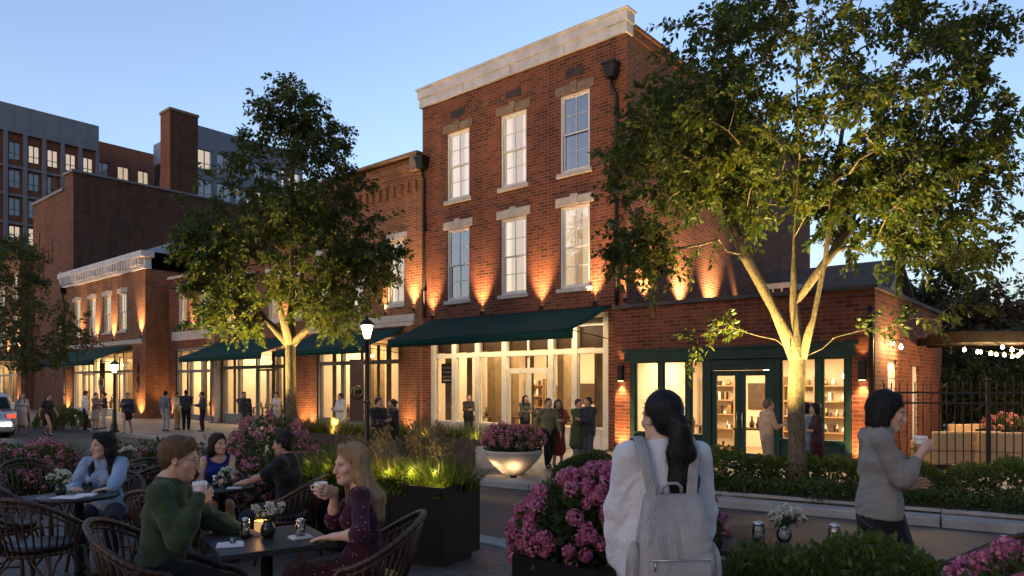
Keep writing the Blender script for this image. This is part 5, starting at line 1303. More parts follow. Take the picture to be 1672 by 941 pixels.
def cup(label,loc,paper=True,s=1.0):
    t=thing('coffee_cup',label,'cup',loc)
    if paper:
        MB().lathe([(.001,0),(.029*s,0),(.040*s,.105*s),(.001,.105*s)],28).build('body',M['white_ceramic'],t)
        MB().lathe([(.0322*s,.022*s),(.0378*s,.072*s)],28).build('sleeve',M['kraft'],t)
        MB().lathe([(.0415*s,.102*s),(.0425*s,.108*s),(.0405*s,.112*s),(.0385*s,.122*s),(.034*s,.123*s),(.032*s,.118*s),(.001,.118*s)],28).build('lid',M['white_ceramic'],t)
        e=MB(); e.lathe([(.001,.0009),(.013*s,.0)],20); o=e; o.v=[(p[0],-.0357*s-p[2],p[1]*.75+.042*s) for p in o.v]; o.build('emblem',M['paper'],t)
    else:
        MB().lathe([(.001,0),(.030,0),(.038,.012),(.041,.068),(.0395,.070),(.036,.066),(.034,.014),(.001,.010)],28).build('body',M['white_ceramic'],t)
        h=MB(); h.tube([(-.040,0,.055),(-.060,0,.05),(-.062,0,.028),(-.040,0,.018)],.004,6); h.build('handle',M['white_ceramic'],t)
    return t
# ================================================================== people: smooth implicit bodies meshed with surface nets
def V3(*a): return np.array(a,float)
def unit(v): v=np.asarray(v,float); return v/max(np.linalg.norm(v),1e-9)
class Body:
    def __init__(s): s.p=[]
    def rc(s,a,b,ra,rb,k=.02,w=None,ws=1.0,sub=False): s.p.append(('rc',np.asarray(a,float),np.asarray(b,float),ra,rb,k,w,ws,sub)); return s
    def el(s,c,r,k=.02,rot=None,sub=False): s.p.append(('el',np.asarray(c,float),np.asarray(r,float),rot,k,sub)); return s
    def box(s,q):
        if q[0]=='rc':
            m=max(q[3],q[4])*max(q[7],1)+.0; return np.minimum(q[1],q[2])-m,np.maximum(q[1],q[2])+m
        m=q[2].max(); return q[1]-m,q[1]+m
    def chain(s,pts,rad,k=.015,**kw):
        for i in range(len(pts)-1): s.rc(pts[i],pts[i+1],rad[i],rad[i+1],k,**kw)
        return s
def axis(lo,hi,res,zones):
    o=[lo]
    while o[-1]<hi:
        x=o[-1]; st=res
        for a,b,r in zones:
            if a-.012<=x<=b: st=min(st,r)
        o.append(x+st)
    return np.array(o)
def mesh_body(B,res,zones=()):
    bb=[B.box(q) for q in B.p if not q[-1]]; lo=np.min([b[0] for b in bb],0)-.03; hi=np.max([b[1] for b in bb],0)+.03
    AX=[axis(lo[i],hi[i],res,[(z[0][i],z[1][i],z[2]) for z in zones]) for i in range(3)]
    D=np.full(tuple(len(a) for a in AX),1.0,dtype=np.float32)
    for q in B.p:
        k=q[5] if q[0]=='rc' else q[4]; sub=q[-1]; b=B.box(q); m=k*1.2+.025+2*res
        i0=[max(0,np.searchsorted(AX[i],b[0][i]-m)-1) for i in range(3)]; i1=[min(len(AX[i]),np.searchsorted(AX[i],b[1][i]+m)+1) for i in range(3)]
        if any(i1[i]<=i0[i] for i in range(3)): continue
        x=AX[0][i0[0]:i1[0]].astype(np.float32)[:,None,None]; y=AX[1][i0[1]:i1[1]].astype(np.float32)[None,:,None]; z=AX[2][i0[2]:i1[2]].astype(np.float32)[None,None,:]
        if q[0]=='rc':
            a,bb_,ra,rb,_,w,ws=q[1:8]; ba=bb_-a; L2=max(float(ba@ba),1e-9)
            px,py,pz=x-a[0],y-a[1],z-a[2]; t=np.clip((px*ba[0]+py*ba[1]+pz*ba[2])/L2,0,1)
            px=px-ba[0]*t; py=py-ba[1]*t; pz=pz-ba[2]*t; d2=px*px+py*py+pz*pz
            if w is not None:
                l=px*w[0]+py*w[1]+pz*w[2]; d2=d2-l*l*(1-1/ws**2)
            d=np.sqrt(np.maximum(d2,0))-(ra+(rb-ra)*t)
        else:
            c,r,rot=q[1],q[2],q[3]; px,py,pz=x-c[0],y-c[1],z-c[2]
            if rot is not None: px,py,pz=[px*rot[0][i]+py*rot[1][i]+pz*rot[2][i] for i in range(3)]
            kk=np.sqrt((px/r[0])**2+(py/r[1])**2+(pz/r[2])**2); k2=np.sqrt((px/r[0]**2)**2+(py/r[1]**2)**2+(pz/r[2]**2)**2)
            d=np.where(k2>1e-6,kk*(kk-1)/np.maximum(k2,1e-6),-r.min())
        sl=tuple(slice(i0[i],i1[i]) for i in range(3)); A=D[sl]
        if sub:
            d=-d; h=np.clip(.5-.5*(d-A)/k,0,1) if k>0 else 0; D[sl]=d+(A-d)*h+k*h*(1-h)
        else:
            h=np.clip(.5+.5*(d-A)/k,0,1); D[sl]=d+(A-d)*h-k*h*(1-h)
    if getattr(B,'zcut',None) is not None: D=np.maximum(D,(B.zcut-AX[2]).astype(np.float32)[None,None,:])
    return surfnet(D,AX)
def surfnet(D,AX):
    S=D<0; nx,ny,nz=D.shape; c=np.zeros((nx-1,ny-1,nz-1),np.int8)
    for i in (0,1):
        for j in (0,1):
            for k in (0,1): c+=S[i:nx-1+i,j:ny-1+j,k:nz-1+k]
    act=(c>0)&(c<8); I=np.argwhere(act); idm=np.full(c.shape,-1,np.int32); idm[act]=np.arange(len(I))
    acc=np.zeros((len(I),3)); cnt=np.zeros(len(I)); co=[(i,j,k) for i in (0,1) for j in (0,1) for k in (0,1)]
    for a in co:
        for ax in range(3):
            if a[ax]==1: continue
            b=list(a); b[ax]=1
            da=D[I[:,0]+a[0],I[:,1]+a[1],I[:,2]+a[2]]; db=D[I[:,0]+b[0],I[:,1]+b[1],I[:,2]+b[2]]; m=(da<0)!=(db<0)
            t=np.where(m,da/np.where(m,da-db,1),0); 
            for d in range(3):
                pa=AX[d][I[:,d]+a[d]]; pb=AX[d][I[:,d]+b[d]]; acc[:,d]+=np.where(m,pa+(pb-pa)*t,0)
            cnt+=m
    V=acc/np.maximum(cnt,1)[:,None]; F=[]
    for ax,(u,v) in enumerate(((1,2),(2,0),(0,1))):
        sl0=[slice(None)]*3; sl1=[slice(None)]*3; sl0[ax]=slice(0,-1); sl1[ax]=slice(1,None)
        e=np.argwhere(S[tuple(sl0)]!=S[tuple(sl1)]); e=e[(e[:,u]>0)&(e[:,v]>0)&(e[:,u]<D.shape[u]-1)&(e[:,v]<D.shape[v]-1)]
        s=S[e[:,0],e[:,1],e[:,2]]
        def cid(du,dv):
            q=e.copy(); q[:,u]-=du; q[:,v]-=dv; return idm[q[:,0],q[:,1],q[:,2]]
        f=np.stack([cid(1,1),cid(0,1),cid(0,0),cid(1,0)],1); f[~s]=f[~s][:,::-1]; F.append(f)
    return V,np.concatenate(F)
from mathutils import noise as mnoise
def bmesh_obj(name,B,res,mat,parent,zones=(),paint=None,folds=0.):
    V,F=mesh_body(B,res,zones); o=npmesh(name,V,F,mat,parent,True)
    if folds:                                        # cloth folds: ridged noise along the normal
        me=o.data; N=np.zeros(len(V)*3); me.vertices.foreach_get('normal',N); N=N.reshape(-1,3); h=np.empty(len(V))
        for i,p in enumerate(V):
            q=Vector((p[0]*7+p[2]*3.5,p[1]*7+p[2]*2.5,p[2]*9-p[0]*4)); w=mnoise.noise(q*.6)*1.3
            h[i]=(1-abs(mnoise.noise(q+Vector((w,w,w))))*2.6)+.35*(1-abs(mnoise.noise(q*2.3))*2.2)
        V=V+N*(np.clip(h,-1.2,1.4)*folds)[:,None]; me.vertices.foreach_set('co',V.astype(np.float32).ravel()); me.update()
    if paint is not None:
        c=np.ones((len(V),4),np.float32); paint(V,c); a=o.data.color_attributes.new('tint','FLOAT_COLOR','POINT'); a.data.foreach_set('color',c.ravel())
    return o
def strands(ho,crown,gather,hk,mat,n=5200):
    """fine locks lying on the hair surface, combed away from the crown (or back to the tie)"""
    rs=np.random.RandomState(3); me=ho.data; nv=len(me.vertices); V=np.zeros(nv*3); me.vertices.foreach_get('co',V); V=V.reshape(-1,3); N=np.zeros(nv*3); me.vertices.foreach_get('normal',N); N=N.reshape(-1,3)
    z=V[:,2]; idx=rs.randint(0,nv,n); P=V[idx]; Q=N[idx]
    d=P-crown; d[:,2]-=.05
    low=P[:,2]<crown[2]-.17
    if gather is not None:
        g=gather-P; d=np.where(low[:,None],np.array([0,0,-1.]),g)
    else: d=np.where(low[:,None],np.array([0,-.05,-1.]),d)
    if hk=='swept': d=np.where((P[:,2]>crown[2]-.06)[:,None],np.array([.3,1,.15])*1.0+rs.normal(size=(n,3))*.2,d)
    d=d-Q*np.sum(d*Q,1,keepdims=True); d/=np.maximum(np.linalg.norm(d,axis=1,keepdims=True),1e-6); d+=rs.normal(size=(n,3))*.10
    Ls=rs.uniform(.5,1.2,(n,1))*(.028 if hk in ('short','swept') else .06); S=np.cross(d,Q); S/=np.maximum(np.linalg.norm(S,axis=1,keepdims=True),1e-6); w=rs.uniform(.0010,.0022,(n,1))
    off=rs.uniform(.0,.0022,(n,1)); rows=[]; fly=(rs.uniform(size=(n,1))<.07); off=off+fly*rs.uniform(.002,.009,(n,1)); Ls=Ls*(1+fly*.8); w=w*(1-fly*.6); d=d+fly*rs.normal(size=(n,3))*.25
    for u,ww,o_ in ((-.5,.2,-.002),(-.15,1,.0012),(.2,1,.0012),(.5,.1,-.0015)):
        c=P+d*Ls*u+Q*(off+o_); rows+= [c-S*w*ww,c+S*w*ww]
    VV=np.stack(rows,1).reshape(-1,3); i=np.arange(n)*8; F=np.concatenate([np.stack([i+2*k,i+2*k+1,i+2*k+3,i+2*k+2],1) for k in range(3)])
    npmesh('hair_strands',VV,F,mat,ho.parent,True)['kind']='stuff'
def ik(a,t,l1,l2,pole):
    a=np.asarray(a,float); t=np.asarray(t,float); d=t-a; L=np.linalg.norm(d); L=min(L,(l1+l2)*.995); u=unit(d); t2=a+u*L
    x=(l1*l1-l2*l2+L*L)/(2*L); h=math.sqrt(max(l1*l1-x*x,0)); p=np.asarray(pole,float); p=p-u*(p@u); p=unit(p)
    return a+u*x+p*h,t2
def hand(B,w,f,n,th,curl,r=.0082,curls=None,tcurl=.6,s=1.0,k=.007):
    """palm at wrist w, fingers along f, palm faces n, thumb on side th"""
    w=np.asarray(w,float); f=unit(f); n=unit(np.asarray(n,float)-f*(np.asarray(n,float)@f)); th=unit(th-f*(th@f)-n*(th@n))
    B.rc(w-f*.01*s,w+f*.03*s,.020*s,.017*s,.015,th,1.55); B.rc(w+f*.03*s,w+f*.075*s,.0145*s,.0125*s,.012,th,2.7)
    ang=[.55,.95,.7]
    for i,(o,l) in enumerate(((.029,.070),(.0098,.079),(-.0095,.073),(-.028,.057))):
        p=w+f*(.084 if i in (1,2) else .078)*s+th*o*s; c=curl if curls is None else curls[i]; d=f+th*(o*1.2); d=unit(d); a=0; seg=[.46,.30,.24]; rr=[r*s,r*.97*s,r*.88*s,r*.75*s]
        pts=[p-f*.012*s]
        for j in range(3):
            a+=c*ang[j]; dd=unit(d*math.cos(a)+n*math.sin(a)); p=(pts[-1] if j else p-f*.0)+dd*l*seg[j]*s; pts.append(p)
        B.chain(pts,[q*(0.93 if i==3 else 1) for q in rr],k*.55)
    p=w+f*.022*s+th*.024*s; d1=unit(f*.62+th*.62+n*.35); q=p+d1*.040*s; d2=unit(f*(.9)+th*(.42-tcurl*.7)+n*(.3+tcurl*.5)); q2=q+d2*.030*s; q3=q2+unit(d2+n*.35*tcurl-th*.2)*.024*s
    B.chain([p,q,q2,q3],[.0135*s,.0105*s,.0095*s,.0078*s],k)

def rotz(a): c,s=math.cos(a),math.sin(a); return np.array([[c,-s,0],[s,c,0],[0,0,1.]])
def rotx(a): c,s=math.cos(a),math.sin(a); return np.array([[1.,0,0],[0,c,-s],[0,s,c]])
def roty(a): c,s=math.cos(a),math.sin(a); return np.array([[c,0,s],[0,1.,0],[-s,0,c]])

def person(label,loc,face,pose,look,near=False,s=1.0,group=None):
    """local frame: +y forward, +x the person's right side, z up.
    pose: pelvis z, lean, head yaw/pitch, hands {R/L:(target,f,n,curl)}, feet {R/L:(point)}, knee poles"""
    rz=fz(*face) if isinstance(face,tuple) else face
    t=thing('person',label,'person',loc,rz,group); t.scale=(s,s,s)
    fem=look.get('fem',True); P=V3(*pose['pelvis']); ln=pose.get('lean',0.); side=pose.get('side',0.)
    def up(h,y=0,x=0): return P+V3(x+side*h,y+ln*h,h)
    X=V3(1,0,0); sw=.150 if fem else .180
    waist=up(.14,-.005); chest=up(.30,.0); top=up(.42,-.005); nb=up(.475,-.005); hc=up(.615,.035)+V3(*pose.get('hoff',(0,0,0)))
    sh={'R':up(.435,-.01,sw),'L':up(.435,-.01,-sw)}
    for q in pose.get('shoff',{}): sh[q]=sh[q]+V3(*pose['shoff'][q])
    hip={'R':P+V3(.088,0,-.01),'L':P+V3(-.088,0,-.01)}
    ua,fa_=(.265,.235) if fem else (.285,.25); ul,ll=(.415,.40)
    arm={};leg={}
    for q in 'RL':
        h=pose['hands'][q]; el,wr=ik(sh[q],h[0],ua,fa_,h[4] if len(h)>4 else (.35 if q=='R' else -.35,-.6,-.4)); arm[q]=(sh[q],el,wr,h)
        ft=pose['feet'][q]; kn,an=ik(hip[q],V3(*ft[0]),ul,ll,ft[1] if len(ft)>1 else (0,1,.2)); leg[q]=(hip[q],kn,an,ft[2] if len(ft)>2 else (0,1,0))
    Hm=rotz(pose.get('hyaw',0))@rotx(pose.get('hpitch',0))@roty(pose.get('hroll',0)); hs=1.0 if fem else 1.04
    H=lambda x,y,z: hc+Hm@V3(x,y,z)*hs
    fs=.92 if fem else 1.05
    def torso(B,g=0.,k=.04,lo=-.04,long=None,hipw=1.62 if fem else 1.42,bust=1):
        B.rc(P+V3(0,.0,lo),up(.06),.098+g,.096+g,k,X,hipw); B.rc(up(.06),waist,.096+g,(.082 if fem else .092)+g,k,X,1.42)
        B.rc(waist,chest,(.082 if fem else .092)+g,.100*fs+g,k,X,1.32 if fem else 1.40); B.rc(chest,up(.40),.100*fs+g,.066*fs+g,k,X,1.36 if fem else 1.55)
        B.rc(sh['R'],up(.44),.048*fs+g,.058*fs+g,k); B.rc(sh['L'],up(.44),.048*fs+g,.058*fs+g,k)
        B.rc(up(.42,-.02),nb+V3(0,-.01,.015),.07*fs+g*.6,.058*fs+g*.3,k)
        if fem and bust:
            for q in (-1,1): B.el(up(.285,.075,.068*q),(.056+g*.8,.050+g*.8,.060+g*.8),.04)
    def arms(B,q,g=0.,upto=1.0,k=.03,cuff=None):
        a,e,w,_=arm[q]; r=(.040,.033,.031,.0228) if fem else (.047,.039,.036,.0260)
        if upto<=.5:
            B.rc(a,a+(e-a)*upto*2,r[0]+g,r[1]+g,k)
        else:
            B.rc(a,e,r[0]+g,r[1]+g,k); u=min(1,(upto-.5)*2); B.rc(e,e+(w-e)*u*.4,r[1]+g,(r[2]+.001)+g,k); B.rc(e+(w-e)*u*.4,e+(w-e)*u,r[2]+.001+g,(r[3] if cuff is None else cuff)+g*.7,k)
    def legs(B,g=0.,k=.03,upto=1.0,flare=0.):
        for q in 'RL':
            h,kn,an,_=leg[q]; r=(.082,.052,.050,.033) if fem else (.086,.056,.052,.037)
            B.rc(h,kn,r[0]+g,r[1]+g,k)
            m=kn+(an-kn)*.35; 
            if upto>.5: B.rc(kn,m,r[1]+g,r[2]+.004+g+flare*.3,k); B.rc(m,kn+(an-kn)*min(1,(upto-.5)*2),r[2]+.004+g+flare*.3,r[3]+g+flare,k)
    res=.0085 if near else (.016 if pose.get('far',1)==1 else .012)
    # --- body (skin)
    B=Body(); torso(B,-.004); [arms(B,q) for q in 'RL']; legs(B)
    B.rc(nb+V3(0,-.012,-.03),hc+Hm@V3(0,-.018,-.055),.056*fs,.050*fs,.03)
    B.el(H(0,-.012,.030),V3(.073,.094,.088)*hs,.02,Hm); B.el(H(0,.022,-.030),V3(.060,.068,.080)*hs,.03,Hm); B.rc(H(0,.052,-.088),H(0,.062,-.094),.024,.020,.03)
    for q in (-1,1):
        B.rc(H(.038*q,-.005,-.055),H(.016*q,.060,-.094),.024,.017,.03)                                   # jaw
        B.el(H(.040*q,.058,-.022),V3(.022,.020,.020),.02)                                                # cheek
    if near:
        for q in (-1,1):
            B.el(H(.030*q,.094,.006),V3(.019,.012,.011),.014,None,True); B.el(H(.031*q,.0745,.0055),V3(.0125,.0120,.0105),.004)   # eye
            B.rc(H(.012*q,.086,.024),H(.046*q,.072,.026),.0075,.006,.012)                                   # brow ridge
            B.el(H(.074*q,-.008,-.005),V3(.008,.017,.028),.010,Hm@rotz(-.35*q)@rotx(.15)); B.el(H(.0815*q,-.003,-.003),V3(.004,.009,.016),.004,Hm@rotz(-.35*q),True)
            B.el(H(.0095*q,.099,-.036),V3(.0075,.008,.0065),.008)
        B.rc(H(0,.084,.018),H(0,.109,-.030),.0075,.0105,.012); B.el(H(0,.106,-.034),V3(.0105,.010,.009),.006)
        B.el(H(0,.083,-.0585),V3(.023,.0135,.0062),.006,Hm); B.el(H(0,.083,-.069),V3(.020,.0135,.0070),.006,Hm); B.el(H(0,.098,-.0637),V3(.021,.006,.0016),.003,Hm,True)
    else:
        B.rc(H(0,.088,.01),H(0,.106,-.03),.008,.012,.015)
    for q in 'RL':
        a,e,w,h=arm[q]; th=np.cross(unit(h[1]),unit(h[2]))*(1 if q=='R' else -1)
        if near: hand(B,w,h[1],h[2],th,h[3],s=.98 if fem else 1.06,**(h[5] if len(h)>5 else {}))
        else: hand(B,w,h[1],h[2],th,h[3],r=.0105,s=1.0)
        _,kn,an,fd=leg[q]; fd=unit(fd); B.rc(an-fd*.02+V3(0,0,-.02),an+fd*.13+V3(0,0,-.055),.035,.024,.03)
    z=[]
    if near:
        z.append((hc-.125,hc+.125,.0042))
        for q in 'RL':
            if look.get('hands_'+q,True):
                w=arm[q][2]; c=w+unit(arm[q][3][1])*.06; z.append((c-.095,c+.095,.0048))
    sk=tuple(min(.8,c*1.2) for c in look.get('skin',(.50,.29,.20))); hairc=look.get('hairc',(.012,.010,.010))
    def paint(V,c):
        L=((V-hc)@Hm)/hs; ax=np.abs(L[:,0]); f=L[:,1]>.05
        def m(d,r,w_): return np.clip(1-(d-r)/w_,0,1)*f
        def blend(k,col): c[:,:3]=c[:,:3]*(1-k[:,None])+np.array(col)*k[:,None]
        lip=m(np.sqrt((L[:,0]/.021)**2+((L[:,2]+.0637)/.0105)**2),.85,.3); blend(lip*.75,look.get('lip',(.72,.38,.38)))
        blend(np.clip(m(np.sqrt((L[:,0]/.07)**2+((L[:,2]+.03)/.05)**2),.4,.6)*.22,0,1),(1.02,.80,.76))
        if near:
            ew=m(np.sqrt(((ax-.031)/.0130)**2+((L[:,2]-.0050)/.0056)**2),.8,.35); blend(ew,(1.25,1.8,2.3))
            blend(m(np.sqrt(((ax-.031+.001)/.0072)**2+((L[:,2]-.0050)/.0068)**2),.8,.3),(.03,.035,.04))
            blend(m(np.sqrt(((ax-.031)/.0165)**2+((L[:,2]-.0115)/.0034)**2),.75,.4)*.95,(.10,.09,.09))
            br=tuple(min(1,hairc[i]/sk[i]*1.1) for i in range(3)); blend(m(np.sqrt(((ax-.030)/.0185)**2+((L[:,2]-.0275+.10*(ax-.03)**1)/.0058)**2),.75,.4)*.92,br)
            if look.get('stubble'): blend(np.clip(m(np.sqrt((L[:,0]/.07)**2+((L[:,2]+.09)/.045)**2),.75,.35)*.4,0,1),(.45,.40,.38))
    smat=skinmat('skin',sk)
    bmesh_obj('body',B,res,smat,t,z,paint)
    rc_=.009 if near else .017
    # --- lower garment
    low=look.get('low')
    if low:
        G=Body(); kind=low[0]; lm=fabric(low[0]+'_cloth',low[1],.9,.15,.35,0,low[2] if len(low)>2 else None)
        if kind in ('trousers','jeans'):
            torso_low=P; G.rc(P+V3(0,0,-.04),up(.09),.108,.098,.04,X,1.60 if fem else 1.42); legs(G,.012,.03,.99,look.get('flare',.012))
        elif kind=='skirt':
            kz=low[3] if len(low)>3 else .52
            if pose['pelvis'][2]>.7:
                G.rc(up(.08),P+V3(0,0,-.05),.092,.110,.04,X,1.5); G.rc(P+V3(0,0,-.05),V3(P[0],P[1]+.0,kz),.115,.150,.04,X,1.35)
            else:
                G.rc(P+V3(0,0,-.03),up(.08),.115,.10,.05,X,1.6); ka=(leg['R'][1]+leg['L'][1])/2; G.rc(P+V3(0,.02,-.02),ka,.112,.088,.05,X,1.75)
                for q in 'RL': kn,an=leg[q][1],leg[q][2]; G.rc(kn,kn+(an-kn)*.80,.088,.115,.07)
                G.rc(ka,(leg['R'][2]+leg['L'][2])/2*.8+ka*.2,.085,.11,.08,X,1.6)
        elif kind=='shorts':
            G.rc(P+V3(0,0,-.04),up(.09),.108,.098,.04,X,1.6)
            for q in 'RL': h,kn=leg[q][0],leg[q][1]; G.rc(h,h+(kn-h)*.62,.098,.086,.03)
        bmesh_obj(kind,G,rc_,lm,t,folds=.0045 if near else 0)
    # --- shoes
    S=Body()
    for q in 'RL':
        _,kn,an,fd=leg[q]; fd=unit(fd); l=unit(np.cross(fd,V3(0,0,1)))
        S.rc(an+V3(0,0,-.045)-fd*.03,an+fd*.10+V3(0,0,-.058),.034,.028,.02,l,1.2); S.rc(an+fd*.10+V3(0,0,-.058),an+fd*.155+V3(0,0,-.062),.028,.020,.02,l,1.5)
        if not look.get('openshoe'): S.rc(an+V3(0,0,.0)-fd*.01,an+V3(0,0,-.04),.044,.042,.02)
    bmesh_obj('shoes',S,rc_,plain('shoe_leather',look.get('shoe',(.02,.018,.016)),.45),t)
    # --- top garment
    up_=look['top']; g=up_.get('g',.010); T=Body(); kind=up_['kind']
    tm=fabric(kind+'_cloth',up_['c'],.92,up_.get('var',.14),up_.get('wr',.45),up_.get('weave',0),up_.get('spots'))
    hem=up_.get('hem',-.05)
    torso(T,g,.045,lo=max(hem,-.06))
    if hem<-.06: T.rc(P+V3(0,0,-.02),P+V3(0,.0,hem),.105+g,(.110+g)*up_.get('flare',1.0),.05,X,1.55 if fem else 1.42)
    if up_.get('loose'):
        T.rc(up(.34),up(.05,-.01),.100+g,.115+g,.06,X,1.5); T.rc(up(.05,-.01),P+V3(0,0,hem),.115+g,.112+g,.05,X,1.5)
    if pose['pelvis'][2]>.7 and hem>-.3: Cutz=P[2]+up_.get('cut',hem-.05)
    else: Cutz=None
    sl=up_.get('sleeve',1.0)
    if sl>0:
        for q in 'RL': arms(T,q,g+up_.get('sg',.004),sl if not isinstance(sl,dict) else sl[q],.035,up_.get('cuff'))
    # neckline: carve the cloth away
    nk=up_.get('neck','crew')
    if nk=='crew': T.el(nb+V3(0,.005,.055),(.066,.062,.050),.012,None,True)
    elif nk=='v': T.el(nb+V3(0,.02,.05),(.078,.07,.055),.01,None,True); T.rc(nb+V3(0,.10,.01),up(.30,.155),.058,.010,.012,None,1,True)
    elif nk=='open': T.el(nb+V3(0,.01,.055),(.066,.066,.055),.01,None,True); T.rc(nb+V3(0,.09,.0),up(.38,.12),.034,.008,.008,None,1,True)
    elif nk=='tank':
        T.el(nb+V3(0,.06,.02),(.105,.12,.10),.012,None,True); T.el(nb+V3(0,-.06,.03),(.10,.09,.075),.012,None,True)
        for q in (-1,1): T.el(up(.40,0,q*(sw+.025)),(.062,.14,.115),.012,None,True)
    if Cutz is not None and min(arm[q][2][2] for q in 'RL')<Cutz+.05: Cutz=min(arm[q][2][2] for q in 'RL')-.06
    T.zcut=Cutz
    bmesh_obj(kind,T,.0075 if near else .016,tm,t,folds=up_.get('folds',.0055) if near else 0)
    if look.get('collar'):
        cb=Body(); n_=16; pts=[]
        for i in range(n_+1):
            a=R(-150)+R(300)*i/n_; pts.append(nb+V3(.066*math.sin(a),-.062*math.cos(a)+.010,.020+.010*math.cos(a)))
        cb.chain([p for p in pts],[.012]*len(pts),.010,w=V3(0,0,1),ws=2.4); bmesh_obj('collar',cb,.006 if near else .014,tm,t)
    if look.get('placket') and near:
        pm=MB()
        for i in range(6):
            c=up(.37-.065*i,.118 if i<4 else .112); pm.lathe([(.001,.0),(.006,.0),(.006,.003),(.001,.004)],10); 
            k=len(pm.v)-40; pm.v[k:]=[(c[0]+p[0],c[1]+.018+p[2],c[2]+p[1]) for p in pm.v[k:]]
        pm.build('button',M['white_ceramic'],t)
    if look.get('open_coat'):                       # contrasting shirt front
        pass
    # --- hair
    hk=look.get('hair','short'); A=Body(); hr=.0055 if near else .015
    def HE(x,y,z,r,k=.02,sub=False): A.el(H(x,y,z),V3(*r)*hs,k,Hm,sub)
    HE(0,-.027,.042,(.0805,.1005,.0945))
    if hk in ('short','swept'):
        HE(0,-.066,-.006,(.066,.042,.066),.025)
        if hk=='swept':
            A.rc(H(-.030,.028,.112),H(.030,.036,.110),.020,.019,.02); A.rc(H(-.028,.060,.092),H(.030,.064,.090),.012,.012,.02)
        for q in (-1,1): HE(q*.098,.030,-.038,(.046,.046,.062),.006,True); HE(q*.080,-.006,-.052,(.022,.030,.056),.006,True)
        HE(0,.085,-.030,(.085,.052,.080),.008,True); HE(0,-.04,-.108,(.1,.11,.040),.012,True)
    elif hk=='bob':
        for q in (-1,1):
            A.rc(H(q*.056,-.014,.05),H(q*.066,-.006,-.080),.034,.024,.025); A.rc(H(q*.056,-.05,.02),H(q*.056,-.052,-.092),.040,.030,.03)
            A.rc(H(q*.050,.030,.085),H(q*.072,.010,-.01),.018,.018,.02)
        A.rc(H(0,-.075,.0),H(0,-.072,-.092),.05,.038,.04)
        for i in range(7): A.rc(H(-.036+.012*i,.036,.104),H(-.046+.0153*i,.066-8*(i-3)**2*.0002,.062+(.004 if i%2 else 0)),.013,.009,.016)
    elif hk=='long':
        fr=pose.get('hairfront',(1,1))
        for q in (-1,1):
            k_=fr[0] if q<0 else fr[1]; p1=H(q*.074,.000,.02); p2=H(q*.080,-.010,-.08)
            p3=up(.40,.072,q*.086) if k_ else up(.42,-.065,q*.085); p4=up(.26,.130,q*.078) if k_ else up(.28,-.100,q*.06)
            A.chain([H(q*.050,.010,.080),p1,p2,p3,p4],[.020,.019,.023,.024,.014],.02)
            A.chain([H(q*.058,-.035,.05),H(q*.070,-.035,-.06),p3*.4+up(.42,-.06,q*.07)*.6],[.04,.04,.034],.03)
            A.rc(H(q*.012,.052,.112),H(q*.068,.030,.045),.018,.017,.02)
        A.chain([H(0,-.07,.03),H(0,-.075,-.08),up(.40,-.090),up(.28,-.108)],[.055,.056,.056,.030],.04)
    elif hk=='pony':
        HE(0,-.058,-.018,(.070,.052,.066),.02)
        A.chain([H(0,-.098,.002),H(0,-.130,-.014),H(0,-.137,-.06)],[.030,.033,.034],.02)
        A.chain([H(0,-.137,-.06),H(.006,-.136,-.16),H(.014,-.134,-.28),H(.022,-.130,-.40),H(.030,-.128,-.50)],[.034,.042,.047,.044,.020],.03,w=X,ws=1.4)
        for q in (-1,1): A.chain([H(q*.016,-.140,-.10),H(q*.038+.012,-.128,-.28),H(q*.050+.022,-.122,-.46)],[.028,.030,.010],.02)
        for q in (-1,1): HE(q*.090,.022,-.038,(.020,.036,.044),.006,True)
    elif hk=='bun':
        HE(0,-.058,-.02,(.068,.050,.064),.02); HE(0,-.12,.05,(.04,.035,.04),.01)
        for q in (-1,1): HE(q*.090,.022,-.038,(.020,.036,.044),.006,True)
    hm=hairmat('hair',hairc,look.get('hairc2')); ho=bmesh_obj('hair',A,hr,hm,t)
    if near: strands(ho,H(0,-.03,.135),H(0,-.16,-.02) if hk=='pony' else None,hk,hm)
    if hk=='pony': 
        m=MB(); c=H(0,-.136,-.028); m.lathe([(.030,-.012),(.040,-.006),(.040,.006),(.030,.012)],18,(c[0],c[1],c[2])); m.build('hair_tie',M['leather'],t)
    return t,dict(P=P,up=up,arm=arm,H=H,nb=nb,hc=hc,sh=sh,leg=leg)
DOWN=lambda q,y=.02:(V3((.25 if q=='R' else -.25),y,.80),V3(0,.1,-1),V3(-1 if q=='R' else 1,0,0),.35)
def tolocal(loc,rz,p,s=1):
    v=np.array(p,float)-np.array(loc,float); return rotz(-rz)@v/s
# ------------------------------------------------------------------ near people
def wdir(rz,v): return rotz(-rz)@np.array(v,float)
SEATZ=.575
def held(rz,loc,c,r,fw,nw,s=1):      # world cup axis point, radius; finger direction and palm normal in world -> wrist in local
    fw=unit(fw); nw=unit(nw); w=np.array(c)-nw*(r+.015)-fw*.062
    return tolocal(loc,rz,w,s),wdir(rz,fw),wdir(rz,nw)
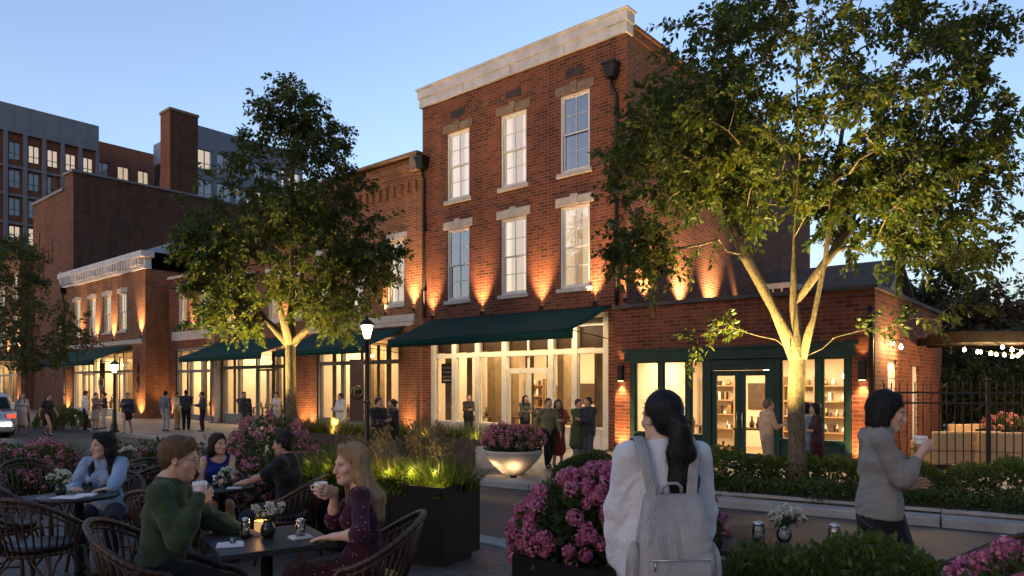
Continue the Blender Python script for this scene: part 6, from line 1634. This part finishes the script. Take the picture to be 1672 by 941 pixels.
# man in green sweater
loc=(-2.10,4.26,0); rz=fz(.97,.22); s=1.02
cupc=V3(at(326,4.24),4.24,CAMZ-(808-HY)/F_PX*4.24)
w,f,n=held(rz,loc,cupc+V3(0,0,.0),.036,(.25,.9,.18),(-.94,.12,.1),s)   # right hand wraps from the far-right side
w,f,n=held(rz,loc,cupc,.036,(.35,.93,.12),(-.90,.38,.15),s)
pose=dict(pelvis=(0,-.02,SEATZ+.01),lean=.10,hoff=(0,.01,0),hyaw=-.10,hpitch=-.18,
  hands={'R':(w,f,n,.62,(.6,-.15,-1.2),dict(tcurl=.9)),'L':(V3(-.08,.42,.74),V3(.5,.8,0),V3(0,0,-1),.4,(-.6,-.3,-.6))},
  feet={'R':((.13,.52,.085),),'L':((-.12,.55,.085),)})
person('man in a green sweater sitting with his back turned, holding a paper coffee cup',loc,rz,pose,dict(fem=False,skin=(.50,.30,.21),hair='swept',hairc=(.155,.085,.040),hairc2=(.30,.18,.09),
  low=('trousers',(.012,.014,.020)),top=dict(kind='sweater',c=(.040,.062,.028),g=.012,sg=.008,neck='crew',hem=-.10,wr=.5),stubble=1,lip=(.85,.55,.52)),True,s)
cup('white paper coffee cup with brown sleeve held by the man in green',tuple(cupc-V3(0,0,.05)),True,1.05)
# blonde woman
loc=(-.945,4.40,0); rz=fz(-.97,-.14); s=1.0
cupb=V3(at(524,4.32),4.32,CAMZ-(797-HY)/F_PX*4.32)
w,f,n=held(rz,loc,cupb,.038,(-.35,.75,.45),(.35,-.25,.05),s)
w,f,n=held(rz,loc,cupb+V3(0,0,-.005),.039,(-.45,-.85,.22),(-.75,.45,.10),s)
pose=dict(pelvis=(0,-.03,SEATZ-.01),lean=.07,hoff=(0,.015,0),hyaw=.55,hpitch=-.06,hroll=-.03,
  hands={'R':(w,f,n,.62,(.55,.1,-1.0),dict(tcurl=.8)),'L':(tolocal(loc,rz,(at(545,4.20),4.20,.772)),wdir(rz,(-.97,.1,-.10)),V3(0,0,-1),.28,(-.8,-.1,-.75))},
  feet={'R':((.16,.42,.085),),'L':((-.06,.55,.085),)},hairfront=(0,1))
t,J=person('blonde woman in a dark plum dotted dress raising a white cup at the front table',loc,rz,pose,dict(fem=True,skin=(.56,.34,.25),hair='long',hairc=(.42,.26,.12),hairc2=(.70,.50,.27),
  low=('skirt',(.040,.009,.020),((.42,.24,.30),42)),top=dict(kind='dress_top',c=(.045,.010,.023),g=.007,sg=.006,sleeve=.62,neck='v',hem=-.04,folds=.004,spots=((.42,.24,.30),42),wr=.35),lip=(.80,.36,.36)),True,s)
m=MB(); nbk=J['nb']; m.tube([tuple(nbk+V3(.056*math.sin(a),-.054*math.cos(a)+.004,.022-.018*(1-math.cos(a))*.5+.01)) for a in np.linspace(R(-178),R(178),26)],.0028,5); m.build('necklace',M['leather'],t)
m=MB(); e=J['H'](-.079,-.004,-.048); m.tube([tuple(e+V3(0,0,0)),tuple(e+V3(0,0,-.035))],.0022,5); m.build('earring',M['brass'],t)
cup('white handled cup raised by the blonde woman',tuple(cupb-V3(0,0,.035)),False,1.0)
# denim shirt woman
loc=(-3.80,6.56,0); rz=fz(.18,-.98)
pose=dict(pelvis=(0,-.03,SEATZ-.02),lean=.06,hyaw=-.72,hpitch=-.03,hroll=.02,
  hands={'R':(tolocal(loc,rz,(-3.86,6.22,.765),.95),wdir(rz,(.6,-.75,0)),V3(0,0,-1),.3,(.6,-.2,-.8)),'L':(tolocal(loc,rz,(-3.52,6.18,.765),.95),wdir(rz,(-.8,-.5,0)),V3(0,0,-1),.3,(-.7,-.2,-.8))},
  feet={'R':((.02,.44,.085),(.2,1,.2)),'L':((-.16,.30,.085),(-.3,1,.2))},hairfront=(1,1))
person('smiling woman in a light denim shirt with long dark hair sitting at the left table',loc,rz,pose,dict(fem=True,skin=(.54,.32,.23),hair='long',hairc=(.014,.010,.009),
  low=('trousers',(.018,.022,.034)),openshoe=1,top=dict(kind='shirt',c=(.29,.40,.56),g=.013,sg=.010,neck='open',hem=-.09,wr=.6,weave=300),collar=1,placket=1,lip=(.85,.42,.42)),True,.95)
# woman in blue top
loc=(-3.12,7.48,0); rz=fz(.45,-.89)
pose=dict(pelvis=(0,-.03,SEATZ-.03),lean=.03,hyaw=.55,hpitch=.02,
  hands={'R':(V3(.10,.30,.70),V3(-.5,.8,-.1),V3(0,0,-1),.4,(.6,-.4,-.6)),'L':(tolocal(loc,rz,(-2.98,7.22,.69),.9),wdir(rz,(.3,-.9,0)),V3(0,0,-1),.3,(-.6,-.3,-.7))},
  feet={'R':((.08,.40,.085),),'L':((-.10,.36,.085),)},hairfront=(0,0))
person('woman in a blue sleeveless top sitting behind the round middle table',loc,rz,pose,dict(fem=True,skin=(.50,.29,.20),hair='long',hairc=(.035,.018,.012),
  low=('shorts',(.012,.012,.018)),top=dict(kind='tank_top',c=(.010,.022,.16),g=.008,sleeve=0,neck='tank',hem=-.06,wr=.3),lip=(.85,.45,.45)),True,.9)
# man in black shirt
loc=(-2.16,6.72,0); rz=fz(-.98,.12)
pose=dict(pelvis=(0,-.04,SEATZ),lean=.05,hyaw=-.06,hpitch=-.03,
  hands={'L':(tolocal(loc,rz,(-2.64,6.80,.69),.93),wdir(rz,(-.9,.35,0)),wdir(rz,(0,.35,-1)),.45,(-.5,-.2,-.8)),'R':(tolocal(loc,rz,(-2.66,6.98,.69),.93),wdir(rz,(-.8,-.3,0)),V3(0,0,-1),.4,(.5,-.2,-.8))},
  feet={'R':((.14,.45,.085),),'L':((-.12,.50,.085),)})
person('man in a black short-sleeved shirt leaning on the round middle table',loc,rz,pose,dict(fem=False,skin=(.33,.19,.13),hair='short',hairc=(.010,.009,.009),
  low=('jeans',(.016,.022,.036)),top=dict(kind='shirt',c=(.010,.011,.014),g=.012,sleeve=.40,neck='open',hem=-.08,wr=.4),collar=1,stubble=1),True,.93)
# woman with backpack
loc=(.705,3.32,0); rz=fz(-.05,1.0)
pose=dict(pelvis=(0,0,.915),lean=-.01,hyaw=.42,hpitch=-.03,hoff=(0,-.01,-.012),shoff={'R':(.012,0,-.005),'L':(-.012,0,-.005)},
  hands={'R':(V3(.20,.08,.76),V3(-.05,.25,-1),V3(-1,0,0),.35,(.9,-.35,-.1)),'L':(V3(-.20,.08,.76),V3(.05,.25,-1),V3(1,0,0),.35,(-.9,-.35,-.1))},
  feet={'R':((.10,.02,.085),),'L':((-.10,-.02,.085),)})
t,J=person('woman seen from behind with a long black ponytail, pale sweater and grey backpack',loc,rz,pose,dict(fem=True,skin=(.50,.31,.22),hair='pony',hairc=(.008,.007,.008),hairc2=(.03,.028,.03),
  low=('jeans',(.020,.024,.034)),top=dict(kind='sweater',c=(.72,.72,.75),g=.008,sg=.018,cuff=.034,neck='crew',hem=-.10,loose=1,folds=.0045,wr=.75,weave=260,var=.06)),True,1.0)
bp=thing('backpack','grey soft leather backpack worn over the pale sweater','backpack',loc,rz)
gp=NT('grey_leather'); o_=gp.coord(); gp.link(gp.ramp(gp.noise(7,5,o_),[(.3,(.27,.265,.26)),(.7,(.37,.365,.355))]),gp.bs.inputs['Base Color']); gp.set(Roughness=.42); gp.bump(gp.math('ADD',gp.noise(5,4,gp.mapping(o_,(1,1,.5)),.55,1.6),gp.math('MULTIPLY',gp.noise(160,2,o_),.05)),.8,.04); GL=gp.m
def loft(rows,name,mat,par,e=.38,nseg=40):
    """stack of rounded rectangles (cx, cy, z, half width, half depth, dz of the sides)"""
    m=MB(); vs=[]; fs=[]
    for (cx,cy,z,hx,hy,sag) in rows:
        for k in range(nseg):
            a=2*math.pi*k/nseg; c,s_=math.cos(a),math.sin(a); x=math.copysign(abs(c)**e,c); y=math.copysign(abs(s_)**e,s_); vs.append((cx+x*hx,cy+y*hy,z+sag*x*x))
    for i in range(len(rows)-1):
        for k in range(nseg): fs.append((i*nseg+k,i*nseg+(k+1)%nseg,(i+1)*nseg+(k+1)%nseg,(i+1)*nseg+k))
    fs.append(tuple(reversed(range(nseg)))); fs.append(tuple(range((len(rows)-1)*nseg,len(rows)*nseg)))
    m.add(vs,fs,0,True); o=m.build(name,mat,par); o.modifiers.new('s','SUBSURF').levels=1; o.modifiers['s'].render_levels=2; return o
yb=-.215
loft([(0,yb,.72,.150,.070,0),(0,yb,.73,.168,.088,0),(0,yb-.004,.80,.172,.094,0),(0,yb,.90,.168,.090,.004),(0,yb+.010,1.00,.158,.074,.006),(0,yb+.026,1.09,.142,.054,.006),(0,yb+.040,1.16,.128,.034,.004),(0,yb+.048,1.185,.124,.022,.003),(0,yb+.048,1.19,.118,.014,.003)],'bag',GL,bp)
loft([(0,yb-.082,.73,.125,.018,0),(0,yb-.088,.75,.135,.026,0),(0,yb-.090,.84,.136,.028,0),(0,yb-.084,.915,.132,.022,0),(0,yb-.080,.925,.126,.012,0)],'front_pocket',GL,bp,.3)
for q in (-1,1): loft([(q*.178,yb+.02,.74,.018,.05,0),(q*.184,yb+.015,.78,.026,.06,0),(q*.182,yb+.015,.92,.026,.058,0),(q*.170,yb+.02,.99,.010,.04,0)],'side_pocket',GL,bp,.6)
m=MB(); m.tube([(-.128,yb-.098,.928),(0,yb-.106,.930),(.128,yb-.098,.928)],.0035,6); m.tube([(-.112,yb-.112,.925),(-.114,yb-.114,.885)],.0035,5); m.build('zip',M['chrome'],bp)
def strap(pts,w,th,name='strap'):
    P=[Vector(p) for p in pts]; C=[]
    for i in range(len(P)-1):
        p0=P[max(i-1,0)];p1=P[i];p2=P[i+1];p3=P[min(i+2,len(P)-1)]
        for k in range(6):
            u=k/6; C.append(.5*((2*p1)+(p2-p0)*u+(2*p0-5*p1+4*p2-p3)*u*u+(3*p1-p0-3*p2+p3)*u**3))
    C.append(P[-1]); m=MB(); vs=[]; fs=[]
    for i,c in enumerate(C):
        t_=(C[min(i+1,len(C)-1)]-C[max(i-1,0)]).normalized(); W_=Vector((1,0,0)); W_=(W_-t_*W_.dot(t_)).normalized(); N_=t_.cross(W_)
        for a_,b_ in ((-1,-1),(-.8,-1.3),(.8,-1.3),(1,-1),(1,1),(.8,1.3),(-.8,1.3),(-1,1)): vs.append(c+W_*w*a_+N_*th*b_)
    for i in range(len(C)-1):
        for k in range(8): fs.append((i*8+k,i*8+(k+1)%8,i*8+8+(k+1)%8,i*8+8+k))
    m.add(vs,fs,0,True); return m.build(name,GL,bp)
for q in (-1,1):
    strap([(q*.085,yb+.030,1.165),(q*.098,-.160,1.25),(q*.110,-.140,1.33),(q*.116,-.100,1.395),(q*.118,-.03,1.432),(q*.122,.05,1.415),(q*.13,.115,1.33),(q*.135,.135,1.18),(q*.15,.09,1.0),(q*.16,-.06,.86),(q*.165,-.14,.80)],.024,.004)
m=MB(); m.tube([(-.045,yb+.045,1.185),(-.040,yb+.03,1.222),(-.02,yb+.025,1.240),(.02,yb+.025,1.240),(.040,yb+.03,1.222),(.045,yb+.045,1.185)],.0075,8); m.build('handle',GL,bp)
# walking woman with cup
loc=(2.345,4.5,0); rz=fz(1,-.06)
cupw=V3(at(1503,4.42),4.42,CAMZ-(728-HY)/F_PX*4.42)
w,f,n=held(rz,loc,cupw,.040,(.45,.88,.10),(.55,-.28,.05))
w,f,n=held(rz,loc,cupw,.036,(.82,.50,.16),(-.45,.85,.12))
pose=dict(pelvis=(0,0,.90),lean=.02,hyaw=-.30,hpitch=-.20,hoff=(0,.005,-.01),shoff={'R':(0,-.05,0)},
  hands={'R':(w,f,n,.58,(.25,-1,-.75),dict(tcurl=.8)),'L':(V3(-.12,.22,1.02),V3(.4,.8,.2),V3(1,0,0),.5,(-.8,-.5,-.8))},
  feet={'R':((.07,.24,.10),(0,1,.1),(0,1,-.05)),'L':((-.07,-.28,.16),(0,1,.1),(0,1,-.5))})
person('woman in a grey overshirt with a black bob walking right and looking at her cup',loc,rz,pose,dict(fem=True,skin=(.52,.33,.24),hair='bob',hairc=(.010,.009,.010),
  low=('trousers',(.012,.013,.018)),flare=.03,top=dict(kind='overshirt',c=(.25,.24,.22),g=.008,sg=.008,sleeve=.80,neck='crew',hem=-.07,cut=-.055,wr=.7,flare=1.0,weave=150),collar=1,lip=(.80,.42,.42)),True,1.0)
cup('paper coffee cup with white lid in the hand of the walking woman',tuple(cupw-V3(0,0,.055)),True,.95)

# ------------------------------------------------------------------ people across the street
def stand(label,px,Y,face,look,arms='down',s=1.0,walk=0,z=GZ,hyaw=0,sit=False):
    loc=(at(px,Y),Y,z)
    hd={'R':DOWN('R'),'L':DOWN('L')}
    if arms in ('hold','both'):
        hd={'R':(V3(.07,.30,1.10),V3(-.6,.7,.2),V3(-.3,-.3,1),.5),'L':(V3(-.07,.30,1.10),V3(.6,.7,.2),V3(.3,-.3,1),.5)}
    if arms=='one': hd['R']=(V3(.10,.32,1.15),V3(-.3,.8,.4),V3(-1,0,0),.6)
    if arms=='phone': hd['R']=(V3(.10,.16,1.42),V3(-.2,.2,1),V3(-1,0,0),.6)
    ft={'R':((.09,walk*.22,.085+.02*walk),),'L':((-.09,-walk*.24,.085+.05*walk),(0,1,.1),(0,1,-.3*walk))}
    if walk and arms=='down': hd['R']=(V3(.24,-.16,.83),V3(0,.2,-1),V3(-1,0,0),.35); hd['L']=(V3(-.24,.20,.84),V3(0,.4,-1),V3(1,0,0),.35)
    return person(label,loc,fz(*face),dict(pelvis=(0,0,.915 if not walk else .89),lean=.02,hyaw=hyaw,hands=hd,feet=ft,far=1 if Y>24 else 2),look,False,s,'people on the far pavement')
SK=(.46,.28,.20); SD=(.20,.11,.075)
def L(fem,hair,hc,top,low,shoe=(.02,.018,.016),skin=SK,**k): return dict(fem=fem,hair=hair,hairc=hc,top=top,low=low,shoe=shoe,skin=skin,**k)
def tp(kind,c,**k): return dict(kind=kind,c=tuple(min(.6,x*1.5+.012) for x in c),g=k.pop('g',.012),**k)
BL=(.010,.009,.009); BRN=(.05,.028,.016)
stand('man in a beige polo and khaki trousers before the green shop doors',1252,14.4,(.98,.1),L(False,'short',(.16,.10,.06),tp('polo_shirt',(.42,.26,.17),sleeve=.45),('trousers',(.30,.25,.19))),'one',1.0)
stand('woman in a pale blue top half hidden by the lit tree trunk',1317,14.0,(-.7,.5),L(True,'bob',BL,tp('blouse',(.26,.33,.42),sleeve=.5),('skirt',(.24,.30,.40),None,.5)),'hold',.97)
stand('dark-haired woman in a maroon dress right of the lit tree trunk',1334,13.6,(-.95,.1),L(True,'bob',BL,tp('dress_top',(.040,.014,.018),sleeve=.5),('skirt',(.060,.010,.014),None,.50)),'hold',.97)
stand('woman in a long red dress walking beside the white storefront',911,16.9,(.1,-1),L(True,'long',BRN,tp('dress_top',(.21,.035,.022),sleeve=1),('skirt',(.21,.035,.022),None,.40)),'hold',.97)
stand('tall walker in dark clothes and an olive jacket just left of the woman in red',895,16.6,(.25,-.95),L(False,'short',BRN,tp('jacket',(.085,.085,.040),g=.010),('trousers',(.016,.015,.016))),'down',1.0,1)
stand('woman in a long green coat beside the man in the navy blazer',943,17.2,(.6,-.7),L(True,'short',BRN,tp('coat',(.060,.085,.030),g=.022,hem=-.40,flare=1.2),('trousers',(.30,.26,.22))),'hold',.97)
stand('man in a navy blazer and slate trousers before the white storefront',962,17.0,(-.8,-.5),L(False,'short',BRN,tp('blazer',(.016,.018,.026),g=.02,hem=-.16),('trousers',(.075,.085,.105))),'hold',1.0)
stand('man in a black jacket and grey trousers right of the lamp post',617,16.5,(.8,-.5),L(False,'short',BL,tp('jacket',(.012,.012,.013),g=.024,hem=-.22),('trousers',(.22,.21,.21))),'hold',1.0)
stand('woman in a black cape jacket facing the man with the tablet',643,16.9,(-.85,-.4),L(True,'bun',BRN,tp('jacket',(.012,.011,.012),g=.03,hem=-.2),('trousers',(.20,.19,.19))),'hold',.97)
stand('woman in a pale grey shawl standing inside the shop window left of the lamp',557,24.3,(-.6,-.7),L(True,'short',BL,tp('shawl',(.42,.40,.40),g=.035,hem=-.35),('skirt',(.40,.38,.38),None,.3)),'hold',1.0)
stand('man in a dark jacket at the shop left of the lit street tree',398,25.6,(.5,-.7),L(False,'short',BL,tp('jacket',(.028,.030,.038),g=.024),('trousers',(.22,.20,.18))),'phone',1.02)
stand('man in a dark sweater, rightmost before the grey shop front',331,29.4,(-.7,-.5),L(False,'short',BL,tp('sweater',(.030,.034,.050),g=.02),('trousers',(.014,.015,.02))),'hold',1.0)
stand('man in a navy shirt before the grey shop front, back to the terrace',304,30.0,(-.3,.8),L(False,'short',BL,tp('shirt',(.016,.020,.032),g=.018),('trousers',(.014,.016,.022)),skin=SD),'hold',1.04)
stand('woman in cream top and tan trousers before the grey shop front',289,30.4,(.8,-.3),L(True,'short',BL,tp('blouse',(.48,.40,.30)),('trousers',(.38,.27,.17)),skin=SD),'one',.98)
stand('person in grey top and white trousers, leftmost before the grey shop front',270,29.4,(.2,.9),L(False,'short',BL,tp('shirt',(.085,.088,.10)),('trousers',(.44,.43,.42))),'down',1.02)
stand('woman in a dark jacket and black leggings walking past the smaller lamp post',208,28.2,(.3,-.9),L(True,'short',BRN,tp('jacket',(.030,.030,.044),g=.02),('skirt',(.014,.013,.014),None,.66)),'one',1.0,1)
stand('man in a white shirt and dark trousers left of the smaller lamp post',139,29.6,(.6,.5),L(False,'short',BRN,tp('shirt',(.46,.43,.39),g=.016),('trousers',(.020,.016,.016))),'down',1.02)
stand('woman in purple-grey top and pale skirt beside the man in white shirt',156,30.4,(.8,-.2),L(True,'short',BRN,tp('blouse',(.10,.075,.09)),('skirt',(.34,.31,.32),None,.5)),'one',.97)
stand('woman in black and white at the green awning shop, left of the round sign',171,31.2,(-.6,-.6),L(True,'bun',BL,tp('jacket',(.020,.018,.02)),('trousers',(.46,.44,.40))),'hold',.97)
stand('woman in a black dress walking at far left beyond the pink bush',78,26.6,(.9,-.2),L(True,'pony',BL,tp('dress_top',(.016,.014,.017),sleeve=.4),('skirt',(.016,.014,.016),None,.62)),'down',.98,1)
stand('woman in a white dress at the far left behind the parked cars',36,27.6,(.5,-.7),L(True,'long',(.20,.14,.09),tp('dress_top',(.52,.48,.46),sleeve=.4),('skirt',(.52,.48,.46),None,.42)),'down',.98)
an=stand('shop assistant in a white coat inside the annex window',1106,20.6,(.3,.8),L(True,'short',BL,tp('coat',(.55,.54,.52),g=.02,hem=-.3),('trousers',(.05,.05,.06))),'hold',.97)
# mannequins and diners inside the tall house
def seen_inside(label,px,Y,face,top,low,arms='down',hair='short'): stand(label,px,Y,face,L(True,hair,BL,top,low),arms,.98,z=GZ)
seen_inside('woman in dark clothes inside the tall house behind its glass door',857,22.6,(.4,-.8),tp('jacket',(.05,.055,.045)),('trousers',(.02,.02,.02)),'hold','long')
seen_inside('dark figure inside the tall house in the second window',765,24.2,(.2,-.9),tp('jacket',(.018,.017,.018)),('trousers',(.02,.02,.022)),'hold')
seen_inside('man in black standing inside the tall house behind its right-hand window',903,22.9,(-.7,-.5),tp('shirt',(.012,.012,.012)),('trousers',(.02,.02,.02)),'one')
seen_inside('woman in a pale grey dress inside the brick shop behind the street tree',452,30.0,(-.3,-.8),tp('dress_top',(.40,.36,.33),sleeve=.5),('skirt',(.36,.33,.31),None,.5),'hold','bun')
# ================================================================== camera, sky and dusk light
cam=bpy.data.cameras.new('camera'); co=bpy.data.objects.new('camera',cam); COL.objects.link(co); scene.camera=co
co.location=(0,0,CAMZ); co.rotation_euler=(math.pi/2,0,0); cam.sensor_width=36; cam.lens=36*F_PX/1672; cam.shift_y=(HY-470.5)/1672; cam.clip_end=2000; cam.clip_start=.05
w=bpy.data.worlds.new('World'); scene.world=w; w.use_nodes=True; nt=w.node_tree; bg=nt.nodes['Background']
ZEN,BACK,GLOW,TINT=1.15,.50,.55,(.81,.69,.73,1)
SUN_EL,SUN_AZ=7.0,-142.0                # degrees; azimuth from +y, negative to the left
sky=nt.nodes.new('ShaderNodeTexSky'); sky.sky_type='NISHITA'; sky.sun_disc=False; sky.sun_elevation=R(SUN_EL); sky.sun_rotation=R(SUN_AZ); sky.air_density=1.0; sky.dust_density=1.0; sky.ozone_density=2.0

tc=nt.nodes.new('ShaderNodeTexCoord'); sp=nt.nodes.new('ShaderNodeSeparateXYZ'); nt.links.new(tc.outputs['Generated'],sp.inputs[0])
def mr(sock,a,b,c,d):
    n=nt.nodes.new('ShaderNodeMapRange'); n.interpolation_type='SMOOTHSTEP'
    for i,v in enumerate((a,b,c,d)): n.inputs[i+1].default_value=v
    nt.links.new(sock,n.inputs[0]); return n.outputs[0]
def mth(op,a,b):
    n=nt.nodes.new('ShaderNodeMath'); n.operation=op
    for i,v in enumerate((a,b)):
        if isinstance(v,(int,float)): n.inputs[i].default_value=v
        else: nt.links.new(v,n.inputs[i])
    return n.outputs[0]
up_f=mth('MULTIPLY',mr(sp.outputs[2],.40,.80,1.0,ZEN),mr(sp.outputs[0],.05,.65,1.0,.66))                  # sky raised overhead to fill the foreground, dimmed towards the right
bk_f=mth('MAXIMUM',mr(sp.outputs[1],-.45,.05,BACK,1.0),mr(sp.outputs[0],-.80,-.95,0,GLOW))   # and lowered behind the camera to cut ambient light, except at far left
tint=nt.nodes.new('ShaderNodeMix'); tint.data_type='RGBA'; tint.blend_type='MULTIPLY'; tint.inputs[0].default_value=1
nt.links.new(sky.outputs[0],tint.inputs[6]); tint.inputs[7].default_value=TINT
sv=nt.nodes.new('ShaderNodeVectorMath'); sv.operation='SCALE'; nt.links.new(tint.outputs[2],sv.inputs[0]); nt.links.new(mth('MULTIPLY',mth('MULTIPLY',up_f,mr(sp.outputs[2],.0,.34,.62,1.0)),bk_f),sv.inputs['Scale'])
nt.links.new(sv.outputs[0],bg.inputs[0]); bg.inputs[1].default_value=.14
sd=Vector((math.sin(R(SUN_AZ))*math.cos(R(SUN_EL+3)),math.cos(R(SUN_AZ))*math.cos(R(SUN_EL+3)),math.sin(R(SUN_EL+3))))
sun=lamp('sun','SUN',(0,0,40),.05,(1,.72,.48),to=tuple(Vector((0,0,40))-sd)); sun.data.angle=R(12)
scene.render.engine='CYCLES'; cy=scene.cycles
cy.use_denoising=True; cy.max_bounces=6; cy.diffuse_bounces=3; cy.glossy_bounces=3; cy.transmission_bounces=4; cy.transparent_max_bounces=12; cy.caustics_reflective=False; cy.caustics_refractive=False; cy.sample_clamp_indirect=4; cy.use_light_tree=True; cy.use_adaptive_sampling=True; cy.adaptive_threshold=.02
try: cy.denoiser='OPENIMAGEDENOISE'; cy.denoising_input_passes='RGB_ALBEDO_NORMAL'
except Exception: pass
vs=scene.view_settings; vs.view_transform='Standard'; vs.look='None'; vs.gamma=1; vs.exposure=2.25; vs.use_curve_mapping=False
